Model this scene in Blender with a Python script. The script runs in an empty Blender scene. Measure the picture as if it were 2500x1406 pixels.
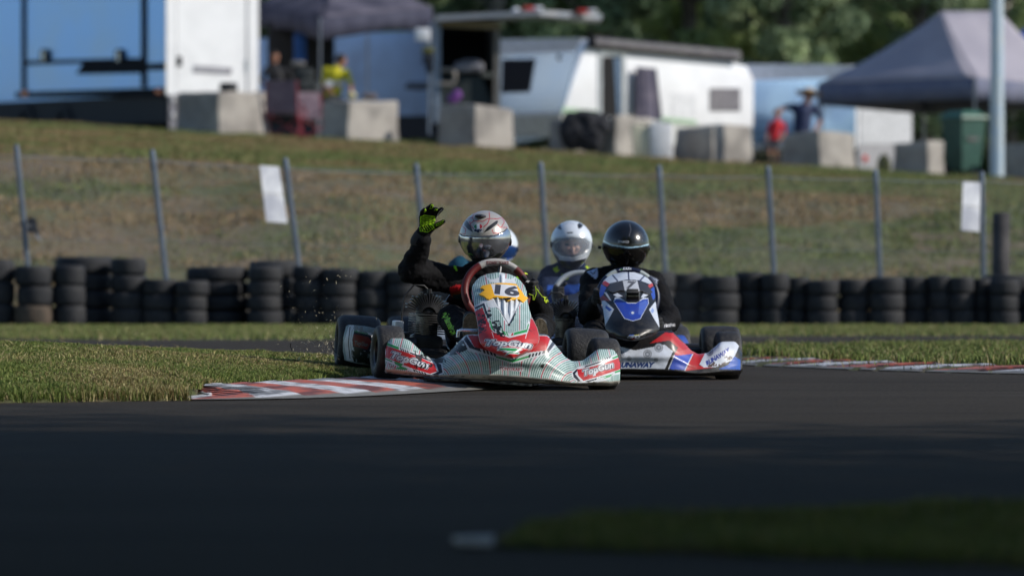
import bpy, bmesh, math, random
import numpy as np
from mathutils import Vector, Matrix, noise as mnoise

# ------------------------------------------------------------------ camera, sky, sun, exposure
F = 15000.0      # focal length in photo pixels (photo 2500 wide)
HC = 0.58        # camera height
YH = 660.0       # horizon row
SC = bpy.context.scene
COL = SC.collection
cam_d = bpy.data.cameras.new('camera'); cam = bpy.data.objects.new('camera', cam_d); COL.objects.link(cam)
cam.location = (0, 0, HC); cam.rotation_euler = (math.radians(90), 0, 0)
cam_d.sensor_width = 36; cam_d.lens = 216
cam_d.shift_y = -(703 - YH) / 2500.0
cam_d.clip_start = 0.1; cam_d.clip_end = 3000
cam_d.dof.use_dof = True; cam_d.dof.focus_distance = 30.0; cam_d.dof.aperture_fstop = 3.9
SC.camera = cam

SUN_AZ = Vector((0.97, -0.20)); SUN_EL = math.radians(31)
W = bpy.data.worlds.new("World"); SC.world = W; W.use_nodes = True
nt = W.node_tree; bg = nt.nodes['Background']
sky = nt.nodes.new('ShaderNodeTexSky'); sky.sky_type = 'NISHITA'; sky.sun_disc = False
sky.air_density = 1.0; sky.dust_density = 0.2; sky.ozone_density = 2.6; sky.sun_elevation = SUN_EL; sky.sun_rotation = math.atan2(SUN_AZ.x, SUN_AZ.y)
nt.links.new(sky.outputs[0], bg.inputs[0]); bg.inputs[1].default_value = 0.112
sd = bpy.data.lights.new('sun', 'SUN'); sun = bpy.data.objects.new('sun', sd); COL.objects.link(sun)
sd.energy = 3.9; sd.angle = math.radians(0.53); sd.color = (1.0, 0.93, 0.83)
a_ = SUN_AZ.normalized()
sdir = Vector((a_.x * math.cos(SUN_EL), a_.y * math.cos(SUN_EL), math.sin(SUN_EL)))
sun.rotation_euler = sdir.to_track_quat('Z', 'Y').to_euler(); sun.location = (20, -10, 20)
SC.view_settings.view_transform = 'Standard'; SC.view_settings.look = 'None'
SC.view_settings.exposure = 0.12; SC.view_settings.gamma = 1.0
SC.render.engine = 'CYCLES'
SC.cycles.max_bounces = 6; SC.cycles.transparent_max_bounces = 12
SC.cycles.use_adaptive_sampling = True; SC.cycles.adaptive_threshold = 0.02
SC.cycles.use_denoising = True
SC.cycles.volume_step_rate = 4; SC.cycles.volume_max_steps = 64

RNG = np.random.default_rng(7); random.seed(7)

# ------------------------------------------------------------------ pixel <-> place
def at(px, py, Y): return Vector(((px - 1250) * Y / F, Y, HC - (py - YH) * Y / F))
def lin(c):
    if isinstance(c, str):
        c = [int(c[i:i + 2], 16) / 255 for i in (0, 2, 4)]
    return tuple(((v / 12.92) if v <= .04045 else ((v + .055) / 1.055) ** 2.4) for v in c)

# ------------------------------------------------------------------ materials
MATS = {}
def mat(name, col, rough=0.6, metal=0.0, col2=None, scale=8.0, bump=0.0, bscale=60.0, coat=0.0, detail=4, lo=.4, hi=.6, spec=0.5, trans=0.0, vec='Object', emit=None):
    if name in MATS: return MATS[name]
    m = bpy.data.materials.new(name); m.use_nodes = True; n = m.node_tree; L = n.links
    b = n.nodes['Principled BSDF']
    c = lin(col) if isinstance(col, str) else col
    b.inputs['Base Color'].default_value = (*c, 1); b.inputs['Roughness'].default_value = rough
    b.inputs['Metallic'].default_value = metal; b.inputs['Coat Weight'].default_value = coat
    b.inputs['Coat Roughness'].default_value = 0.08
    b.inputs['Specular IOR Level'].default_value = spec
    b.inputs['Transmission Weight'].default_value = trans
    tc = n.nodes.new('ShaderNodeTexCoord')
    c2 = col2 if col2 is not None else tuple(v * .82 for v in c)
    if isinstance(c2, str): c2 = lin(c2)
    nz = n.nodes.new('ShaderNodeTexNoise'); nz.inputs['Scale'].default_value = scale; nz.inputs['Detail'].default_value = detail
    L.new(tc.outputs[vec], nz.inputs['Vector'])
    mr = n.nodes.new('ShaderNodeMapRange'); mr.inputs[1].default_value = lo; mr.inputs[2].default_value = hi
    L.new(nz.outputs['Fac'], mr.inputs[0])
    mx = n.nodes.new('ShaderNodeMix'); mx.data_type = 'RGBA'
    mx.inputs[6].default_value = (*c, 1); mx.inputs[7].default_value = (*c2, 1)
    L.new(mr.outputs[0], mx.inputs[0]); L.new(mx.outputs[2], b.inputs['Base Color'])
    if bump:
        n2 = n.nodes.new('ShaderNodeTexNoise'); n2.inputs['Scale'].default_value = bscale; n2.inputs['Detail'].default_value = 6
        L.new(tc.outputs[vec], n2.inputs['Vector'])
        bp = n.nodes.new('ShaderNodeBump'); bp.inputs['Strength'].default_value = bump; bp.inputs['Distance'].default_value = 0.02
        L.new(n2.outputs['Fac'], bp.inputs['Height']); L.new(bp.outputs[0], b.inputs['Normal'])
    MATS[name] = m; return m

def vmat(name, rough=0.4, coat=0.0, metal=0.0, bump=0.0, bscale=80.0, dirt=0.0, spec=0.5, trans=0.0):
    """surface whose colour comes from the painted colour attribute 'Col'"""
    if name in MATS: return MATS[name]
    m = bpy.data.materials.new(name); m.use_nodes = True; n = m.node_tree; L = n.links
    b = n.nodes['Principled BSDF']; b.inputs['Roughness'].default_value = rough; b.inputs['Metallic'].default_value = metal
    b.inputs['Coat Weight'].default_value = coat; b.inputs['Coat Roughness'].default_value = 0.28 if name.startswith('helmet') else 0.16
    b.inputs['Specular IOR Level'].default_value = spec
    at_ = n.nodes.new('ShaderNodeAttribute'); at_.attribute_name = 'Col'
    out = at_.outputs['Color']; tc = n.nodes.new('ShaderNodeTexCoord')
    if dirt:
        nz = n.nodes.new('ShaderNodeTexNoise'); nz.inputs['Scale'].default_value = 14; nz.inputs['Detail'].default_value = 8; nz.inputs['Roughness'].default_value = .7
        L.new(tc.outputs['Object'], nz.inputs['Vector'])
        mr = n.nodes.new('ShaderNodeMapRange'); mr.inputs[1].default_value = .42; mr.inputs[2].default_value = .75; mr.inputs[4].default_value = dirt
        L.new(nz.outputs['Fac'], mr.inputs[0])
        mx = n.nodes.new('ShaderNodeMix'); mx.data_type = 'RGBA'; mx.inputs[7].default_value = (.12, .105, .09, 1)
        L.new(mr.outputs[0], mx.inputs[0]); L.new(out, mx.inputs[6]); out = mx.outputs[2]
    L.new(out, b.inputs['Base Color'])
    if bump:
        n2 = n.nodes.new('ShaderNodeTexNoise'); n2.inputs['Scale'].default_value = bscale; n2.inputs['Detail'].default_value = 6
        L.new(tc.outputs['Object'], n2.inputs['Vector'])
        bp = n.nodes.new('ShaderNodeBump'); bp.inputs['Strength'].default_value = bump; bp.inputs['Distance'].default_value = 0.01
        L.new(n2.outputs['Fac'], bp.inputs['Height']); L.new(bp.outputs[0], b.inputs['Normal'])
    MATS[name] = m; return m

# ------------------------------------------------------------------ objects
def thing(name, label, cat, loc=(0, 0, 0), group=None, rot=None):
    o = bpy.data.objects.new(name, None); COL.objects.link(o); o.location = loc
    if rot: o.rotation_euler = rot
    o.empty_display_size = .1
    o['label'] = label; o['category'] = cat
    if group: o['group'] = group
    return o
def tag(o, label=None, cat=None, group=None, kind=None):
    if label: o['label'] = label
    if cat: o['category'] = cat
    if group: o['group'] = group
    if kind: o['kind'] = kind
    return o
def copy_tree(o, parent=None):
    c = o.copy(); COL.objects.link(c); c.parent = parent
    for ch in o.children: copy_tree(ch, c)
    return c

class MB:
    def __init__(s): s.v = []; s.f = []; s.m = []; s.c = []
    def add(s, vs, fs, mi=0, M=None):
        b = len(s.v)
        s.v += [tuple(M @ Vector(v)) if M is not None else tuple(v) for v in vs]
        s.f += [tuple(b + i for i in f) for f in fs]; s.m += [mi] * len(fs); return s
    def box(s, c, d, mi=0, M=None, bev=0.0):
        x, y, z = c; a, b, e = d[0] / 2, d[1] / 2, d[2] / 2
        if bev <= 0:
            vs = [(x + i * a, y + j * b, z + k * e) for k in (-1, 1) for j in (-1, 1) for i in (-1, 1)]
            return s.add(vs, [(0, 2, 3, 1), (4, 5, 7, 6), (0, 1, 5, 4), (2, 6, 7, 3), (0, 4, 6, 2), (1, 3, 7, 5)], mi, M)
        bm = bmesh.new(); bmesh.ops.create_cube(bm, size=1)
        for v in bm.verts: v.co = Vector((x + v.co.x * d[0], y + v.co.y * d[1], z + v.co.z * d[2]))
        bmesh.ops.bevel(bm, geom=bm.edges[:], offset=bev, segments=2, affect='EDGES', profile=.5)
        return s.bm(bm, mi, M)
    def bm(s, bm, mi=0, M=None):
        bm.verts.ensure_lookup_table(); bm.verts.index_update()
        s.add([v.co for v in bm.verts], [[v.index for v in f.verts] for f in bm.faces], mi, M); bm.free(); return s
    def tube(s, pts, r, n=10, mi=0, M=None, caps=True, closed=False):
        pts = [Vector(p) for p in pts]; N = len(pts)
        rr = r if isinstance(r, (list, tuple)) else [r] * N
        vs = []; fs = []; up = None
        for i, p in enumerate(pts):
            if closed: t = pts[(i + 1) % N] - pts[i - 1]
            else: t = pts[min(i + 1, N - 1)] - pts[max(i - 1, 0)]
            t.normalize()
            if up is None:
                up = t.orthogonal().normalized()
            up = (up - t * up.dot(t)); up = up.normalized() if up.length > 1e-6 else t.orthogonal().normalized()
            sd_ = t.cross(up)
            for k in range(n):
                a = 2 * math.pi * k / n
                vs.append(p + (up * math.cos(a) + sd_ * math.sin(a)) * rr[i])
        for i in range(N if closed else N - 1):
            j = (i + 1) % N
            for k in range(n): fs.append((i * n + k, i * n + (k + 1) % n, j * n + (k + 1) % n, j * n + k))
        if caps and not closed: fs.append(tuple(range(n - 1, -1, -1))); fs.append(tuple((N - 1) * n + k for k in range(n)))
        return s.add(vs, fs, mi, M)
    def cap(s, p0, r0, p1, r1, n=14, sc=None, M=None):
        """tapered capsule"""
        p0 = Vector(p0); p1 = Vector(p1); t = (p1 - p0)
        L = t.length; t = t / L if L > 1e-6 else Vector((0, 0, 1))
        up = t.orthogonal().normalized(); sd_ = t.cross(up); vs = []; fs = []; rings = []
        for k in range(5): a = -math.pi / 2 + (k + .15) * math.pi / 2 / 4.6; rings.append((p0 + t * math.sin(a) * r0, math.cos(a) * r0))
        for k in range(5): a = (k + .4) * math.pi / 2 / 4.6; rings.append((p1 + t * math.sin(a) * r1, math.cos(a) * r1))
        for c, r in rings:
            for k in range(n):
                a = 2 * math.pi * k / n; vs.append(c + (up * math.cos(a) + sd_ * math.sin(a)) * r)
        for i in range(9):
            for k in range(n): fs.append((i * n + k, i * n + (k + 1) % n, (i + 1) * n + (k + 1) % n, (i + 1) * n + k))
        fs.append(tuple(range(n - 1, -1, -1))); fs.append(tuple(9 * n + k for k in range(n)))
        return s.add(vs, fs, 0, M)
    def ell(s, c, r, n=16, m=10, mi=0, M=None):
        vs = []; fs = []
        for i in range(m + 1):
            t = math.pi * i / m
            for k in range(n):
                a = 2 * math.pi * k / n
                vs.append((c[0] + r[0] * math.sin(t) * math.cos(a), c[1] + r[1] * math.sin(t) * math.sin(a), c[2] + r[2] * math.cos(t)))
        for i in range(m):
            for k in range(n): fs.append((i * n + k, (i + 1) * n + k, (i + 1) * n + (k + 1) % n, i * n + (k + 1) % n))
        return s.add(vs, fs, mi, M)
    def lathe(s, prof, axis='X', n=32, mi=0, M=None, closed=False, c=(0, 0, 0)):
        """prof: list of (along, radius)"""
        vs = []; fs = []; P = len(prof)
        for k in range(n):
            a = 2 * math.pi * k / n
            for (t, r) in prof:
                u, v = r * math.cos(a), r * math.sin(a)
                q = {'X': (t, u, v), 'Y': (v, t, u), 'Z': (u, v, t)}[axis]
                vs.append((q[0] + c[0], q[1] + c[1], q[2] + c[2]))
        for k in range(n):
            j = (k + 1) % n
            for i in range(P if closed else P - 1):
                i2 = (i + 1) % P; fs.append((k * P + i, j * P + i, j * P + i2, k * P + i2))
        return s.add(vs, fs, mi, M)
    def prism(s, poly, vec, mi=0, M=None):
        vec = Vector(vec); n = len(poly); vs = [Vector(p) for p in poly] + [Vector(p) + vec for p in poly]
        fs = [tuple(range(n)), tuple(range(2 * n - 1, n - 1, -1))] + [(i, n + i, n + (i + 1) % n, (i + 1) % n) for i in range(n)]
        return s.add(vs, fs, mi, M)
    def build(s, name, mats, parent=None, smooth=35, shift=None, cols=None, recalc=True):
        me = bpy.data.meshes.new(name)
        vs = s.v
        if parent is not None and shift == 'world':
            o_ = parent
            off = Vector((0, 0, 0))
            while o_ is not None: off += o_.location; o_ = o_.parent
            vs = [(v[0] - off.x, v[1] - off.y, v[2] - off.z) for v in vs]
        me.from_pydata(vs, [], s.f)
        if not isinstance(mats, (list, tuple)): mats = [mats]
        for m in mats: me.materials.append(m)
        if len(mats) > 1: me.polygons.foreach_set('material_index', s.m)
        if cols is not None:
            ca = me.color_attributes.new('Col', 'FLOAT_COLOR', 'POINT')
            a = np.ones((len(vs), 4), np.float32); a[:, :3] = cols; ca.data.foreach_set('color', a.ravel())
        if recalc:
            b = bmesh.new(); b.from_mesh(me); bmesh.ops.recalc_face_normals(b, faces=b.faces[:]); b.to_mesh(me); b.free()
        if smooth:
            me.shade_smooth()
            try: me.set_sharp_from_angle(angle=math.radians(smooth))
            except Exception: pass
        me.update()
        o = bpy.data.objects.new(name, me); COL.objects.link(o)
        if parent is not None: o.parent = parent
        return o

def np_mesh(name, V, Fc, mats, cols=None, parent=None, smooth=False, midx=None):
    """fast mesh: V (n,3), Fc (m,k) all same k"""
    me = bpy.data.meshes.new(name); k = Fc.shape[1]
    me.vertices.add(len(V)); me.vertices.foreach_set('co', np.ascontiguousarray(V, np.float32).ravel())
    me.loops.add(Fc.size); me.loops.foreach_set('vertex_index', np.ascontiguousarray(Fc, np.int32).ravel())
    me.polygons.add(len(Fc)); me.polygons.foreach_set('loop_start', np.arange(0, Fc.size, k, dtype=np.int32))
    if not isinstance(mats, (list, tuple)): mats = [mats]
    for m in mats: me.materials.append(m)
    if midx is not None: me.polygons.foreach_set('material_index', np.asarray(midx, np.int32))
    me.update(calc_edges=True)
    if cols is not None:
        ca = me.color_attributes.new('Col', 'FLOAT_COLOR', 'POINT')
        a = np.ones((len(V), 4), np.float32); a[:, :3] = cols; ca.data.foreach_set('color', a.ravel())
    if smooth: me.shade_smooth()
    o = bpy.data.objects.new(name, me); COL.objects.link(o)
    if parent is not None: o.parent = parent
    return o
def grid_faces(nu, nv):
    i = np.arange(nu - 1)[:, None] * nv + np.arange(nv - 1)[None, :]
    return np.stack([i, i + nv, i + nv + 1, i + 1], -1).reshape(-1, 4)

def remeshed(name, mb, voxel, m, parent, smooth=4, cols_fn=None, wr=0.0, wscale=14.0):
    """fuse the pieces of mb into ONE continuous skin"""
    o = mb.build(name + '_raw', m, None, smooth=0)
    md = o.modifiers.new('r', 'REMESH'); md.mode = 'VOXEL'; md.voxel_size = voxel; md.use_smooth_shade = True
    if smooth:
        ms = o.modifiers.new('s', 'SMOOTH'); ms.factor = .5; ms.iterations = smooth
    dg = bpy.context.evaluated_depsgraph_get(); dg.update()
    me = bpy.data.meshes.new_from_object(o.evaluated_get(dg)); me.name = name
    bpy.data.objects.remove(o)
    n = len(me.vertices); V = np.zeros(n * 3, np.float32); me.vertices.foreach_get('co', V); V = V.reshape(-1, 3)
    if wr:
        Nn = np.zeros(n * 3, np.float32); me.vertex_normals.foreach_get('vector', Nn); Nn = Nn.reshape(-1, 3)
        d = np.array([mnoise.noise(Vector((float(v[0]) * wscale, float(v[1]) * wscale * .7, float(v[2]) * wscale * 1.6))) for v in V])
        d2 = np.array([mnoise.noise(Vector((float(v[0]) * wscale * 2.4 + 9, float(v[1]) * wscale * 2, float(v[2]) * wscale * 3.4))) for v in V])
        V = V + Nn * (wr * (d * 1.0 - np.abs(d2) * .6))[:, None]
        me.vertices.foreach_set('co', V.ravel().astype(np.float32))
    if cols_fn is not None:
        c = cols_fn(V); ca = me.color_attributes.new('Col', 'FLOAT_COLOR', 'POINT')
        a = np.ones((n, 4), np.float32); a[:, :3] = c; ca.data.foreach_set('color', a.ravel())
    me.materials.clear(); me.materials.append(m)
    me.shade_smooth(); me.update()
    ob = bpy.data.objects.new(name, me); COL.objects.link(ob)
    if parent is not None: ob.parent = parent
    return ob

# ------------------------------------------------------------------ vectorised value noise
def vnoise(x, y, seed=0):
    xi = np.floor(x).astype(np.int64); yi = np.floor(y).astype(np.int64); fx = x - xi; fy = y - yi
    fx = fx * fx * (3 - 2 * fx); fy = fy * fy * (3 - 2 * fy)
    def h(a, b):
        n = (a * 374761393 + b * 668265263 + seed * 982451653) & 0xffffffff
        n = ((n ^ (n >> 13)) * 1274126177) & 0xffffffff
        return ((n ^ (n >> 16)) & 0xffff) / 65535.0
    return (h(xi, yi) * (1 - fx) + h(xi + 1, yi) * fx) * (1 - fy) + (h(xi, yi + 1) * (1 - fx) + h(xi + 1, yi + 1) * fx) * fy
def fbm(x, y, o=4, seed=0):
    s = 0; a = .5; t = 0
    for k in range(o): s = s + a * vnoise(x * 2 ** k, y * 2 ** k, seed + k); t += a; a *= .5
    return s / t

# ------------------------------------------------------------------ painter: colours a dense surface from flat 2-D artwork
def in_poly(X, Y, poly):
    poly = np.asarray(poly, float); x0, y0 = poly.min(0); x1, y1 = poly.max(0)
    r = np.zeros(X.shape, bool); idx = np.nonzero((X >= x0) & (X <= x1) & (Y >= y0) & (Y <= y1))[0]
    if not len(idx): return r
    x = X[idx]; y = Y[idx]; c = np.zeros(len(idx), bool); n = len(poly)
    for i in range(n):
        xa, ya = poly[i]; xb, yb = poly[(i + 1) % n]
        if ya == yb: continue
        t = ((ya > y) != (yb > y)) & (x < (xb - xa) * (y - ya) / (yb - ya) + xa); c ^= t
    r[idx] = c; return r
_TT = {}
def text_tris(s, shear=0.0, offset=0.0):
    k = (s, shear, offset)
    if k in _TT: return _TT[k]
    cu = bpy.data.curves.new('t', 'FONT'); cu.body = s; cu.shear = shear; cu.offset = offset; cu.fill_mode = 'FRONT'; cu.resolution_u = 3
    ob = bpy.data.objects.new('t', cu); COL.objects.link(ob)
    dg = bpy.context.evaluated_depsgraph_get(); me = bpy.data.meshes.new_from_object(ob.evaluated_get(dg))
    me.calc_loop_triangles(); V = np.array([v.co[:2] for v in me.vertices]).reshape(-1, 2)
    T = np.array([t.vertices[:] for t in me.loop_triangles], int).reshape(-1, 3)
    bpy.data.objects.remove(ob); bpy.data.curves.remove(cu); bpy.data.meshes.remove(me)
    _TT[k] = (V, T); return _TT[k]
class Paint:
    def __init__(s, X, Y, base, frm=(0, 0, 1)):
        s.X = np.asarray(X, float); s.Y = np.asarray(Y, float); s.C = np.zeros((len(s.X), 3)); s.C[:] = lin(base) if isinstance(base, str) else base; s.frm(frm)
        s.mask = np.ones(len(s.X), bool)
    def frm(s, f): s.x = (s.X - f[0]) * f[2]; s.y = (s.Y - f[1]) * f[2]; return s
    def put(s, sel, col):
        c = lin(col) if isinstance(col, str) else col
        s.C[sel & s.mask] = c; return s
    def poly(s, pts, col): return s.put(in_poly(s.x, s.y, pts), col)
    def line(s, pts, w, col):
        for (xa, ya), (xb, yb) in zip(pts[:-1], pts[1:]):
            dx, dy = xb - xa, yb - ya; L = dx * dx + dy * dy + 1e-9
            t = np.clip(((s.x - xa) * dx + (s.y - ya) * dy) / L, 0, 1)
            s.put((s.x - xa - t * dx) ** 2 + (s.y - ya - t * dy) ** 2 < (w / 2) ** 2, col)
        return s
    def ell(s, cx, cy, rx, ry, col, inner=0):
        d = ((s.x - cx) / rx) ** 2 + ((s.y - cy) / ry) ** 2; return s.put((d < 1) & (d >= inner), col)
    def scuff(s, poly, col, amt=.5, sc=.08, sy=1.0, seed=3):
        n = fbm(s.x * sc, s.y * sc * sy, 4, seed); return s.put(in_poly(s.x, s.y, poly) & (n > 1 - amt), col)
    def text(s, txt, p0, p1, h, layers, shear=0.0):
        """baseline p0->p1 in art units (y down), h cap height; layers [(offset,col)...]"""
        V0, _ = text_tris(txt, shear, 0.0); mn = V0.min(0); mx = V0.max(0)
        e = np.array([p1[0] - p0[0], p1[1] - p0[1]], float); L = np.hypot(*e); e /= L
        up = np.array([e[1], -e[0]])
        ax = (s.x - p0[0]) * e[0] + (s.y - p0[1]) * e[1]; ay = (s.x - p0[0]) * up[0] + (s.y - p0[1]) * up[1]
        tx = ax / L * (mx[0] - mn[0]) + mn[0]; ty = ay / h * 0.72
        for off, col in layers:
            V, T = text_tris(txt, shear, off)
            a0 = V.min(0); a1 = V.max(0)
            idx = np.nonzero((tx >= a0[0]) & (tx <= a1[0]) & (ty >= a0[1]) & (ty <= a1[1]) & s.mask)[0]
            if not len(idx): continue
            x = tx[idx]; y = ty[idx]; hit = np.zeros(len(idx), bool)
            for t in T:
                A, B, C_ = V[t[0]], V[t[1]], V[t[2]]
                bx0 = min(A[0], B[0], C_[0]); bx1 = max(A[0], B[0], C_[0])
                q = np.nonzero((x >= bx0) & (x <= bx1))[0]
                if not len(q): continue
                xx = x[q]; yy = y[q]
                d1 = (B[0] - A[0]) * (yy - A[1]) - (B[1] - A[1]) * (xx - A[0])
                d2 = (C_[0] - B[0]) * (yy - B[1]) - (C_[1] - B[1]) * (xx - B[0])
                d3 = (A[0] - C_[0]) * (yy - C_[1]) - (A[1] - C_[1]) * (xx - C_[0])
                ok = ((d1 >= 0) & (d2 >= 0) & (d3 >= 0)) | ((d1 <= 0) & (d2 <= 0) & (d3 <= 0))
                hit[q[ok]] = True
            s.C[idx[hit]] = lin(col) if isinstance(col, str) else col
        return s
# ================================================================== GROUND
def seg_dist(X, Y, P):
    """signed-ish distance to a polyline, and position along it"""
    best = np.full(X.shape, 1e9); along = np.zeros(X.shape); acc = 0; side = np.zeros(X.shape)
    for (xa, ya), (xb, yb) in zip(P[:-1], P[1:]):
        dx, dy = xb - xa, yb - ya; L = math.hypot(dx, dy)
        t = np.clip(((X - xa) * dx + (Y - ya) * dy) / (L * L), 0, 1)
        d = np.hypot(X - xa - t * dx, Y - ya - t * dy); u = d < best - 1e-9
        cr = dx * (Y - ya) - dy * (X - xa)
        best = np.where(u, d, best); along = np.where(u, acc + t * L, along); side = np.where(u, np.sign(cr), side); acc += L
    return best * side, along
def smooth_poly(P, it=3):
    for _ in range(it):
        Q = [P[0]]
        for a, b in zip(P[:-1], P[1:]):
            Q.append((a[0] * .75 + b[0] * .25, a[1] * .75 + b[1] * .25)); Q.append((a[0] * .25 + b[0] * .75, a[1] * .25 + b[1] * .75))
        Q.append(P[-1]); P = Q
    return P
EDGE = smooth_poly([(-9, 24.9), (-4.5, 26.1), (-2.24, 26.85), (-1.6, 27.3), (-.985, 27.55), (-.632, 28.2), (-.225, 29.45), (-.02, 30.0), (.17, 30.8), (.14, 31.9), (-.35, 33.1), (-1.5, 34.6), (-4.5, 36.4), (-10, 38.2)], 3)
def mound_d(X, Y):
    d, al = seg_dist(np.asarray(X, float), np.asarray(Y, float), EDGE); return d, al
_e, _al = mound_d(np.array([-1.42]), np.array([27.37]))
_e2, _al2 = mound_d(np.array([.17]), np.array([31.0]))
KS0, KS1 = float(_al[0]), float(_al2[0]) + .4
def mound_z(X, Y):
    d, al = mound_d(X, Y)
    tp = np.clip(np.minimum((al - KS0) / .9 + .05, (KS1 + .6 - al) / .6), 0, 1); kz = np.where((al > KS0) & (al < KS1 + .6), tp, 0)
    dd = np.clip(d - .78 * kz, 0, None)
    z = .010 + .036 * kz + .035 * (1 - np.exp(-dd / .18)) + .21 * (1 - np.exp(-dd / 2.1))
    fall = np.clip((np.asarray(Y) - 32.3) / 3.6, 0, 1); fall = fall * fall * (3 - 2 * fall)
    z = z * (1 - fall * .92)
    return np.where(d > 0, z, 0.0)

asphalt = bpy.data.materials.new('asphalt'); asphalt.use_nodes = True
def _asph():
    n = asphalt.node_tree; L = n.links; b = n.nodes['Principled BSDF']; tc = n.nodes.new('ShaderNodeTexCoord')
    def noi(s, d=4, st=None):
        k = n.nodes.new('ShaderNodeTexNoise'); k.inputs['Scale'].default_value = s; k.inputs['Detail'].default_value = d
        if st:
            mp = n.nodes.new('ShaderNodeMapping'); mp.inputs['Scale'].default_value = st; mp.inputs['Rotation'].default_value = (0, 0, math.radians(-18))
            L.new(tc.outputs['Object'], mp.inputs[0]); L.new(mp.outputs[0], k.inputs['Vector'])
        else: L.new(tc.outputs['Object'], k.inputs['Vector'])
        return k.outputs['Fac']
    def rng(o, a, b_, c, d):
        m = n.nodes.new('ShaderNodeMapRange'); m.inputs[1].default_value = a; m.inputs[2].default_value = b_; m.inputs[3].default_value = c; m.inputs[4].default_value = d
        L.new(o, m.inputs[0]); return m.outputs[0]
    def mix(f, a, b_):
        m = n.nodes.new('ShaderNodeMix'); m.data_type = 'RGBA'; L.new(f, m.inputs[0])
        for s_, v in ((6, a), (7, b_)):
            if isinstance(v, tuple): m.inputs[s_].default_value = (*v, 1)
            else: L.new(v, m.inputs[s_])
        return m.outputs[2]
    speck = mix(rng(noi(110, 3), .36, .70, 0, 1), (.017, .0146, .0122), (.112, .096, .078))
    speck = mix(rng(noi(70, 3, (1, .13, 1)), .35, .70, 0, .55), speck, (.012, .0108, .0098))
    patch = mix(rng(noi(.6, 5), .4, .7, 0, .45), speck, (.0245, .021, .0175))
    streak = mix(rng(noi(1.2, 5, (.35, 2.6, 1)), .58, .72, 0, .5), patch, (.085, .079, .072))
    rubber = mix(rng(noi(.9, 6, (.12, 1.6, 1)), .55, .68, 0, .55), streak, (.013, .012, .011)); streak = rubber
    L.new(streak, b.inputs['Base Color']); b.inputs['Roughness'].default_value = .78; b.inputs['Specular IOR Level'].default_value = .06
    bp = n.nodes.new('ShaderNodeBump'); bp.inputs['Strength'].default_value = .7; bp.inputs['Distance'].default_value = .006
    L.new(noi(130, 3), bp.inputs['Height']); L.new(bp.outputs[0], b.inputs['Normal'])
_asph()
soil = mat('soil', (.075, .062, .04), .95, col2=(.05, .06, .02), scale=3, bump=.5, bscale=25)
turf = mat('turf_soil', (.060, .070, .022), .95, col2=(.085, .072, .040), scale=5, bump=.6, bscale=40)
bank_m = mat('bank_soil', (.085, .098, .036), .95, col2=(.150, .112, .070), scale=.55, bump=1.0, bscale=6, detail=8, lo=.42, hi=.6)

g = MB(); g.add([(-1200, -400, -.12), (1200, -400, -.12), (1200, 1600, -.12), (-1200, 1600, -.12)], [(0, 1, 2, 3)])
tag(g.build('ground', soil, smooth=0), kind='structure')
g = MB(); g.add([(-45, -8, 0), (45, -8, 0), (45, 66.5, 0), (-45, 66.5, 0)], [(0, 1, 2, 3)])
tag(g.build('race_track', asphalt, smooth=0), kind='structure')

# --- grass mound inside the corner
def sheet(name, xs, ys, zf, m, keep=None, kind='structure'):
    X, Y = np.meshgrid(xs, ys, indexing='ij'); Z = zf(X, Y)
    V = np.stack([X, Y, Z], -1).reshape(-1, 3); Fc = grid_faces(len(xs), len(ys))
    if keep is not None:
        k = keep(X, Y).ravel(); Fc = Fc[k[Fc].any(1)]
    o = np_mesh(name, V, Fc, m, smooth=True); tag(o, kind=kind); return o
def mz(X, Y):
    d, _ = mound_d(X, Y); z = mound_z(X, Y) + (fbm(X * 3, Y * 3, 3, 5) - .5) * .03 * (d > .1)
    al = mound_d(X, Y)[1]; tp = np.clip(np.minimum((al - KS0) / .9 + .05, 1), 0, 1)
    under = (al > KS0) & (al < KS1) & (d < .80 * np.minimum(1, .25 + tp) - .03)
    return np.where((d > 0) & ~under, z, -.03)
sheet('grass_infield', np.arange(-9, .45, .05), np.arange(24.6, 38.4, .08), mz, turf)

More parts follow.
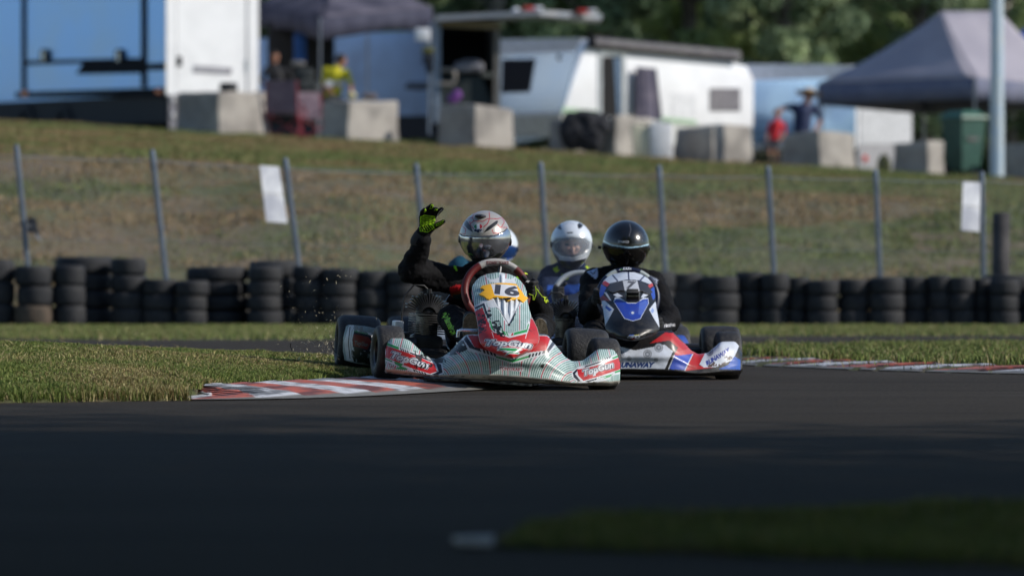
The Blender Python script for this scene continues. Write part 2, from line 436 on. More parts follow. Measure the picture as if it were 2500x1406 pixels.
# --- kerb, red and white
KW = .78
def kerb_mesh(name, P, width, h, s0, s1, stripe, seed, out=1):
    """P runs along the asphalt edge; kerb widens to its left side"""
    pts = [Vector((a, b, 0)) for a, b in P]; L = [0]
    for a, b in zip(pts[:-1], pts[1:]): L.append(L[-1] + (b - a).length)
    def pos(s):
        for i in range(len(L) - 1):
            if L[i + 1] >= s: break
        t = (s - L[i]) / max(L[i + 1] - L[i], 1e-6); p = pts[i].lerp(pts[i + 1], t); d = (pts[i + 1] - pts[i]).normalized()
        return p, Vector((-d.y, d.x, 0)) * out
    ns = int((s1 - s0) / .022); nw = 22; V = []; C = []
    red = np.array(lin('bd5f4a')); wht = np.array(lin('d6d8de')); blk = np.array(lin('24242a')); con = np.array(lin('76746f'))
    for i in range(ns + 1):
        s = s0 + (s1 - s0) * i / ns; p, nn = pos(s)
        taper = min(1, (s - s0) / .9 + .05, (s1 - s) / .5 + .1); w = width(s) * min(1, .25 + taper)
        for j in range(nw + 1):
            t = j / nw; q = p + nn * (t * w)
            # shallow sawtooth teeth across the kerb
            ss = s - t * .42; ph = (ss / stripe) % 1.0
            z = .006 + h * t * min(1, taper * 1.3) * (1 - .25 * t) + .015 * ph * min(1, t * 6) * min(1, (1 - t) * 8) * min(1, taper)
            if j == nw: z = -.03
            V.append((q.x, q.y, z))
            k = int(math.floor(ss / stripe)) % 2; c = wht if k else red
            nzv = fbm(np.array([s * 9.0]), np.array([t * 7.0]), 4, seed)[0]; n2 = fbm(np.array([s * 40.0]), np.array([t * 22.0]), 3, seed + 4)[0]
            c = c * (.80 + .35 * nzv)
            if n2 > .60: c = c * .45 + con * .35
            if fbm(np.array([s * 3.2 + t * 2]), np.array([t * 9.0]), 4, seed + 9)[0] > .56: c = c * .35 + blk * .5
            if ph < .085 and .12 < t < .95 and nzv > .40 and s > s0 + .45: c = blk
            if t < .09 + .05 * n2: c = con * (.8 + .4 * n2)
            if s > s1 - 1.3 and nzv > .5 - .1 * (s - s1 + 1.3): c = blk * 1.6
            C.append(c)
    V = np.array(V); Fc = grid_faces(ns + 1, nw + 1)
    o = np_mesh(name, V, Fc, vmat('kerb_paint', .6, bump=.4, bscale=90), cols=np.array(C), smooth=True); tag(o, kind='structure'); return o
kerb_mesh('kerb', EDGE, lambda s: .80, .062, float(_al[0]), float(_al2[0]) + .5, .36, 3)

# --- right hand verge and its kerb
VE = smooth_poly([(9, 29.0), (5.2, 32.0), (2.84, 34.1), (2.0, 35.6), (1.35, 37.6), (1.0, 39.5), (1.3, 42.0), (2.6, 44.3), (6, 45.6), (14, 46.6), (30, 46.9)], 3)
VEr = VE[::-1]
def vd(X, Y):
    d, al = seg_dist(np.asarray(X, float), np.asarray(Y, float), VEr); return d, al   # positive inside the verge
def vz(X, Y):
    d, _ = vd(X, Y); return np.where(d > 0, .010 + .05 * (1 - np.exp(-np.clip(d, 0, None) / .5)) + (fbm(X * 2, Y * 2, 3, 8) - .5) * .03, -.03)
sheet('grass_verge', np.arange(.8, 14, .12), np.arange(29.0, 47.2, .12), vz, turf)
_d, _a0 = vd(np.array([1.12]), np.array([38.8])); _d, _a1 = vd(np.array([5.2]), np.array([32.0]))
kerb_mesh('kerb', VEr, lambda s: .38, .045, float(_a0[0]), float(_a1[0]), .62, 11)

# --- far grass strip before the tyre wall
def fz(X, Y):
    e = 52.6 + .42 * X + .5 * np.sin(X * .9); return np.where(Y > e, .010 + .004 * np.clip((Y - e) / 3, 0, 1) + (fbm(X, Y, 3, 2) - .5) * .016, -.04)
sheet('grass_strip', np.arange(-14, 14, .2), np.arange(46, 67, .2), fz, turf)

# --- bank and paddock plateau
def plane_z(X, Y): return .58 + .01945 * Y - .057 * X
def bz(X, Y):
    Xc = np.clip(X, -26, 26)
    t = np.clip((Y - 66) / 19, 0, 1); top = plane_z(Xc, 85.0) - .36
    z = top * (1 - (1 - t) ** 1.55)
    lump = (fbm(X * .5, Y * .35, 4, 21) - .5) * .55 * np.sin(np.pi * np.clip(t, 0, 1)) + (fbm(X * 2.2, Y * 1.6, 3, 33) - .5) * .10 * np.sin(np.pi * t)
    z = z + lump
    pz = plane_z(Xc, np.minimum(Y, 129.0)) - .36 * (1 - np.clip((Y - 85) / 41, 0, 1) ** 1.6) + .008 * np.clip(Y - 129, 0, 400)
    return np.where(Y > 85, pz, z)
xs = np.concatenate([np.arange(-160, -24, 6), np.arange(-24, 24, .28), np.arange(24, 166, 6)])
ys = np.concatenate([np.arange(66, 86, .25), np.arange(86, 130, 1.0), np.arange(130, 420, 10)])
sheet('embankment', xs, ys, bz, bank_m)
def gz(X, Y): return float(bz(np.array([float(X)]), np.array([float(Y)]))[0])

# ------------------------------------------------------------------ grass blades (uncountable)
blade_m = vmat('grass_blade', .6, spec=.25)
GREEN = [lin(c) for c in ('5c6e34', '6d7c3e', '52632c', '808a4a', '485c28')]
STRAW = [lin(c) for c in ('9a8f62', 'aea37a', '86764f', '6e5c42')]
def blades(name, X, Y, Z, h, w, straw, label='grass', lean=.9, bright=1.0, var=.5, pal=None):
    n = len(X); r = RNG
    hh = h * (.55 + .9 * r.random(n)); ww = w * (.6 + .8 * r.random(n)); a = r.random(n) * math.tau
    la = r.random(n) * math.tau; ll = lean * hh * r.random(n)
    dx = np.cos(a) * ww / 2; dy = np.sin(a) * ww / 2; tx = np.cos(la) * ll; ty = np.sin(la) * ll
    V = np.zeros((n, 5, 3))
    V[:, 0] = np.stack([X - dx, Y - dy, Z - .01], -1); V[:, 1] = np.stack([X + dx, Y + dy, Z - .01], -1)
    V[:, 2] = np.stack([X + dx * .8 + tx * .35, Y + dy * .8 + ty * .35, Z + hh * .6], -1); V[:, 3] = np.stack([X - dx * .8 + tx * .35, Y - dy * .8 + ty * .35, Z + hh * .6], -1)
    V[:, 4] = np.stack([X + tx, Y + ty, Z + hh], -1)
    b = np.arange(n)[:, None] * 5
    T = np.concatenate([b + np.array([0, 1, 2]), b + np.array([0, 2, 3]), b + np.array([3, 2, 4])], 0)
    gi = r.integers(0, len(GREEN), n); si = r.integers(0, len(STRAW), n)
    sv = straw(X, Y) if callable(straw) else straw
    st = r.random(n) < sv
    Gp, Sp = (np.array(GREEN), np.array(STRAW)) if pal is None else pal; gi = gi % len(Gp); si = si % len(Sp)
    c = np.where(st[:, None], Sp[si], Gp[gi]) * (1 - var / 2 + var * r.random(n))[:, None] * bright
    C = np.repeat(c[:, None, :], 5, 1).reshape(-1, 3)
    o = np_mesh(name, V.reshape(-1, 3), T, blade_m, cols=C)
    tag(o, label, 'grass', kind='stuff'); return o

# infield mound
n = 820000; X = -3.35 + RNG.random(n) * 3.5; Y = 26.2 + RNG.random(n) * 8.2
d, al = mound_d(X, Y)
k = d > .0
inkerb = (al > KS0) & (al < KS1); tp = np.clip(np.minimum((al - KS0) / .9 + .05, 1), 0, 1)
k &= ~(inkerb & (d < .80 * np.minimum(1, .25 + tp) - .05)); k &= (np.abs(X) < Y * .088 + .25)
# parted where tyres run
X, Y, d, al = X[k], Y[k], d[k], al[k]
edge = np.exp(-np.clip(d - np.where((al > KS0 + .2) & (al < KS1), .75, 0), 0, 9) / .22)
hgt = .006 + .024 * edge * (.3 + .9 * vnoise(X * 5, Y * 5, 4)) + .009 * vnoise(X * 3, Y * 3, 9) ** 2 + .008 * vnoise(X * 14, Y * 14, 19) ** 2
Z = mz(X, Y)
def straw_in(X, Y): return np.clip(.26 + .9 * (fbm(X * 1.7, Y * 1.7, 4, 41) - .48) * 2, .05, .8)
o = blades('grass_blades', X, Y, Z, hgt, .0030, straw_in, 'short mown green and straw grass on the infield mound', bright=1.12, lean=1.3)
n = 9000; X2 = -4.2 + RNG.random(n) * 4.4; Y2 = 26.4 + RNG.random(n) * 6.5; dd, aa = mound_d(X2, Y2); cl_ = fbm(X2 * 2.2, Y2 * 2.2, 3, 61) > .52; kk = (dd > np.where((aa > KS0) & (aa < KS1), .85, .06)) & cl_; X2, Y2 = X2[kk], Y2[kk]
blades('dry_straw', X2, Y2, mz(X2, Y2), .014 + .02 * vnoise(X2 * 9, Y2 * 9, 5), .0032, .93, 'scattered dry straw lying in the infield grass', lean=3.0, bright=1.35)
# verge on the right
n = 260000; X = .9 + RNG.random(n) * 4.6; Y = 31 + RNG.random(n) * 15.8; d, al = vd(X, Y)
k = (d > .02) & (np.abs(X) < Y * .088 + .3) & ~((d < .38) & (al > float(_a0[0])) & (RNG.random(n) < .965)); X, Y, d = X[k], Y[k], d[k]
blades('grass_blades', X, Y, vz(X, Y), .016 + .03 * vnoise(X * 4, Y * 4, 3) ** 2 + .03 * np.exp(-np.abs(d - .42) / .1), .006, .22, 'green grass on the outside verge right of the karts')
# far strip
n = 240000; X = -6.2 + RNG.random(n) * 12.6; Y = 49.5 + RNG.random(n) * 16; k = fz(X, Y) > 0; X, Y = X[k], Y[k]
blades('grass_blades', X, Y, fz(X, Y), .010 + .016 * vnoise(X * 2, Y * 2, 6), .009, .3, 'grass strip along the foot of the tyre wall', lean=1.0)
# bank
n = 420000; Y = 66 + RNG.random(n) ** .9 * 64; X = (RNG.random(n) * 2 - 1) * (Y * .088 + .6)
def straw_b(X, Y):
    f = fbm(X * .35 - Y * .22, Y * .30, 5, 77); cr = np.clip((Y - 79) / 5, 0, 1); side = np.clip(.55 - X / 14, 0, 1)
    return np.clip((f - .5) * 6.5 + .22 + .46 * side - .14 * cr, .06, .95)
BPAL = (np.array([lin(c) for c in ('667440', '727e46', '58663a', '80844e')]), np.array([lin(c) for c in ('947a56', 'a08a66', '7c6648', '8a7450')]))
o = blades('grass_blades', X, Y, bz(X, Y), .015 + .07 * vnoise(X * 1.3, Y * 1.3, 8) ** 2, .016, straw_b, 'rough dry grass over the bank below the paddock', lean=1.4, bright=.92, var=.30, pal=BPAL)

# near corner of grass out of focus
NE = smooth_poly([(-.03, 12.85), (.02, 13.3), (.08, 13.75), (.2, 14.05), (.6, 14.4), (1.26, 14.95), (3, 16), (9, 18)], 2)
NE2 = [(9, 9.5), (2.2, 11.4), (1.0, 12.0), (.44, 12.5), (.1, 12.75), (-.03, 12.85)]
npoly = np.array(NE + NE2[:-1])
X, Y = np.meshgrid(np.arange(-.3, 9, .06), np.arange(9.4, 18.2, .06), indexing='ij'); ins = in_poly(X.ravel(), Y.ravel(), npoly)
V = np.stack([X.ravel(), Y.ravel(), np.where(ins, .012, -.03)], -1)
tag(np_mesh('grass_corner', V, grid_faces(*X.shape), turf, smooth=True), kind='structure')
n = 90000; X = -.2 + RNG.random(n) * 2.0; Y = 11.2 + RNG.random(n) * 4.8; k = in_poly(X, Y, npoly); X, Y = X[k], Y[k]
blades('grass_blades', X, Y, X * 0 + .012, .010 + .022 * vnoise(X * 6, Y * 6, 3) ** 2, .003, .15, 'dark blurred grass corner close to the camera')
g = MB(); pl = [at(a, b, Y) for a, b, Y in ((1105, 1330, 13.0), (1205, 1322, 13.1), (1205, 1338, 12.8), (1125, 1338, 12.85))]
pl = [Vector((p.x, p.y, .006)) for p in pl]; g.prism(pl, (0, 0, .012))
tag(g.build('kerb', mat('kerb_white', 'a9acb6', .6, col2='8d8c8c', scale=20), smooth=0), kind='structure')
class Face:
    """vertical plane through the place seen at (px, Y); yaw turns its normal to the right of the camera"""
    def __init__(s, px, Y, yaw):
        a = math.radians(yaw); s.n = Vector((math.sin(a), -math.cos(a), 0)); s.u = Vector((math.cos(a), math.sin(a), 0)); s.P = at(px, YH, Y)
    def pt(s, px, py, out=0.0):
        d = Vector(((px - 1250) / F, 1, -(py - YH) / F)); C_ = Vector((0, 0, HC)); t = (s.P - C_).dot(s.n) / d.dot(s.n)
        return C_ + d * t + s.n * out
    def prism(s, name, poly, th, m, parent, out=0.0, bev=0, smooth=0):
        """poly on the plane pushed outward by 'out', th thick going back"""
        b = MB(); b.prism([s.pt(x, y, out) for x, y in poly], -s.n * th)
        if bev:
            bm = bmesh.new(); vs = [bm.verts.new(v) for v in b.v]; [bm.faces.new([vs[i] for i in f]) for f in b.f]
            bmesh.ops.recalc_face_normals(bm, faces=bm.faces[:]); bmesh.ops.bevel(bm, geom=bm.edges[:], offset=bev, segments=3, affect='EDGES', profile=.5)
            b = MB(); b.bm(bm); smooth = 40
        return b.build(name, m, parent, shift='world', smooth=smooth)
# ================================================================== TYRE WALL
rub = mat('old_tyre_rubber', (.013, .0145, .019), .75, spec=.4, col2=(.024, .025, .028), scale=6, bump=.3, bscale=50)
rub_b = mat('dusty_tyre_rubber', (.085, .062, .045), .85, col2=(.05, .04, .03), scale=8, bump=.3, bscale=50)
def tyre_mesh(D, w):
    m = MB(); R = D / 2; prof = []
    ri = R * .56
    for t, r in ((-.30, ri), (-.46, ri + .01), (-.52, R * .78), (-.49, R * .91), (-.40, R * .975), (-.25, R * .995), (-.05, R), (.05, R), (.25, R * .995), (.40, R * .975), (.49, R * .91), (.52, R * .78), (.46, ri + .01), (.30, ri)):
        prof.append((t * w, r))
    m.lathe(prof, 'Z', 36)
    # tread grooves as shallow steps
    return m
_base_tyre = {}
def put_tyre(px, wpx, ytop, ybot, Y, label, m=rub, tilt=(0, 0)):
    s = F / Y; D = wpx / s; w = (ybot - ytop) / s * 1.0
    mb = tyre_mesh(D, w)
    o = mb.build('tyre', m, smooth=50); c = at(px, (ytop + ybot) / 2, Y)
    o.location = c; o.rotation_euler = (tilt[0], tilt[1], random.random() * 6)
    tag(o, label, 'tyre', 'tyres stacked in the wall behind the track'); return o
# (x0, x1, top, tiers, depth offset)
LEFT = [(-60, 38, 634, 3, 0), (38, 131, 650, 3, -.1), (131, 208, 648, 3, -.05), (133, 276, 627, 4, .42), (272, 360, 631, 4, .1), (350, 433, 682, 3, 0), (428, 507, 685, 3, -.1), (457, 608, 652, 4, .40), (604, 688, 650, 4, -.05), (610, 722, 637, 4, .4), (716, 792, 650, 4, .05), (784, 874, 655, 4, 0)]
MID = [(866, 950, 662, 3, .05), (944, 1030, 660, 4, 0), (1024, 1110, 668, 3, .1), (1104, 1190, 662, 4, 0), (1184, 1262, 666, 3, .1), (1256, 1340, 660, 4, 0), (1334, 1420, 666, 3, .05), (1414, 1500, 662, 4, 0), (1494, 1570, 668, 3, .1)]
RIGHT = [(1566, 1650, 664, 3, 0), (1640, 1714, 668, 3, .1), (1712, 1802, 674, 3, -.05), (1796, 1866, 664, 3, .15), (1860, 1924, 668, 3, 0), (1918, 1976, 677, 3, .1), (1972, 2050, 684, 3, -.05), (2046, 2124, 682, 3, 0), (2120, 2206, 677, 3, -.05), (2196, 2268, 676, 3, .15), (2262, 2322, 672, 3, .05), (2318, 2378, 677, 3, 0), (2372, 2420, 680, 3, .12), (2416, 2486, 683, 3, -.08), (2400, 2540, 672, 3, .42), (2536, 2620, 680, 3, 0)]
ORD = ['first', 'second', 'third', 'fourth', 'fifth', 'sixth', 'seventh', 'eighth', 'ninth', 'tenth', 'eleventh', 'twelfth', 'thirteenth', 'fourteenth', 'fifteenth', 'sixteenth']
LV = {3: ['bottom', 'middle', 'top'], 4: ['bottom', 'second lowest', 'second highest', 'top']}
def stacks(S, where, order):
    for i, (x0, x1, top, n, dy) in enumerate(S):
        k = order(i); Y = 63.3 + dy; bot = 794 if x0 < 1200 else 797; hs = (bot - top) / n
        for t in range(n):
            j = random.uniform(-2.5, 2.5); yb = bot - t * hs
            lab = 'black tyre, %s one in the %s stack %s' % (LV[n][t], ORD[k], where)
            mm = rub
            if S is LEFT and i == 1 and t == 0: mm = rub_b; lab = 'brown dusty tyre at the bottom of the %s stack %s' % (ORD[k], where)
            put_tyre((x0 + x1) / 2 + j, (x1 - x0) + 3 + random.uniform(-4, 4), yb - hs + .5, yb - .5, Y, lab, mm, (random.uniform(-.02, .02), random.uniform(-.025, .025)))
stacks(LEFT, 'from the left edge', lambda i: i)
stacks(MID, 'of those behind the four karts', lambda i: i)
stacks(RIGHT, 'from the right edge', lambda i: len(RIGHT) - 1 - i)

# ================================================================== FENCE
galv = mat('galvanised_steel', (.12, .155, .21), .5, .4, col2=(.17, .205, .26), scale=5)
fence = thing('wire_fence', 'chain wire fence on grey steel posts leaning along the foot of the bank', 'fence', (0, 65.2, 0))
FY = 65.2
tops = [(-290, 348), (40, 360), (372, 372), (697, 392), (1016, 405), (1320, 402), (1609, 410), (1875, 412), (2138, 420), (2397, 425), (2660, 430)]
bots = [(-255, 800), (82, 800), (418, 800), (748, 800), (1050, 800), (1344, 800), (1632, 800), (1897, 800), (2153, 800), (2404, 800), (2664, 800)]
TP = [at(a, b, FY) for a, b in tops]; BP = [at(a, b, FY) for a, b in bots]
for a, b in zip(TP, BP):
    m = MB(); m.tube([b, a], .029, 10); m.cap(a, .031, a + Vector((0, 0, .012)), .02, 10)
    m.build('post', galv, fence, shift='world')
wire = mat('fence_wire', (.34, .36, .38), .5, .3)
for nm, f in (('top_wire', .045), ('middle_wire', .5), ('bottom_wire', .93)):
    m = MB()
    for i in range(len(TP) - 1):
        p = TP[i].lerp(BP[i], f); q = TP[i + 1].lerp(BP[i + 1], f); mid = (p + q) / 2 - Vector((0, 0, .02))
        m.tube([p, p.lerp(mid, .5) - Vector((0, 0, .005)), mid, mid.lerp(q, .5) - Vector((0, 0, .005)), q], .0055 if nm == 'top_wire' else .0035, 5)
    m.build(nm, wire, fence, shift='world')
m = MB(); sp = .055
for i in range(len(TP) - 1):
    A, B, C_, D = TP[i], TP[i + 1], BP[i], BP[i + 1]
    def P(u, v):
        return (A.lerp(B, u)).lerp(C_.lerp(D, u), .045 + v * .86) - Vector((0, .03, 0))
    Wd = (B - A).length; H = (C_ - A).length * .86; nn = int((Wd + H) / sp)
    for k in range(nn):
        d0 = k * sp
        for sgn in (0, 1):
            u0 = min(d0, Wd); v0 = max(0, d0 - Wd); u1 = max(0, d0 - H); v1 = min(d0, H)
            a = P((u0 if sgn == 0 else Wd - u0) / Wd, v0 / H); b = P((u1 if sgn == 0 else Wd - u1) / Wd, v1 / H)
            m.tube([a, b], .0013, 3, caps=False)
m.build('chain_mesh', wire, fence, shift='world', smooth=0, recalc=False)
board = mat('white_board', 'eceef4', .45, col2='b9bcc8', scale=3)
for pl, lb, sm in (([(634, 404), (681, 407), (702, 545), (650, 541)], 'white blank board leaning on the fence at left', 470), ([(2351, 444), (2394, 446), (2392, 566), (2347, 562)], 'white blank board on the fence at the right beside the timber post', 503)):
    _f = Face((pl[0][0] + pl[1][0]) / 2, FY - .14, 24); pp = [_f.pt(a, b) for a, b in pl]; c = sum(pp, Vector()) / 4
    t = thing('sign_board', lb, 'board', c, 'blank white boards hung on the fence')
    L = lambda a, b, f: a.lerp(b, f)
    for nm, f0, f1 in (('upper_panel', 0, .49), ('lower_panel', .50, 1)):
        q = [L(pp[0], pp[3], f0), L(pp[1], pp[2], f0), L(pp[1], pp[2], f1), L(pp[0], pp[3], f1)]
        m = MB(); m.prism(q, (0, .012, 0)); m.build(nm, board, t, shift='world', smooth=0)
timber = mat('weathered_timber', (.075, .07, .072), .9, col2=(.04, .038, .042), scale=4, bump=.6, bscale=14)
p0 = at(2441, 800, 64.6); p1 = at(2445, 519, 64.6)
m = MB(); r_ = .098; m.tube([p0, p0.lerp(p1, .5), p1 - Vector((0, 0, .01)), p1], [r_, r_ * .97, r_ * .96, r_ * .86], 18)
tag(m.build('timber_post', timber, smooth=50), 'thick weathered round timber post behind the tyres at right', 'post')
# cloth caught on the first fence post
m = MB(); pp = [at(a, b, FY - .06) for a, b in ((66, 534), (80, 530), (90, 540), (91, 556), (96, 575), (99, 590), (90, 582), (82, 566), (72, 572), (66, 560))]
m.prism(pp, (0, .03, 0)); tag(m.build('cloth_rag', mat('grey_cloth', 'a7a8ac', .9, col2='34373e', scale=6, lo=.48, hi=.52), smooth=0), 'small grey and black rag tied to the leftmost fence post', 'rag')

# ================================================================== PADDOCK
def base(px, Y): p = at(px, 700, Y); return Vector((p.x, Y, gz(p.x, Y)))
def rect(a, b, c, d): return [(a, b), (c, b), (c, d), (a, d)]

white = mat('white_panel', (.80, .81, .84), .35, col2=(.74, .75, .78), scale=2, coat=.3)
shade_blue = mat('sky_shade_panel', (.12, .34, .80), .30, .6, col2=(.15, .34, .70), scale=.6, coat=.4)
blk = mat('black_trim', (.006, .008, .013), .8, col2=(.010, .012, .018), spec=.15)
darkm = mat('dark_skirt', (.008, .009, .014), .7)
glass = mat('tinted_glass', (.004, .010, .026), .35, spec=.15)
alu = mat('aluminium', (.55, .57, .60), .35, .8)
amber = mat('amber_lens', (.75, .16, .03), .3)
redl = mat('red_plastic', (.65, .05, .04), .35)

# --- big enclosed race trailer at left
Y0 = 131.5
t = thing('race_trailer', 'tall enclosed race trailer with blue shaded side and white end at the left', 'trailer', base(405, Y0))
R_ = Face(404, Y0, 34); Lf = Face(404, Y0, 34 - 90)
left_len = 9.5
b = MB(); corners = [R_.pt(404, 232), R_.pt(629, 226), R_.pt(629, -190), R_.pt(404, -200)]
b.prism(corners, -R_.n * left_len)
# side face coloured blue to stand for sky shade, the rest white
body = b.build('body', [white, shade_blue], t, shift='world', smooth=0)
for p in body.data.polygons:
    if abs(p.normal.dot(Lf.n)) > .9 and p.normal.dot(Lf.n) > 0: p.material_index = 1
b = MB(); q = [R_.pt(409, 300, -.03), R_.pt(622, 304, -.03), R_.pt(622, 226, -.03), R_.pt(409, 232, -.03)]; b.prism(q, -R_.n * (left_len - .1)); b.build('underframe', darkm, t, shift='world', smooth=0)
def on(Fc, name, poly, m, par, th=.03, out=.02): return Fc.prism(name, poly, th, m, par, out)
on(Lf, 'door_frame', rect(54, -60, 64, 225), blk, t, out=.021)
on(Lf, 'door_frame', rect(346, -60, 359, 214), blk, t, out=.021)
on(Lf, 'trim_strip', [(64, 149), (346, 142), (346, 151), (64, 159)], blk, t)
on(Lf, 'trim_strip', [(359, 156), (404, 154), (404, 172), (359, 172)], blk, t)
on(Lf, 'sill_strip', [(40, 226), (404, 214), (404, 236), (40, 240)], blk, t)
on(Lf, 'name_panel', [(188, 182), (206, 151), (346, 151), (346, 179)], blk, t, out=.024)
for x in (113, 296):
    o = on(Lf, 'door_latch', [(x - 9, 148), (x - 9, 128), (x - 5, 121), (x + 5, 121), (x + 9, 128), (x + 9, 148)], blk, t, out=.07, th=.06)
    on(Lf, 'handle', rect(x - 3, 126, x + 3, 150), alu, o, out=.09, th=.02)
on(Lf, 'marker_light', rect(55, 222, 69, 236), amber, t, out=.03)
on(Lf, 'marker_light', rect(382, 218, 397, 229), amber, t, out=.03)
on(R_, 'corner_post', rect(404, -198, 428, 232), white, t, out=.04, th=.06)
on(R_, 'corner_post', rect(603, -188, 629, 228), white, t, out=.04, th=.06)
dr = on(R_, 'rear_door', rect(431, -180, 600, 226), white, t, out=.015, th=.03)
on(R_, 'hinge', rect(428, 138, 441, 163), blk, dr, out=.05); on(R_, 'hinge', rect(598, 146, 606, 175), alu, dr, out=.05)
on(R_, 'seal', rect(428, -180, 431, 226), mat('rubber_seal', (.25, .25, .27), .7), dr, out=.02)
on(R_, 'seal', rect(600, -180, 603, 226), MATS['rubber_seal'], dr, out=.02)
on(R_, 'number_plate', [(472, 160), (566, 166), (563, 183), (470, 178)], mat('grey_plate', (.30, .30, .34), .5), t, out=.035)
on(R_, 'lamp_bar', rect(410, 232, 428, 316), mat('grey_bar', (.16, .16, .19), .6), t, out=.05)
for y in (245, 283):
    c = R_.pt(418, y, .06); b = MB(); b.ell(c, (.055, .03, .07), 12, 8); b.build('reflector', mat('clear_lens', (.7, .7, .7), .2), t, shift='world')
for x in (60, 150):   # wheels in the shadow under the body
    c = Lf.pt(x, 296, -.1); b = MB(); b.lathe([(-.1, .18), (-.12, .3), (-.1, .38), (.1, .38), (.12, .3), (.1, .18)], 'X', 24, c=(0, 0, 0), M=Matrix.Translation(c) @ Matrix.Rotation(math.radians(34 - 180), 4, 'Z')); b.build('wheel', rub, t, shift='world')

# --- caravan with awning
Y1 = 137
cv = thing('caravan', 'white caravan with open door, grey rolled awning and dark front window', 'caravan', base(1600, Y1))
R_ = Face(1376, Y1, 46); Lf = Face(1376, Y1, -44)
body_poly = [(1372, 282), (1428, 108), (1440, 96), (1786, 152), (1826, 163), (1842, 196), (1841, 318), (1600, 300)]
o = R_.prism('body', body_poly, 2.35, white, cv, bev=.05)
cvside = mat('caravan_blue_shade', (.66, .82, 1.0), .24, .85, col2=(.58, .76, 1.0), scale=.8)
on(R_, 'skirt', [(1372, 282), (1600, 300), (1841, 318), (1841, 376), (1372, 330)], mat('cream_panel', (.62, .63, .60), .5), cv, out=-.02, th=2.2)
on(R_, 'stripe', [(1374, 262), (1458, 270), (1458, 283), (1372, 276)], mat('green_stripe', (.36, .52, .36), .5), cv, out=.012, th=.01)
on(R_, 'stripe', [(1602, 284), (1700, 294), (1700, 304), (1602, 297)], MATS['green_stripe'], cv, out=.012, th=.01)
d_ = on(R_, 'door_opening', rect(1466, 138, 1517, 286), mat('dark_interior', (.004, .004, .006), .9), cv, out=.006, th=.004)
on(R_, 'door_frame', rect(1460, 130, 1467, 282), alu, cv, out=.03, th=.04)
on(R_, 'door_frame', rect(1516, 130, 1526, 290), alu, cv, out=.03, th=.04)
on(R_, 'door_frame', rect(1460, 124, 1526, 133), alu, cv, out=.03, th=.04)
on(R_, 'interior_curtain', [(1498, 142), (1514, 142), (1514, 280), (1506, 280)], mat('blue_fabric', (.10, .16, .25), .9), cv, out=.018, th=.01)
w_ = on(R_, 'window', rect(1732, 216, 1806, 272), mat('window_grey', (.16, .15, .17), .25), cv, out=.02)
b = MB()
for k in range(8): q = 1738 + k * 9; b.prism([R_.pt(q, 221, .026), R_.pt(q + 3, 221, .026), R_.pt(q + 3, 268, .026), R_.pt(q, 268, .026)], -R_.n * .005)
b.build('blind', mat('blind', (.30, .29, .31), .7), w_, shift='world', smooth=0)
on(R_, 'hatch', rect(1640, 228, 1698, 285), mat('hatch_white', (.72, .73, .76), .4), cv, out=.012, th=.01)
b = MB(); A = R_.pt(1436, 105, .12); B = R_.pt(1790, 138, .12)
b.tube([A, B], .13, 18); b.build('awning_roll', mat('awning_grey', (.11, .105, .11), .6, col2=(.075, .07, .08), scale=2), cv, shift='world', smooth=50)
on(R_, 'awning_rail', [(1432, 96), (1792, 130), (1792, 136), (1432, 102)], mat('rail_grey', (.34, .33, .34), .5), cv, out=.16, th=.1)
for x, y in ((1434, 104), (1788, 140)):
    c = R_.pt(x, y, .13); b = MB(); b.box(c, (.16, .14, .24), bev=.03); b.build('awning_bracket', blk if x < 1500 else white, cv, shift='world')
# front window, sits on the blue-shaded end, a frame round it
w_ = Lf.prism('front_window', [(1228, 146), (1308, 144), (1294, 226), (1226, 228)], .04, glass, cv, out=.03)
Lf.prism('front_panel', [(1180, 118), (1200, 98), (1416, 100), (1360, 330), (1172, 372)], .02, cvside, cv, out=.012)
Lf.prism('roof_band', [(1200, 97), (1424, 94), (1402, 126), (1196, 136)], .03, mat('white_band', (.86, .87, .92), .35), cv, out=.022)
b = MB(); b.ell(Lf.pt(1368, 140, .02), (.07, .03, .09), 12, 8); b.build('vent', alu, cv, shift='world')

# --- curtain hung at the caravan door
b = MB(); vs = []; top = [(1540 + k * 4.1, 164 + k * .4) for k in range(12)]; bot = [(1537 + k * 5.6, 288 + k * .6) for k in range(12)]
for k in range(12):
    o_ = .18 + .05 * math.sin(k * 1.9)
    vs += [R_.pt(*top[k], o_), R_.pt(*bot[k], o_ + .03 * math.sin(k * 2.3)), R_.pt(*top[k], o_ - .02), R_.pt(*bot[k], o_ - .02)]
fs = []
for k in range(11):
    a = k * 4; c = a + 4; fs += [(a, c, c + 1, a + 1), (a + 2, a + 3, c + 3, c + 2), (a, a + 2, c + 2, c), (a + 1, c + 1, c + 3, a + 3)]
b.add(vs, fs); tag(b.build('curtain', mat('purple_grey_cloth', (.15, .135, .18), .9, col2=(.09, .085, .13), scale=4), smooth=60), 'purple grey curtain hanging beside the open caravan door', 'curtain')

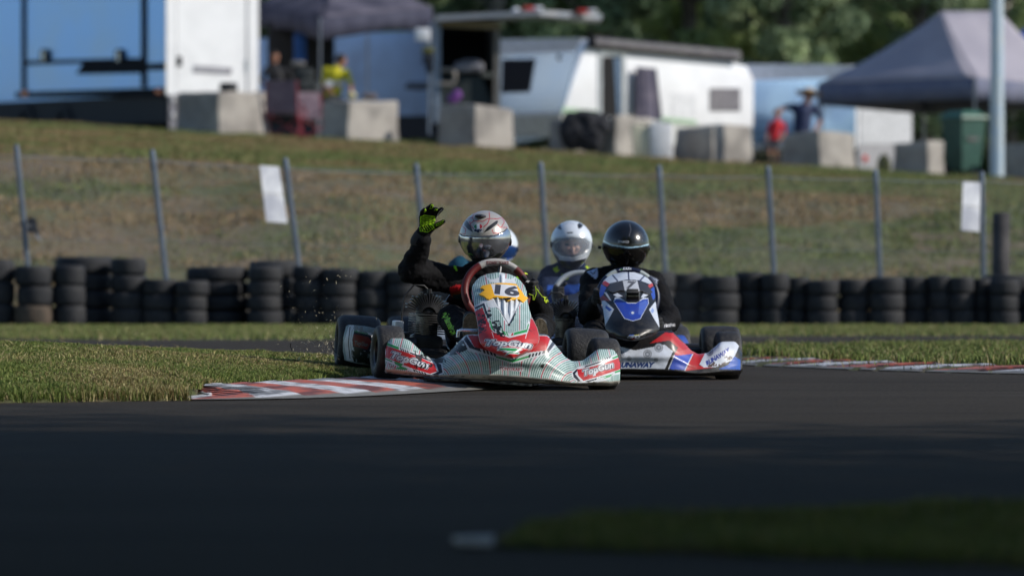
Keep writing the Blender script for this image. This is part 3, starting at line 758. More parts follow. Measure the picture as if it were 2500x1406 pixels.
# --- second caravan right
Y2 = 141
t = thing('caravan', 'pale caravan with blue shaded side behind the man in the straw hat', 'caravan', base(2000, Y2))
R_ = Face(2090, Y2, 52); Lf = Face(2090, Y2, -38)
R_.prism('body', [(2090, 366), (2090, 170), (2100, 160), (2210, 180), (2226, 200), (2226, 372)], 4.3, white, t, bev=.06)
Lf.prism('side_panel', [(1836, 196), (2088, 186), (2088, 330), (1836, 352)], .02, mat('blue_shade_panel', (.52, .76, 1.0), .24, .85, col2=(.32, .50, .78), scale=.6), t, out=.012)  # sky-lit shade of the side put into its blue colour
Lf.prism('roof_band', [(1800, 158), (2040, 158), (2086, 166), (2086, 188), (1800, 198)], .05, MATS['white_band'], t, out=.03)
on(R_, 'end_panel', [(2098, 262), (2216, 258), (2224, 275), (2224, 350), (2098, 352)], mat('silver_panel', (.52, .53, .56), .4), t, out=.03)
on(R_, 'lower_panel', rect(2094, 352, 2226, 420), mat('grey_lower', (.30, .30, .32), .7), t, out=.02, th=.4)
b = MB(); b.ell(R_.pt(2107, 388, .04), (.08, .04, .09)); b.build('rear_lamp', redl, t, shift='world')
b = MB(); c = base(2158, 133); b.ell(c + Vector((0, 0, .2)), (.16, .15, .2), 14, 10); b.tube([c + Vector((-.1, 0, .38)), c + Vector((0, 0, .44)), c + Vector((.1, 0, .38))], .015)
tag(b.build('yellow_tub', mat('yellow_plastic', (.45, .40, .08), .5, col2=(.25, .2, .12), scale=9)), 'yellow tub on the ground before the pale caravan end', 'tub')

# --- open box trailer
Y3 = 133
t = thing('box_trailer', 'box trailer with its side open showing a dark interior and shelf', 'trailer', base(1140, Y3))
Bf = Face(1140, Y3, 5)
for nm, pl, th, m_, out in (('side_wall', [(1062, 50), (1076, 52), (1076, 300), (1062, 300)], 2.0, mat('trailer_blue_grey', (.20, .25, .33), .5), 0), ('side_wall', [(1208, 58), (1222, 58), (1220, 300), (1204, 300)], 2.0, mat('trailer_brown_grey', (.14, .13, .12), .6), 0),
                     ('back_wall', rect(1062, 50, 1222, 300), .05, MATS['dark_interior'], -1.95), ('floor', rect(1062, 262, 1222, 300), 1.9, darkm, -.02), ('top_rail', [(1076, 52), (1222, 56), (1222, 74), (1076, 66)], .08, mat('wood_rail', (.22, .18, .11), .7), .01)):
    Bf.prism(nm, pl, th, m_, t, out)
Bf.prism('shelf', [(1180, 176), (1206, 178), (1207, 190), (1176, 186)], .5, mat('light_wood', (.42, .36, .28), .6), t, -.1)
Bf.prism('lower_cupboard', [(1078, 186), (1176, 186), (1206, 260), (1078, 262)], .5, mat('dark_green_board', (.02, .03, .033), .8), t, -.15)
b = MB(); b.tube([Bf.pt(1076, 172, .05), Bf.pt(1104, 172, .05), Bf.pt(1110, 180, .05), Bf.pt(1110, 198, .05), Bf.pt(1104, 206, .05), Bf.pt(1076, 206, .05)], .045, 8); b.build('bracket', mat('worn_metal', (.26, .24, .22), .5, .3), t, shift='world')
rf = MB(); rp = [at(1062, 38, Y3 - .5), at(1318, 26, Y3 - .6), at(1469, 35, Y3 + .8), at(1469, 48, Y3 + .8), at(1318, 38, Y3 - .6), at(1062, 52, Y3 - .5)]
rf.prism(rp, (0, 2.2, 0)); o = rf.build('lifting_roof', mat('roof_panel', (.34, .34, .36), .5, col2=(.25, .28, .33), scale=2), t, shift='world', smooth=0)
for x, y, m_, lb in ((1300, 22, redl, 'red and white case on the trailer roof at its middle'), (1432, 29, redl, 'red and white case at the right end of the trailer roof')):
    c = at(x, y, Y3 + .2); k_ = thing('storage_case', lb, 'case', c, 'cases on the trailer roof')
    b = MB(); b.box((-.05, 0, 0), (.30, .3, .09), bev=.02); b.build('case_body', redl, k_); b = MB(); b.box((.12, 0, .01), (.2, .31, .075), bev=.02); b.build('case_lid', white, k_)
b = MB(); b.ell(at(1260, 27, Y3 + .2), (.09, .09, .07)); tag(b.build('roof_lamp', white), 'small white round lamp on the trailer roof', 'lamp')
b = MB(); c = Bf.pt(1146, 164, -.15); b.box(c, (.66, .3, .24), bev=.09); b.box(c + Vector((.05, 0, .1)), (.4, .26, .14), bev=.05)
tag(b.build('storage_bag', mat('grey_bag', (.20, .20, .23), .8, col2=(.10, .10, .12), scale=5)), 'grey bundled bag on the shelf inside the open box trailer', 'bag')
b = MB(); b.ell(base(1115, 127.5) + Vector((0, 0, 1.08)), (.11, .10, .12)); b.ell(base(1106, 127.5) + Vector((0, 0, 1.0)), (.12, .11, .1))
tag(b.build('backpack', mat('purple_cloth', (.15, .04, .24), .8, col2=(.1, .03, .16), scale=8)), 'purple backpack behind the concrete block of the box trailer', 'backpack')

# --- blue grey van body behind the first tent
Y4 = 143
t = thing('enclosed_trailer', 'blue grey enclosed trailer behind the person in the yellow shirt', 'trailer', base(930, Y4))
Bf = Face(930, Y4, -20)
Bf.prism('body', [(560, 96), (850, 90), (860, 82), (1080, 76), (1080, 282), (980, 284), (560, 270)], 2.4, mat('steel_blue_panel', (.26, .42, .70), .4, .4, col2=(.20, .29, .46), scale=.5), t)
Bf.prism('underframe', [(560, 270), (1080, 280), (1080, 340), (560, 330)], 2.2, mat('dark_blue_under', (.010, .018, .035), .7), t, -.05)
Bf.prism('name_panel', [(988, 212), (998, 202), (1060, 202), (1060, 216), (1030, 220), (990, 218)], .02, mat('dark_slate', (.05, .07, .11), .6), t, .02)
st = thing('tool_stand', 'upright stand with dark tools and a white pack beside the blue trailer', 'stand', base(1045, 131))
b = MB(); b.tube([at(1047, 90, 131), at(1047, 330, 131)], .03, 8); b.build('pole', galv, st, shift='world')
for nm, x0, y0, x1, y1, m_ in (('white_pack', 1014, 70, 1050, 102, white), ('yellow_panel', 1030, 116, 1060, 132, mat('olive_yellow', (.12, .12, .03), .7)), ('tool_pack', 1032, 133, 1060, 160, mat('dark_navy', (.012, .02, .035), .8)), ('clamp', 1040, 160, 1056, 178, blk)):
    c = at((x0 + x1) / 2, (y0 + y1) / 2, 130.9); b = MB(); b.box(c, ((x1 - x0) / 114.5, .16, (y1 - y0) / 114.5), bev=.03); b.build(nm, m_, st, shift='world')

# --- pop-up tents
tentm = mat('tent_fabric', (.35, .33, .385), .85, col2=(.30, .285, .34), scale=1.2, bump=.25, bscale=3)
tent_d = mat('tent_valance', (.16, .17, .24), .85, col2=(.12, .135, .21), scale=2)
metal = mat('tent_leg', (.30, .32, .36), .4, .5)
def cloth_patch(mb, A, B, C_, D, sag, nu=14, nv=8, seed=0, mi=0):
    """A,B bottom left,right; D,C top left,right"""
    vs = []
    for i in range(nu + 1):
        u = i / nu
        for j in range(nv + 1):
            v = j / nv; p = A.lerp(B, u).lerp(D.lerp(C_, u), v); s = 4 * v * (1 - v)
            p = p - Vector((0, 0, sag * s)) + Vector((0, 0, .02 * mnoise.noise(Vector((u * 5 + seed, v * 4, seed)))))
            vs.append(p)
    fs = [(i * (nv + 1) + j, (i + 1) * (nv + 1) + j, (i + 1) * (nv + 1) + j + 1, i * (nv + 1) + j + 1) for i in range(nu) for j in range(nv)]
    mb.add(vs, fs, mi)
def tent(label, eav, apex, val, legs, lip_swag=0.0, seed=0, fab=None, vmt=None):
    """eav: four eave corners (front-left, front-mid, front-right, back); apex two ridge points"""
    c = sum(eav, Vector()) / len(eav); g0 = gz(c.x, c.y)
    t = thing('canopy_tent', label, 'tent', (c.x, c.y, g0))
    n = len(eav); mb = MB(); ap = apex
    for i in range(n):
        A = eav[i]; B = eav[(i + 1) % n]; a1 = ap[i % len(ap)] if len(ap) > 1 else ap[0]; b1 = ap[(i + 1) % len(ap)] if len(ap) > 1 else ap[0]
        cloth_patch(mb, A, B, b1, a1, .10, seed=seed + i)
    r = mb.build('roof', fab or tentm, t, shift='world', smooth=60); s_ = r.modifiers.new('t', 'SOLIDIFY'); s_.thickness = .012
    mb = MB()
    for i in range(n):
        A = eav[i]; B = eav[(i + 1) % n]; N = 26; vs = []
        for k in range(N + 1):
            u = k / N; p = A.lerp(B, u); sw = lip_swag * 4 * u * (1 - u) * (.7 + .3 * math.sin(u * 9 + seed))
            out = .015 * math.sin(u * 40 + i)
            dn = (B - A).cross(Vector((0, 0, 1))).normalized() * out
            vs += [p, p - Vector((0, 0, val * .5 - sw * .6)) + dn, p - Vector((0, 0, val - sw)) + dn * 1.6]
        fs = []
        for k in range(N):
            a = k * 3; b_ = a + 3; fs += [(a, b_, b_ + 1, a + 1), (a + 1, b_ + 1, b_ + 2, a + 2)]
        mb.add(vs, fs)
    v_ = mb.build('valance', vmt or tent_d, t, shift='world', smooth=60); s_ = v_.modifiers.new('t', 'SOLIDIFY'); s_.thickness = .012
    for A in legs:
        b = MB(); g1 = gz(A.x, A.y); b.box(((A.x), A.y, (A.z + g1) / 2), (.045, .045, A.z - g1)); b.build('leg', metal, t, shift='world', smooth=0)
    return t
# right tent: front corner near the pole, left corner far left
Yt = 131
e = [at(1996, 206, Yt + 1.6), at(2380, 190, Yt - .9), at(2640, 214, Yt + .9), at(2260, 220, Yt + 3.6)]
e[3] = e[0] + (e[2] - e[1]); tent('large purple grey canopy tent on the right behind the pale pole', e, [at(2300, 30, Yt + 1.2), at(2296, 28, Yt + 1.0), at(2440, 28, Yt + 1.6), at(2440, 28, Yt + 1.8)], .45, [e[0] + Vector((.1, 0, 0)), e[1], e[2], e[3]], seed=3)
# left tent, its shade put into darker fabric and valance colours
e = [at(626, 12, 139.0), at(782, 44, 136.0), at(1056, 20, 138.4), at(800, -20, 142)]
e[3] = e[0] + (e[2] - e[1]); tent('purple grey canopy tent with shade-dark fabric and a drooping edge beside the race trailer', e, [at(830, -120, 139.5)], .50, [e[0], e[1], e[3]], lip_swag=.10, seed=9, fab=mat('shade_tent_fabric', (.085, .08, .115), .85, col2=(.035, .035, .06), scale=1.6, bump=.3, bscale=3), vmt=mat('shade_valance', (.05, .052, .085), .9, col2=(.03, .032, .06), scale=2))
# blue tent tip far right
e = [at(2450, 110, 150), at(2560, 96, 148), at(2700, 110, 150)]; e.append(e[0] + e[2] - e[1])
t = thing('canopy_tent', 'bright blue tent peak showing at the right edge', 'tent', base(2600, 150))
mb = MB()
for i in range(4): cloth_patch(mb, e[i], e[(i + 1) % 4], at(2560, 18, 150), at(2560, 18, 150), .05, seed=i)
r = mb.build('roof', mat('blue_tent', (.04, .17, .75), .8), t, shift='world'); s_ = r.modifiers.new('t', 'SOLIDIFY'); s_.thickness = .012
for A in e[:3]: b = MB(); g1 = gz(A.x, A.y); b.box((A.x, A.y, (A.z + g1) / 2), (.045, .045, A.z - g1)); b.build('leg', metal, t, shift='world', smooth=0)

# --- light pole
b = MB(); p = base(2434, 126.5); b.tube([p, p + Vector((.0, 0, 4)), p + Vector((-.0, 0, 9))], [.145, .13, .10], 20); t = thing('lamp_pole', 'tall pale steel pole standing in front of the right tent', 'pole', p)
b.build('pole', mat('pale_steel', (.42, .52, .62), .45, .3, col2=(.48, .55, .60), scale=3), t, shift='world', smooth=60)
b = MB(); b.tube([p, p + Vector((0, 0, .05))], .20, 16); b.build('base_collar', galv, t, shift='world')
b = MB(); b.tube([p + Vector((0, 0, 8.8)), p + Vector((-.8, 0, 9.2))], .04, 8); b.box(p + Vector((-1.1, 0, 9.2)), (.7, .25, .12), bev=.03); b.build('lamp_head', galv, t, shift='world')

# --- wheelie bin
p = base(2352, 129.0); t = thing('wheelie_bin', 'green wheelie bin with lid between concrete block and pole', 'bin', p)
gb = mat('green_plastic', (.025, .085, .065), .5, col2=(.02, .07, .055), scale=4)
Rz = Matrix.Rotation(math.radians(36), 4, 'Z')
def taper(mb, w0, d0, w1, d1, z0, z1, M):
    vs = [(-w0 / 2, -d0 / 2, z0), (w0 / 2, -d0 / 2, z0), (w0 / 2, d0 / 2, z0), (-w0 / 2, d0 / 2, z0), (-w1 / 2, -d1 / 2, z1), (w1 / 2, -d1 / 2, z1), (w1 / 2, d1 / 2, z1), (-w1 / 2, d1 / 2, z1)]
    mb.add(vs, [(0, 3, 2, 1), (4, 5, 6, 7), (0, 1, 5, 4), (1, 2, 6, 5), (2, 3, 7, 6), (3, 0, 4, 7)], 0, M)
b = MB(); taper(b, .48, .5, .66, .70, .12, 1.20, Rz); b.build('bin_body', gb, t)
b = MB(); taper(b, .74, .80, .70, .76, 1.21, 1.27, Rz); taper(b, .70, .76, .4, .46, 1.27, 1.38, Rz); b.build('lid', mat('green_lid', (.035, .12, .085), .5), t)
for sx in (-.22, .22): b = MB(); b.lathe([(-.04, .02), (-.04, .12), (.04, .12), (.04, .02)], 'X', 18, M=Rz @ Matrix.Translation((sx, .25, .12))); b.build('wheel', rub, t)
b = MB(); b.prism([Rz @ Vector(v) for v in ((-.18, -.36, .82), (.12, -.36, .82), (.12, -.335, .74), (-.18, -.335, .74))], Rz.to_3x3() @ Vector((0, -.01, 0))); b.build('sticker', mat('sticker_grey', (.2, .2, .2), .6), t, smooth=0)

# --- concrete blocks
conc = mat('concrete', (.36, .335, .305), .9, col2=(.22, .205, .19), scale=1.6, bump=.5, bscale=12, lo=.42, hi=.62, detail=8)
def block(x0, xm, x1, ytl, ytm, ytr, yb, label, Y=127.5, chip=0, name='concrete_block', yaw=None):
    """left face x0..xm, right face xm..x1, near vertical edge at xm"""
    wl = (xm - x0) / 117.6; wr = (x1 - xm) / 117.6; a = math.atan2(max(wl, .05), wr) if yaw is None else yaw
    # width of the two faces in metres for a square-ish block
    P = at(xm, yb, Y); z0 = gz(P.x, Y) - .1
    A = at(x0, yb, Y + wl * .95); B = at(x1, yb, Y + wr * .95); A.z = B.z = P.z = z0; D = A + B - P
    top = [at(xm, ytm, Y), at(x1, ytr, Y + wr * .95), None, at(x0, ytl, Y + wl * .95)]; top[2] = Vector((D.x, D.y, (top[1].z + top[3].z) / 2))
    bm = bmesh.new(); bt = [bm.verts.new(v) for v in (P, B, D, A)]; cx = (P + D) / 2
    tt = [bm.verts.new(Vector((v.x, v.y, v.z)).lerp(Vector((cx.x, cx.y, v.z)), .06)) for v in top]
    bm.faces.new(bt[::-1]); bm.faces.new(tt)
    for i in range(4): bm.faces.new((bt[i], bt[(i + 1) % 4], tt[(i + 1) % 4], tt[i]))
    bmesh.ops.recalc_face_normals(bm, faces=bm.faces[:])
    bmesh.ops.bevel(bm, geom=bm.edges[:], offset=.035, segments=2, affect='EDGES', profile=.6)
    bmesh.ops.subdivide_edges(bm, edges=[e_ for e_ in bm.edges if e_.calc_length() > .3], cuts=5, use_grid_fill=True)
    for v in bm.verts:
        v.co += Vector((mnoise.noise(v.co * 2.2), mnoise.noise(v.co * 2.2 + Vector((5, 0, 0))), mnoise.noise(v.co * 2.2 + Vector((0, 9, 0))))) * (.035 + chip)
    m = MB(); m.bm(bm); o = m.build(name, conc, smooth=50); tag(o, label, 'concrete block', 'concrete blocks along the top of the bank'); return o
block(430, 535, 658, 226, 225, 226, 334, 'grey concrete block under the white end of the race trailer')
block(782, 850, 976, 248, 246, 248, 357, 'grey concrete block right of the red folding chair', Y=127)
block(1066, 1160, 1256, 256, 254, 268, 366, 'sandy concrete block with worn edge before the box trailer')
block(1338, 1405, 1500, 292, 290, 290, 372, 'dark concrete block under black jackets before the caravan', Y=129)
block(1452, 1500, 1592, 300, 282, 286, 388, 'rough broken grey concrete block left of the white drum', Y=127, chip=.05)
block(1644, 1738, 1842, 314, 304, 308, 405, 'square grey concrete block below the caravan window')
block(1906, 2002, 2090, 328, 318, 326, 424, 'concrete block in front of the man in the straw hat')
block(2176, 2265, 2308, 352, 344, 345, 432, 'small concrete block left of the green bin')
block(2452, 2530, 2620, 352, 346, 350, 440, 'concrete block cut off by the right edge', Y=128)
# small tyre on a block
b = tyre_mesh(.38, .19); o = b.build('tyre', rub, smooth=50); o.location = at(558, 214, 128.3); tag(o, 'small black tyre lying on the block by the race trailer', 'tyre')
# cream and white drums
for x0, x1, y0, y1, m_, lb in ((1538, 1584, 300, 392, mat('cream_plastic', (.62, .60, .46), .6, col2=(.5, .48, .36)), 'cream square drum leaning on the broken concrete block'), (1585, 1643, 296, 392, mat('white_plastic', (.80, .80, .82), .5), 'white plastic drum beside the cream drum')):
    Yd = 127.6; c = at((x0 + x1) / 2, y1, Yd); w = (x1 - x0) * Yd / F; h = (y1 - y0) * Yd / F
    t = thing('plastic_drum', lb, 'drum', c, 'plastic drums before the caravan'); b = MB(); b.box((0, 0, h / 2 - .05), (w, w, h), bev=.05); b.build('drum_body', m_, t)
    b = MB(); b.tube([(w * .25, 0, h - .05), (w * .25, 0, h + .01)], .045, 12); b.build('cap', blk, t)
    b = MB(); b.tube([(-w * .2, 0, h - .05), (-w * .2, 0, h), (w * .05, 0, h), (w * .05, 0, h - .05)], .014, 6); b.build('handle', m_, t)
# black jackets over the block
b = MB(); c = base(1428, 127)
for q in ((-.25, -.1, .5, .30, .22, .42), (.12, -.12, .42, .30, .2, .40), (.0, 0, .78, .42, .3, .14), (.32, -.1, .62, .22, .18, .24)):
    b.ell((c.x + q[0], c.y + q[1], c.z + q[2]), (q[3], q[4], q[5]), 16, 12)
o = remeshed('jacket', b, .035, mat('black_cloth', (.010, .011, .016), .9, col2=(.02, .021, .028)), None, 3, wr=.05, wscale=6); tag(o, 'black jackets heaped over the dark concrete block', 'jacket')

# ================================================================== PEOPLE IN THE PADDOCK
skin = mat('skin', (.42, .24, .17), .5, col2=(.36, .20, .14), scale=12)
hairm = mat('dark_hair', (.02, .012, .010), .8, bump=.6, bscale=80)
def head_mb(c, r, yaw=0.0, pitch=0.0):
    """skull, jaw, nose, ears; faces -Y when yaw=0"""
    M = Matrix.Translation(c) @ Matrix.Rotation(yaw, 4, 'Z') @ Matrix.Rotation(pitch, 4, 'X'); m = MB()
    m.ell((0, .01, r * .15), (r * .76, r * .95, r * .9), 20, 14, M=M); m.ell((0, -r * .22, -r * .55), (r * .52, r * .6, r * .55), 16, 10, M=M)
    m.ell((0, -r * .98, -r * .12), (r * .12, r * .2, r * .24), 10, 8, M=M)
    for sx in (-1, 1): m.ell((sx * r * .78, .02, -.02 * r), (r * .09, r * .18, r * .28), 8, 8, M=M); m.ell((sx * r * .28, -r * .80, r * .02), (r * .16, r * .1, r * .1), 8, 6, M=M)
    m.ell((0, -r * .80, -r * .52), (r * .28, r * .12, r * .1), 10, 6, M=M)
    return m, M
def person(label, J, R, cols, hairspec=None, hat=None, loc=None, voxel=.02, wr=.012):
    """J: joints in world space; one continuous body painted by region"""
    t = thing('person', label, 'person', loc if loc is not None else J['pelvis'])
    off = t.location; m = MB()
    hm, HM = head_mb(J['head'], R.get('head', .11), J.get('yaw', 0), J.get('pitch', 0)); m.v = hm.v; m.f = hm.f; m.m = hm.m
    def c(a, b, r0, r1): m.cap(J[a], r0, J[b], r1)
    s = R.get('s', 1.0)
    c('head', 'neck', .05 * s, .058 * s); c('neck', 'chest', .07 * s, .15 * s); c('chest', 'pelvis', .155 * s, .15 * s)
    for q in 'LR':
        c('chest', 'sh' + q, .12 * s, .072 * s); c('sh' + q, 'el' + q, .060 * s, .047 * s); c('el' + q, 'wr' + q, .045 * s, .032 * s)
        d = (J['wr' + q] - J['el' + q]).normalized(); w = J['wr' + q]; m.cap(w, .033 * s, w + d * .07 * s, .036 * s)
        o1 = d.orthogonal().normalized()
        for k in range(4): p = w + d * .07 * s + o1 * (.017 * (k - 1.5)) * s; m.cap(p, .011 * s, p + d * (.07 + .008 * (1.5 - abs(k - 1.5))) * s - Vector((0, 0, .012)), .009 * s, 8)
        m.cap(w + d * .02 * s, .013 * s, w + d * .05 * s + o1 * .05 * s, .010 * s, 8)
        c('pelvis', 'hp' + q, .13 * s, .10 * s); c('hp' + q, 'kn' + q, .088 * s, .062 * s); c('kn' + q, 'an' + q, .058 * s, .042 * s); m.cap(J['an' + q] + Vector((0, .02, -.03)), .045 * s, J['an' + q] + J.get('toe', Vector((0, -.17, -.05))), .036 * s)
    m.v = [tuple(Vector(v) - off) for v in m.v]
    Jl = {k: (v - off if isinstance(v, Vector) else v) for k, v in J.items()}
    def cf(V):
        C = np.zeros((len(V), 3)); C[:] = lin('a4755e')
        def segd(a, b):
            a = np.array(Jl[a]); b = np.array(Jl[b]); d = b - a; tt = np.clip(((V - a) @ d) / (d @ d), 0, 1); return np.linalg.norm(V - a - tt[:, None] * d, axis=1), ((V - a) @ d) / (d @ d)
        dmin = np.full(len(V), 9.0); reg = np.zeros(len(V), int)
        items = [('head', 'neck', 0, .0), ('neck', 'chest', 1, .05), ('chest', 'pelvis', 1, .12)]
        for q in 'LR': items += [('chest', 'sh' + q, 1, .08), ('sh' + q, 'el' + q, 2, .05), ('el' + q, 'wr' + q, 3, .04), ('pelvis', 'hp' + q, 4, .1), ('hp' + q, 'kn' + q, 4, .08), ('kn' + q, 'an' + q, 5, .05)]
        for a, b, g_, rr in items:
            d, _ = segd(a, b); d = d - rr; u = d < dmin; dmin = np.where(u, d, dmin); reg = np.where(u, g_, reg)
        hd = np.linalg.norm(V - np.array(Jl['head']), axis=1) < R.get('head', .11) * 1.25; reg[hd] = 0
        for g_, col in cols.items():
            if col: C[reg == g_] = lin(col)
        an = np.minimum(np.linalg.norm(V - np.array(Jl['anL']), axis=1), np.linalg.norm(V - np.array(Jl['anR']), axis=1)) < .1
        C[an & (reg == 5)] = lin('2a2a2c'); return C
    remeshed('body', m, voxel, vmat('person_surface', .75, bump=.2, bscale=30), t, 3, cf, wr=wr, wscale=9)
    r = R.get('head', .11)
    if hairspec:
        h = MB(); h.ell((0, .02, r * .25), (r * .84, r * 1.0, r * .92), 20, 14, M=HM); bm = bmesh.new()
        vs = [bm.verts.new(Vector(v)) for v in h.v]; [bm.faces.new([vs[i] for i in f]) for f in h.f if len(set(f)) > 2]
        Hi = HM.inverted()
        bmesh.ops.delete(bm, geom=[v for v in bm.verts if (Hi @ v.co).y < -r * .25 and (Hi @ v.co).z < r * .55], context='VERTS')
        h = MB(); h.bm(bm); h.build('hair', hairspec, t, shift='world', smooth=60)
    if hat:
        h = MB(); HMs = HM
        prof = [(r * .42, 0.0), (r * 1.35, .0), (r * 1.35, r * .62), (r * 1.2, r * .82), (r * .5, r * .95), (r * .46, r * 1.1), (r * .20, r * 1.9), (r * .16, r * 1.9), (r * .38, r * 1.0)]
        h.lathe([(r * .30, r * 1.95), (r * .38, r * 1.95), (r * .55, r * 1.15), (r * .62, r * 2.3), (r * .60, r * 2.36), (r * .50, r * 1.2), (r * 1.15, r * .95), (r * 1.40, r * .6), (r * 1.44, .001)], 'Z', 28, M=HM)
        h.build('straw_hat', hat, t, shift='world', smooth=60)
    return t
# man in straw hat, seen from the back, bending to the child
Ym = 131.5; g0 = at(1965, 412, Ym).z
def Pm(x, y, dy=0): return at(x, y, Ym + dy)
J = dict(head=Pm(1974, 236, -.05), neck=Pm(1968, 254), chest=Pm(1960, 276), pelvis=Pm(1958, 330), shL=Pm(1936, 262), shR=Pm(1992, 266), elL=Pm(1918, 262, -.1), elR=Pm(2004, 292), wrL=Pm(1902, 270, -.2), wrR=Pm(1994, 312, -.1),
         hpL=Pm(1950, 340), hpR=Pm(1972, 340), knL=Pm(1948, 376), knR=Pm(1974, 376), anL=Pm(1948, 406), anR=Pm(1976, 406), yaw=math.radians(150), pitch=.2)
hat = mat('straw', (.62, .47, .30), .85, col2=(.42, .30, .20), scale=20, bump=.4, bscale=60)
person('man in navy shirt and straw hat bending towards the child', J, dict(head=.125, s=1.3), {1: '1e2c50', 2: '1e2c50', 3: None, 4: '2c3a55', 5: None}, hat=hat, loc=Vector((J['pelvis'].x, Ym, gz(J['pelvis'].x, Ym))))
# child in red
Yc = 130.5
def Pc(x, y, dy=0): return at(x, y, Yc + dy)
J = dict(head=Pc(1899, 276), neck=Pc(1898, 291), chest=Pc(1896, 306), pelvis=Pc(1890, 338), shL=Pc(1882, 302), shR=Pc(1912, 304), elL=Pc(1874, 322), elR=Pc(1916, 324), wrL=Pc(1872, 340, -.15), wrR=Pc(1904, 342, -.18),
         hpL=Pc(1884, 344), hpR=Pc(1896, 344), knL=Pc(1878, 356, -.22), knR=Pc(1894, 358, -.22), anL=Pc(1880, 392, -.25), anR=Pc(1894, 394, -.25))
person('child in a red shirt sitting on a small black bike beside the block', J, dict(head=.088, s=.72), {1: 'c3202c', 2: 'c3202c', 3: None, 4: '20222c', 5: None}, hairspec=mat('brown_hair', (.06, .04, .03), .8), loc=Vector((J['pelvis'].x, Yc, gz(J['pelvis'].x, Yc))), voxel=.016)
t = thing('balance_bike', 'small black balance bike under the child in red', 'bike', base(1886, Yc))
for nm, x in (('wheel', 1862), ('wheel', 1908)):
    c = Pc(x, 384); b = MB(); ps = [c + Vector((.14 * math.cos(k * math.tau / 20), .05 * math.sin(k * math.tau / 20), .15 * math.sin(k * math.tau / 20))) for k in range(20)]; b.tube(ps, .022, 8, closed=True); b.build(nm, rub, t, shift='world')
b = MB(); b.tube([Pc(1862, 384), Pc(1868, 352), Pc(1886, 372), Pc(1908, 384)], .02, 8); b.tube([Pc(1886, 372), Pc(1890, 352)], .02, 8); b.build('frame', blk, t, shift='world')
b = MB(); b.tube([Pc(1860, 346, -.2), Pc(1870, 350), Pc(1878, 346, .2)], .015, 8); b.build('handlebar', blk, t, shift='world'); b = MB(); b.box(Pc(1890, 350), (.1, .2, .05), bev=.02); b.build('saddle', blk, t, shift='world')
# yellow shirt person seated, turned to the right
Yy = 133.2
def Py(x, y, dy=0): return at(x, y, Yy + dy)
J = dict(head=Py(833, 148), neck=Py(822, 166), chest=Py(818, 186), pelvis=Py(812, 238), shL=Py(796, 172), shR=Py(846, 180, -.05), elL=Py(790, 206), elR=Py(858, 208, -.15), wrL=Py(806, 222, -.3), wrR=Py(856, 224, -.35),
         hpL=Py(806, 246), hpR=Py(820, 246), knL=Py(820, 252, -.45), knR=Py(842, 252, -.45), anL=Py(822, 316, -.45), anR=Py(846, 316, -.45), yaw=math.radians(118), pitch=.25)
person('person with dark hair in a bright yellow shirt sitting by the tent table', J, dict(head=.125, s=1.25), {1: 'bcb416', 2: 'bcb416', 3: None, 4: '5a5c60', 5: '1c2030'}, hairspec=hairm, loc=Vector((J['pelvis'].x, Yy, gz(J['pelvis'].x, Yy))))
# dark clothed person under the tent
Yk = 134.0
def Pk(x, y, dy=0): return at(x, y, Yk + dy)
J = dict(head=Pk(672, 140), neck=Pk(672, 160), chest=Pk(676, 182), pelvis=Pk(688, 240), shL=Pk(652, 170), shR=Pk(704, 172), elL=Pk(636, 196), elR=Pk(716, 206), wrL=Pk(660, 218, -.3), wrR=Pk(706, 222, -.3),
         hpL=Pk(682, 248), hpR=Pk(700, 248), knL=Pk(690, 256, -.4), knR=Pk(716, 256, -.4), anL=Pk(694, 316, -.45), anR=Pk(718, 318, -.45), yaw=math.radians(30), pitch=.15)
person('person in dark clothes sitting in the shade under the left tent', J, dict(head=.11, s=1.0), {1: '15161c', 2: '15161c', 3: '15161c', 4: '121318', 5: '121318'}, hairspec=hairm, loc=Vector((J['pelvis'].x, Yk, gz(J['pelvis'].x, Yk))))

# --- folding chairs and table
redt = mat('red_tube', (.26, .03, .05), .6); mesh_f = mat('grey_chair_fabric', (.20, .15, .18), .9, col2=(.14, .10, .13), scale=6)
def fchair(label, px, Y, yaw, sc=1.0):
    p = base(px, Y); t = thing('folding_chair', label, 'chair', p, 'red folding camp chairs', (0, 0, math.radians(yaw)))
    W_, D_, H_ = .56 * sc, .5 * sc, 1.0 * sc
    for sx in (-1, 1):
        x = sx * W_ / 2
        b = MB(); b.tube([(x, -D_ / 2, 0), (x, D_ / 2, .5 * sc)], .018, 8); b.build('leg', redt, t)
        b = MB(); b.tube([(x, D_ / 2, 0), (x, -D_ / 2, .42 * sc), (x, -D_ / 2, .62 * sc)], .018, 8); b.build('leg', redt, t)
        b = MB(); b.tube([(x, D_ * .45, .30 * sc), (x, D_ * .62, H_)], .02, 8); b.build('back_post', redt, t)
        b = MB(); b.box((x, 0, .63 * sc), (.05, D_, .03), bev=.01); b.build('armrest', blk, t)
    b = MB(); b.tube([(-W_ / 2, -D_ / 2, .02), (W_ / 2, -D_ / 2, .4 * sc)], .014, 8); b.tube([(W_ / 2, -D_ / 2, .02), (-W_ / 2, -D_ / 2, .4 * sc)], .014, 8); b.build('cross_brace', redt, t)
    b = MB(); b.box((0, .02, .43 * sc), (W_, D_, .03), bev=.01); b.build('seat', mesh_f, t)
    b = MB(); b.prism([(-W_ / 2, D_ * .47, .46 * sc), (W_ / 2, D_ * .47, .46 * sc), (W_ / 2 * .9, D_ * .62, H_ * 1.0), (-W_ / 2 * .9, D_ * .62, H_ * 1.0)], (0, .03, 0)); b.build('backrest', mesh_f, t, smooth=0)
    return t
fchair('red framed folding chair with grey back seen from behind, left one', 694, 128.6, 172, 1.18)
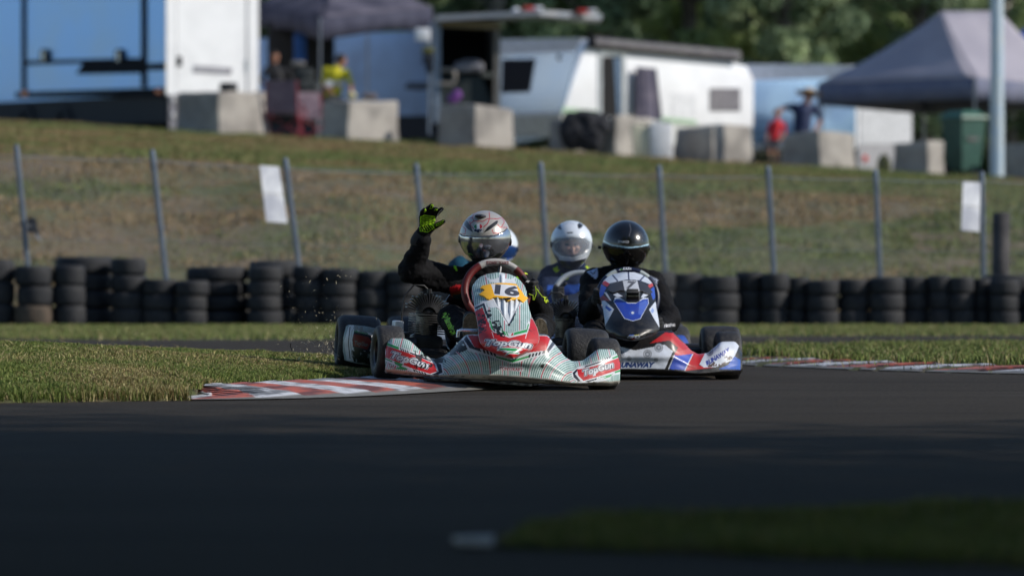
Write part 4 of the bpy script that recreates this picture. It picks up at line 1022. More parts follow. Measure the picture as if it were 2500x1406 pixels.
fchair('red folding chair with crossed legs beside the block, right one', 766, 129.2, 24, 1.0)
p = base(840, 131.5); t = thing('camp_table', 'folding camp table with trays in front of the yellow shirt', 'table', p)
b = MB(); b.box((.0, 0, .74), (1.25, .6, .04), bev=.01); b.build('tabletop', mat('dark_table', (.06, .06, .07), .6), t)
for sx in (-.55, .55):
    for sy in (-.25, .25): b = MB(); b.tube([(sx, sy, 0), (sx, sy, .73)], .015, 8); b.build('leg', alu, t)
b = MB(); b.box(at(822, 206, 131.3), (.34, .3, .10), bev=.02); tag(b.build('tray', mat('grey_tray', (.30, .31, .33), .4)), 'grey tray held up on the camp table before the yellow shirt', 'tray')
b = MB(); c = at(803, 205, 131.0); b.lathe([(-.01, 0.001), (-.01, .07), (.01, .075), (.012, .001)], 'Y', 20, M=Matrix.Translation(c)); tag(b.build('plate', white), 'round white plate edge on beside the grey tray', 'plate')
b = MB(); b.box(at(902, 236, 131), (.3, .3, .12), bev=.02); tag(b.build('food_box', mat('brown_box', (.22, .17, .15), .7)), 'low brown box at the right end of the camp table', 'box')
b = MB(); b.ell(at(858, 234, 130.8), (.10, .08, .09)); tag(b.build('plastic_bag', mat('pale_yellow_bag', (.55, .50, .28), .6)), 'pale yellow bag hanging off the camp table', 'bag')
b = MB(); b.box(at(733, 118, 137.5), (.28, .2, .75), bev=.08); tag(b.build('hanging_jacket', mat('blue_cloth', (.01, .07, .26), .8)), 'blue jacket hanging in the dark of the left tent', 'jacket')
b = MB(); b.box(at(728, 156, 133.2), (.30, .16, .12), bev=.05); tag(b.build('cap_box', mat('grey_helmet_bag', (.20, .19, .18), .7)), 'grey lid on the dark gear under the left tent', 'box')
b = MB(); b.box(at(744, 186, 132.6), (.40, .3, .34), bev=.08); b.box(at(750, 215, 132.5), (.5, .35, .3), bev=.08); tag(b.build('gear_bag', mat('dark_gear', (.022, .028, .03), .8, col2=(.12, .12, .11), scale=7, lo=.56, hi=.66)), 'dark gear bags piled under the left tent', 'bag')
b = MB(); b.prism([at(640, 95, 139), at(1000, 95, 139), at(1000, 300, 139), at(640, 300, 139)], (0, .1, 0))
b = MB(); b.box(at(735, 180, 138.5), (1.5, .5, 2.3), bev=.05); tag(b.build('storage_cabinet', mat('black_box', (.006, .007, .010), .8)), 'black storage cabinet at the back of the left tent', 'cabinet')

# ================================================================== TREES
leafm = vmat('leaf', .6, spec=.3)
_n = leafm.node_tree; _t = _n.nodes.new('ShaderNodeBsdfTranslucent'); _x = _n.nodes.new('ShaderNodeMixShader'); _x.inputs[0].default_value = .45
_a = [k for k in _n.nodes if k.type == 'ATTRIBUTE'][0]; _n.links.new(_a.outputs['Color'], _t.inputs[0]); _n.links.new(_n.nodes['Principled BSDF'].outputs[0], _x.inputs[1]); _n.links.new(_t.outputs[0], _x.inputs[2]); _n.links.new(_x.outputs[0], _n.nodes['Material Output'].inputs[0])
barkm = mat('bark', (.16, .14, .125), .9, col2=(.09, .08, .07), scale=3, bump=.6, bscale=10)
def crown_np(n, clumps, leaf, hue, seed):
    r = np.random.default_rng(seed); ci = r.integers(0, len(clumps), n); cc = np.array([c[:3] for c in clumps])[ci]; cr = np.array([c[3] for c in clumps])[ci]; ct = np.array([c[4] for c in clumps])[ci]
    d = r.normal(size=(n, 3)); d /= np.linalg.norm(d, axis=1)[:, None]; rad = (r.random(n) ** .38) * cr
    P = cc + d * rad[:, None] * np.array([1, 1, .8])
    a = r.normal(size=(n, 3)); a /= np.linalg.norm(a, axis=1)[:, None]; b = np.cross(a, r.normal(size=(n, 3))); b /= np.linalg.norm(b, axis=1)[:, None]
    L = leaf * (.6 + .8 * r.random(n))[:, None]
    V = np.stack([P - a * L, P + b * L * .45, P + a * L, P - b * L * .45], 1).reshape(-1, 3)
    Fq = np.arange(n * 4).reshape(-1, 4)
    base_ = np.array([lin(h) for h in hue])[np.minimum(ct, len(hue) - 1)]
    C = np.repeat(base_ * (1.9 + 1.5 * r.random(n))[:, None], 4, 0); return V, Fq, C
def tree(label, x, Y, h, cr, hue, seed, n=16000, leaf=.13, pale=False, name='tall_tree', low=.25, clumps_n=34, csc=1.0, group='trees behind the paddock'):
    r = random.Random(seed); z = gz(x, Y) if Y > 66 else 0.0
    t = thing(name, label, 'tree', (x, Y, z), group)
    m = MB(); pts = [Vector((0, 0, -.2))]; lean = (r.uniform(-.4, .4), r.uniform(-.4, .4))
    for k in range(1, 6): pts.append(Vector((lean[0] * k / 5 + r.uniform(-.08, .08), lean[1] * k / 5, h * .85 * k / 5)))
    rr = [h * .018 * (1 - .8 * k / 5) + .03 for k in range(6)]; m.tube(pts, rr, 10); cl = []
    for k in range(clumps_n):
        f = low + (1 - low) * (k + .5) / clumps_n; zc = h * f; wr_ = cr * math.sin(math.pi * min(1, max(.12, (f - low) / (1 - low) * .85 + .12))) ** .6
        a = r.random() * math.tau; d = wr_ * r.uniform(.25, 1.0)
        cl.append((math.cos(a) * d, math.sin(a) * d, zc, cr * r.uniform(.22, .42) * csc, r.choice([0, 0, 1, 1, 2])))
        if k % 2 == 0:
            s0 = pts[0].lerp(pts[-1], min(.98, f * .9)); e0 = Vector((cl[-1][0], cl[-1][1], zc)); m.tube([s0, s0.lerp(e0, .5) + Vector((0, 0, .15)), e0], [.05, .035, .012], 6)
    m.build('trunk', barkm if not pale else mat('pale_bark', (.30, .28, .26), .9, col2=(.2, .18, .17), scale=2), t, smooth=60)
    V, Fq, C = crown_np(n, cl, leaf, hue, seed); np_mesh('crown', V, Fq, leafm, cols=C, parent=t); return t
H1 = ['465440', '56644c', '667258']; H2 = ['626e4e', '76805a', '8a9266']; H3 = ['4e5a46', '606b54', '747e62']
TR = [(-14.5, 176, 15, 3.4, H1, 'dark tree behind the race trailer at far left'), (-9.2, 182, 16, 3.4, H1, 'dark tree behind the left tent'), (-3.8, 172, 14, 2.9, H1, 'dark green tree above the box trailer roof'),
      (-.6, 178, 15, 2.4, H1, 'pale trunked tree right of the box trailer'), (2.2, 170, 14, 2.4, H1, 'dark tree above the rolled awning'), (4.9, 176, 15, 2.3, H2, 'yellow green tree above the caravan window'),
      (7.4, 168, 13, 2.2, H3, 'mid green tree left of the large right tent'), (9.3, 178, 15, 2.4, H2, 'bright green tree above the man in the hat'), (11.6, 172, 14, 2.2, H3, 'olive tree just left of the tent peak'), (14.2, 176, 15, 2.6, H3, 'grey green tree behind the tent peak'), (17.5, 172, 14, 3, H2, 'green tree beyond the pole at the right')]
for i, (x, Y, h, cr, hue, lb) in enumerate(TR): tree(lb, x, Y, h, cr, hue, 100 + i, pale=(i in (3, 9)), low=.10, n=24000, clumps_n=80, csc=.75)
# far woodland that reads as one mass
r = random.Random(5); cl = []
for k in range(520):
    x = r.uniform(-46, 46); Y = r.uniform(186, 206); cl.append((x, Y, gz(x, Y) + r.uniform(.5, 15.5), r.uniform(1.0, 2.3), r.choice([0, 0, 0, 1, 1, 2])))
for k in range(260): cl.append((r.uniform(-46, 46), 212, r.uniform(3, 20), 3.2, 0))
V, Fq, C = crown_np(230000, cl, .36, ['485642', '56634b', '6a7456'], 77)
o = np_mesh('woodland', V, Fq, leafm, cols=C); tag(o, 'dark far woodland closing the view behind the paddock', 'woodland', kind='stuff')

# unseen trees added around the camera to shade the near asphalt and block sky
ST = ((6.6, 12.5, 11, 5.2, 62000, 'added unseen broad dense tree right of the track, farthest of the shade trees'), (5.6, 6.5, 11, 5.6, 66000, 'added unseen broad dense shade tree right of the camera, second farthest'), (6.5, 0.5, 11, 5.4, 55000, 'added unseen broad dense shade tree right of the camera, nearest one'),
      (8.8, 15.5, 10, 4.2, 21000, 'added unseen thin shade tree right of the track nearest the karts'), (4.2, 14.0, 13, 5.2, 50000, 'added unseen tall shade tree leaning over the near asphalt on the right'), (-4.0, 13.0, 13, 5.2, 50000, 'added unseen tall shade tree leaning over the near asphalt on the left'), (-8.2, 16.0, 10, 4.4, 26000, 'added unseen shade tree left of the track nearest the karts'), (13.5, 18.5, 12, 5.0, 13000, 'added unseen sparse shade tree well right of the track'), (4.3, 19.5, 13, 4.8, 40000, 'added unseen tall shade tree with a high crown right of the track'), (-4.3, 19.0, 13, 4.8, 40000, 'added unseen tall shade tree with a high crown left of the track'),
      (-5.8, 11.0, 11, 5.2, 60000, 'added unseen broad dense shade tree left of the track, farthest on that side'), (-5.4, 4.5, 11, 5.6, 60000, 'added unseen broad dense shade tree left of the camera, nearest one'), (0.5, -7.0, 12, 5.6, 55000, 'added unseen broad dense shade tree behind the camera'))
for i, (x, Y, h, cr, n, lb) in enumerate(ST):
    tree(lb, x, Y, h, cr, H1, 300 + i, n=n, leaf=.10, low=.42 if h > 12 and Y > 0 else .26, clumps_n=64, group='unseen shade trees added beside the camera', name='added_shade_tree')
# ================================================================== KARTS
# kart frame: origin on the ground under the front axle, +X the driver's left hand, +Y to the rear, +Z up
class KF:
    def __init__(s, loc, yaw, roll, pitch=0):
        s.loc = Vector(loc); s.rot = (math.radians(pitch), math.radians(roll), math.radians(yaw))
        from mathutils import Euler
        s.M = Matrix.Translation(s.loc) @ Euler(s.rot, 'XYZ').to_matrix().to_4x4(); s.I = s.M.inverted(); s.A = np.array(s.M); s.B = np.array(s.I)
    def k(s, px, py, yl):
        """place on the kart, at length yl behind the front axle"""
        px = np.asarray(px, float); py = np.asarray(py, float); yl = np.asarray(yl, float) + 0 * px
        o = s.B[:3, :3] @ np.array([0, 0, HC]) + s.B[:3, 3]
        d = np.stack([(px - 1250) / F, np.ones_like(px), -(py - YH) / F], -1) @ s.B[:3, :3].T
        t = (yl - o[1]) / d[..., 1]; return o + d * t[..., None]
    def v(s, px, py, yl): return Vector(s.k(px, py, yl))
    def proj(s, V):
        w = np.asarray(V) @ s.A[:3, :3].T + s.A[:3, 3]; return 1250 + w[:, 0] / w[:, 1] * F, YH - (w[:, 2] - HC) / w[:, 1] * F
C1 = (780, 470, 2.756); C2 = (900, 730, 3.906); C3 = (1300, 520, 3.348); C4 = (960, 480, 4.395); C5 = (1100, 640, 5.408); C6 = (1420, 640, 6.39)
def c2p(f, x, y): return f[0] + x / f[2], f[1] + y / f[2]
K1 = KF((-.088, 30.0, .022), 6.8, 3.3, 1.0)
K2 = KF((.62, 32.8, 0), 3.0, .6)
K3 = KF((.43, 35.9, 0), 5.0, .5)
K4 = KF((.03, 38.5, 0), 8.0, .5)

# ---- shared bumper shape, measured on the leading kart
_top = np.array([(158, 500), (160, 450), (172, 412), (215, 378), (345, 380), (400, 402), (470, 468), (545, 540), (620, 575), (700, 560), (770, 515), (850, 430), (930, 345), (1000, 340), (1300, 342), (1700, 348), (1745, 395), (1830, 495), (1870, 550), (1950, 600), (2050, 592), (2120, 540), (2190, 482), (2335, 480), (2385, 512), (2396, 560), (2398, 600)], float)
_bot = np.array([(158, 680), (170, 700), (400, 726), (700, 745), (1250, 772), (1600, 800), (1950, 820), (2300, 824), (2380, 812), (2398, 790)], float)
NU, NV = 780, 84
_cx = np.linspace(158, 2398, NU); _ct = np.interp(_cx, _top[:, 0], _top[:, 1]); _cb = np.interp(_cx, _bot[:, 0], _bot[:, 1])
_ct = np.convolve(np.pad(_ct, 7, 'edge'), np.ones(15) / 15, 'valid')
def _bump():
    t = np.linspace(0, 1, NV); cx = np.repeat(_cx[:, None], NV, 1); cy = _cb[:, None] + (_ct - _cb)[:, None] * t[None]
    px, py = c2p(C2, cx, cy); yl = np.full(px.shape, -.3)
    for _ in range(4):
        P = K1.k(px, py, yl); x = P[..., 0]; ax = np.abs(x); T = t[None] + 0 * x
        h = (_cb - _ct)[:, None] / 3.906 / 505
        yl = -.345 + .62 * np.clip(ax - .10, 0, 1) ** 2 + 2.2 * np.clip(ax - .49, 0, 1) ** 2 + .05 * T ** 1.5 + .05 * T ** 8
        yl = yl + .035 * np.clip(1 - T / .12, 0, 1) ** 2
        yl = yl + .05 * np.exp(-((ax - .30) / .09) ** 2) * T            # scoop beside the ears
        yl = yl - .018 * np.exp(-((T - .42) / .10) ** 2) * np.exp(-(x / .30) ** 4)  # crease
        yl = yl + .004 * (fbm(x * 14, T * 5, 3, 4) - .5)
    front = np.stack([P[..., 0], yl, P[..., 2]], -1)
    tp = front[:, -1]; bt = front[:, 0]
    extra = [tp + [0, .03, .002], tp + [0, .075, -.012], tp + [0, .085, -.03], bt * 1 + [0, .10, .03], bt + [0, .085, .005], bt + [0, .04, -.004]]
    return np.concatenate([front, np.stack(extra, 1)], 1)
BG = _bump()
def ring_faces(nu, nv):
    i = np.arange(nu - 1)[:, None] * nv; j = np.arange(nv); j2 = (j + 1) % nv
    return np.stack([i + j, i + nv + j, i + nv + j2, i + j2], -1).reshape(-1, 4)
plastic = vmat('painted_plastic', .38, coat=.12, dirt=.35, bump=.03, bscale=30)
def bumper(kf, root, paint, base):
    nv = BG.shape[1]; V = BG.reshape(-1, 3); X, Y = kf.proj(V); p = Paint(X, Y, base)
    fr = (np.arange(len(V)) % nv) < NV + 2; p.mask = fr; paint(p, ((np.arange(len(V)) % nv) / (NV - 1)))
    o = np_mesh('front_bumper', V, ring_faces(NU, nv), plastic, cols=p.C, parent=root, smooth=True)
    return o
def nose_edges(rows, L, R, n):
    y = np.linspace(rows[0], rows[-1], n); return y, np.interp(y, rows, L), np.interp(y, rows, R)
def nose(kf, root, fr, rows, L, R, y_top, y_bot, paint, base, ridges=None, nu=190, nv=250):
    cy, l, r = nose_edges(rows, L, R, nv); u = np.linspace(-1, 1, nu); uu = u[:, None] + 0 * cy[None]
    cx = (l + r) / 2 + (r - l) / 2 * uu; CY = np.repeat(cy[None], nu, 0); px, py = c2p(fr, cx, CY)
    v = (CY - cy[0]) / (cy[-1] - cy[0]); yl = y_bot + (y_top - y_bot) * (1 - v) ** 1.35 + .085 * np.abs(uu) ** 2.4 + .02 * np.clip((v - .93) / .07, 0, 1) ** 2
    yl = yl - .018 * np.sin(np.pi * np.clip(v, 0, 1)) - .01 * np.exp(-((v - .70) / .08) ** 2)
    if ridges is not None: yl = yl - ridges(cx, CY)
    P = kf.k(px, py, yl); P[..., 1] = yl
    X, Y = kf.proj(P.reshape(-1, 3)); p = Paint(X, Y, base, fr); paint(p); eg = (np.abs(uu).ravel() > .982) | (v.ravel() > .985); p.put(eg & (v.ravel() > .5), 'a08a86' if y_bot < -.465 else '08080a')
    o = np_mesh('nose_panel', P.reshape(-1, 3), grid_faces(nu, nv), plastic, cols=p.C, parent=root, smooth=True)
    m = o.modifiers.new('t', 'SOLIDIFY'); m.thickness = .007; m.offset = 0
    def depth(cx_, cy_):
        """length coordinate of the panel at an artwork point"""
        cy_ = np.clip(cy_, cy[0], cy[-1]); ll = np.interp(cy_, cy, l); rr = np.interp(cy_, cy, r); q = np.clip((cx_ - (ll + rr) / 2) / ((rr - ll) / 2), -1.1, 1.1); v = (cy_ - cy[0]) / (cy[-1] - cy[0])
        return y_bot + (y_top - y_bot) * (1 - v) ** 1.35 + .085 * np.abs(q) ** 2.4
    return o, depth
def patch(kf, root, name, fr, poly, depth, paint, base, m=None, step=2.0, th=.006):
    poly = np.array(poly, float); x0, y0 = poly.min(0); x1, y1 = poly.max(0); xs = np.arange(x0, x1 + step, step); ys = np.arange(y0, y1 + step, step)
    X, Y = np.meshgrid(xs, ys, indexing='ij'); px, py = c2p(fr, X, Y); yl = depth(X, Y); P = kf.k(px, py, yl); ins = in_poly(X.ravel(), Y.ravel(), poly)
    Fc = grid_faces(len(xs), len(ys)); Fc = Fc[ins[Fc].all(1)]; used = np.unique(Fc); re = np.full(X.size, -1); re[used] = np.arange(len(used))
    V = P.reshape(-1, 3)[used]; p = Paint(px.ravel()[used], py.ravel()[used], base, fr); paint(p)
    o = np_mesh(name, V, re[Fc], m or plastic, cols=p.C, parent=root, smooth=True); md = o.modifiers.new('t', 'SOLIDIFY'); md.thickness = th; md.offset = 0; return o

# ---- common parts
slick = mat('slick_rubber', (.018, .018, .021), .62, col2=(.045, .043, .042), scale=22, bump=.25, bscale=90, lo=.45, hi=.75)
rimm = mat('wheel_rim', (.05, .05, .055), .35, .8); goldrim = mat('gold_rim', (.16, .13, .07), .4, .7)
chrome = mat('chrome_tube', (.62, .64, .68), .22, .9); dkmet = mat('dark_metal', (.035, .036, .04), .42, .6, col2=(.06, .06, .065), scale=9)
finm = mat('engine_fin', (.10, .10, .105), .34, .7, col2=(.20, .20, .21), scale=14, lo=.5, hi=.7); blackp = mat('black_plastic', (.014, .014, .017), .45, col2=(.024, .024, .028), scale=8)
seatm = mat('seat_shell', (.03, .03, .034), .35, coat=.3)
def wheel(root, x, y, r, w, steer=0.0, rim=rimm):
    e = bpy.data.objects.new('wheel', None); COL.objects.link(e); e.parent = root; e.location = (x, y, r); e.rotation_euler = (random.random(), 0, math.radians(steer)); e.empty_display_size = .05
    m = MB(); prof = [(-.36 * w, r * .50), (-.48 * w, r * .56), (-.52 * w, r * .72), (-.50 * w, r * .87), (-.44 * w, r * .955), (-.34 * w, r * .99), (-.15 * w, r), (.15 * w, r), (.34 * w, r * .99), (.44 * w, r * .955), (.50 * w, r * .87), (.52 * w, r * .72), (.48 * w, r * .56), (.36 * w, r * .50)]
    m.lathe(prof, 'X', 48); m.build('tyre', slick, e, smooth=55)
    m = MB(); m.lathe([(-.44 * w, r * .53), (-.40 * w, r * .47), (-.1 * w, r * .40), (-.06 * w, r * .16), (.06 * w, r * .16), (.1 * w, r * .40), (.40 * w, r * .47), (.44 * w, r * .53)], 'X', 28)
    m.lathe([(-.3 * w, .001), (-.3 * w, r * .15), (.3 * w, r * .15), (.3 * w, .001)], 'X', 16)
    for k in range(3):
        a = k * math.tau / 3; m.tube([(0, 0, 0), (0, math.cos(a) * r * .42, math.sin(a) * r * .42)], r * .07, 6)
    m.build('rim', rim, e, smooth=40)
    return e
def common(root, kf, steer=4, spark=True):
    for sx in (-1, 1): wheel(root, sx * .53, 0, .130, .130, steer); wheel(root, sx * .58, 1.05, .140, .210, 0, goldrim)
    m = MB(); m.tube([(-.5, 1.05, .14), (.5, 1.05, .14)], .02, 12); m.build('rear_axle', dkmet, root)
    m = MB()
    for sx in (-1, 1):
        m.tube([(sx * .30, 1.15, .07), (sx * .32, .7, .055), (sx * .30, .2, .055), (sx * .2, -.05, .055), (sx * .16, -.2, .06)], .014, 8)
        m.tube([(sx * .25, .0, .06), (sx * .44, 0, .13)], .016, 8)
    m.tube([(-.3, .75, .055), (.3, .75, .055)], .014, 8); m.tube([(-.3, .3, .055), (.3, .3, .055)], .014, 8); m.tube([(-.2, -.03, .055), (.2, -.03, .055)], .014, 8)
    m.build('frame', dkmet, root)
    m = MB(); m.prism([(-.28, .05, .036), (.28, .05, .036), (.30, .72, .036), (-.30, .72, .036)], (0, 0, .004)); m.prism([(-.28, .05, .036), (.28, .05, .036), (.17, -.2, .036), (-.17, -.2, .036)], (0, 0, -.003)); m.build('floor_tray', alu, root, smooth=0)
    # bucket seat
    vs = []; n, q = 15, 12
    for i in range(n):
        a = -1 + 2 * i / (n - 1)
        for j in range(q):
            b = j / (q - 1); z = .05 + .42 * b ** 1.8 * (1 - .25 * abs(a) ** 3) + .10 * abs(a) ** 3 * (1 - b); yy = .60 + .30 * (b ** .7) - .10 * abs(a) ** 3 * b - .02; vs.append((a * (.155 + .03 * b), yy + .04, z))
    m = MB(); m.add(vs, [(i * q + j, (i + 1) * q + j, (i + 1) * q + j + 1, i * q + j + 1) for i in range(n - 1) for j in range(q - 1)]); o = m.build('seat', seatm, root, smooth=80); md = o.modifiers.new('t', 'SOLIDIFY'); md.thickness = .008
    m = MB(); m.tube([(0.0, .10, .08), (0, .35, .34)], .011, 8); m.build('steering_column', dkmet, root)
    m = MB(); m.lathe([(-.003, .02), (-.003, .09), (.003, .09), (.003, .02)], 'X', 26, c=(.17, 1.05, .14)); m.build('brake_disc', chrome, root)
    for sx in (-1, 1):
        m = MB(); m.tube([(sx * .10, -.08, .05), (sx * .11, -.09, .19), (sx * .20, -.09, .195), (sx * .21, -.08, .06)], .008, 8); m.build('pedal', chrome, root)
    m = MB(); m.tube([(-.55, 1.22, .15), (-.4, 1.27, .15), (.4, 1.27, .15), (.55, 1.22, .15)], .03, 10); m.tube([(-.3, 1.12, .07), (-.3, 1.27, .15)], .012, 8); m.tube([(.3, 1.12, .07), (.3, 1.27, .15)], .012, 8); m.build('rear_bumper', blackp, root)
def engine(root, ex=-.278, ey=.65, headm=None):
    headm = headm or mat('head_fin', (.022, .023, .026), .4, .6, col2=(.05, .05, .055), scale=14); e = MB(); e.box((ex, ey, .15), (.15, .22, .12), bev=.02); e.box((ex + .01, ey + .02, .10), (.20, .26, .05), bev=.01); e.tube([(ex - .06, ey - .10, .15), (ex - .11, ey - .10, .15)], .045, 16)
    en = e.build('engine', dkmet, root)
    m = MB()
    for k in range(9):
        z = .216 + k * .0115; m.prism([(ex + .094 * math.cos(a) * (1 - .35 * abs(math.sin(a)) ** 6 * 0), ey + .085 * math.sin(a), z) for a in [j * math.tau / 20 for j in range(20)]], (0, 0, .0052))
    m.tube([(ex, ey, .20), (ex, ey, .33)], .055, 18); m.build('cylinder', finm, en)
    m = MB()
    for k in range(19):
        a = math.radians(-74 + 148 * k / 18); c, s = math.sin(a), math.cos(a); r0, r1 = .035, .112 + .007 * math.sin(k * 2.1); w = .0034
        px_, pz_ = ex + c * r0, .315 + s * r0; qx, qz = ex + c * r1, .315 + s * r1 * .93; nx, nz = s * w, -c * w
        prof = [(px_ - nx, ey - .075, pz_ - nz), (px_ + nx, ey - .075, pz_ + nz), (qx + nx * .6, ey - .055, qz + nz * .6), (qx - nx * .6, ey - .055, qz - nz * .6)]
        m.prism(prof, (0, .12, 0))
    m.ell((ex, ey, .325), (.06, .07, .05), 16, 8); m.build('cylinder_head', headm, en, smooth=30)
    m = MB(); m.tube([(ex - .12, ey - .06, .20), (ex - .135, ey - .06, .30), (ex - .125, ey - .06, .40), (ex - .08, ey - .05, .455), (ex - .03, ey - .04, .455), (ex, ey - .03, .43)], .0045, 8); m.tube([(ex, ey - .03, .38), (ex, ey - .03, .44)], .012, 10); m.build('spark_lead', blackp, en)
    m = MB(); m.box((ex + .02, ey - .17, .105), (.14, .14, .085), bev=.018); m.box((ex + .02, ey - .245, .118), (.09, .01, .018), bev=.003); m.build('airbox', blackp, en)
    m = MB(); m.box((ex - .145, ey, .24), (.045, .16, .065), bev=.008); m.build('coil_cover', mat('white_cover', (.72, .74, .78), .4), en)
    m = MB(); m.tube([(ex - .13, ey - .02, .20), (ex - .15, ey - .02, .17), (ex - .12, ey - .04, .10)], .02, 8); m.box((ex - .12, ey - .05, .19), (.06, .08, .06), bev=.012); m.build('carburettor', dkmet, en)
    m = MB(); m.tube([(ex - .02, ey + .15, .13), (ex - .02, ey + .3, .12), (ex - .06, ey + .52, .13)], [.035, .055, .03], 14); m.build('exhaust', dkmet, en)
    return en
def sidepods(root, cols, kf=None, paintL=None):
    for sx in (-1, 1):
        n = 60; V = []; x0, x1 = .34, .54
        ys = np.linspace(.16, .86, 24); a = np.linspace(0, 2 * np.pi, 29)[:-1]
        for y in ys:
            e = min(1, (y - .16) / .10 + .25, (.86 - y) / .10 + .25) ** .5; cx = (x0 + x1) / 2; rx = (x1 - x0) / 2 * (.92 + .08 * e); rz = .045 * e; zc = .075
            for t in a:
                cc, ss = math.cos(t), math.sin(t); V.append((sx * (cx + rx * np.sign(cc) * abs(cc) ** .45), y, zc + rz * np.sign(ss) * abs(ss) ** .55))
        V = np.array(V, float); nv = 28; Fc = ring_faces(len(ys), nv); Vf = V
        C = np.zeros((len(V), 3)); C[:] = lin(cols[0]); C[(V[:, 2] < .065)] = lin(cols[1]); C[(V[:, 1] > .45) & (V[:, 2] > .09)] = lin(cols[2])
        if sx > 0: Fc = Fc[:, ::-1]
        o = np_mesh('side_pod', V, Fc, plastic, cols=C, parent=root, smooth=True)
        m2 = MB(); m2.v = [tuple(v) for v in V[:28]]; m2.f = [tuple(range(28))]; m2.m = [0]
        me = o.data; b = bmesh.new(); b.from_mesh(me); b.verts.ensure_lookup_table(); b.faces.new([b.verts[i] for i in range(28)]); b.faces.new([b.verts[len(V) - 28 + i] for i in range(28)][::-1]); bmesh.ops.recalc_face_normals(b, faces=b.faces[:]); b.to_mesh(me); b.free()
def steering(root, kf, c, r, tilt, spin, paint, base, rough=.4, rt=.0165, vr=.92):
    """tilt: lean of the ring (deg from upright)"""
    n, q = 150, 22; V = []
    R3 = Matrix.Rotation(math.radians(-tilt), 3, 'X'); 
    for i in range(n):
        a = i * math.tau / n; fl = 1.0 if math.cos(a) > -.75 else 1.0
        for j in range(q):
            b = j * math.tau / q; rr = r + rt * math.cos(b); p = Vector((math.sin(a) * rr, rt * math.sin(b), math.cos(a) * rr * vr)); p = R3 @ p; V.append((p.x + c[0], p.y + c[1], p.z + c[2]))
    V = np.array(V); i = np.arange(n)[:, None]; j = np.arange(q)[None]; f = np.stack([i * q + j, ((i + 1) % n) * q + j, ((i + 1) % n) * q + (j + 1) % q, i * q + (j + 1) % q], -1).reshape(-1, 4)
    X, Y = kf.proj(V); p = Paint(X, Y, base); ang = np.repeat(np.degrees(np.arctan2(np.sin(np.arange(n) * math.tau / n), np.cos(np.arange(n) * math.tau / n))), q); paint(p, ang)
    o = np_mesh('steering_wheel', V, f, vmat('grip_%d' % int(rough * 100), rough, bump=.08, bscale=120), cols=p.C, parent=root, smooth=True)
    m = MB(); cc = Vector(c)
    for a in (0, 125, -125):
        a = math.radians(a + spin); e = R3 @ Vector((math.sin(a) * r, 0, math.cos(a) * r * vr)); m.tube([cc + Vector((0, -.01, 0)), cc + e * .5 + Vector((0, -.008, 0)), cc + e], [.016, .010, .008], 8)
    m.lathe([(-.012, .001), (-.012, .03), (.012, .03), (.012, .001)], 'Y', 18, M=Matrix.Translation(cc)); m.build('spokes', dkmet, o); return o

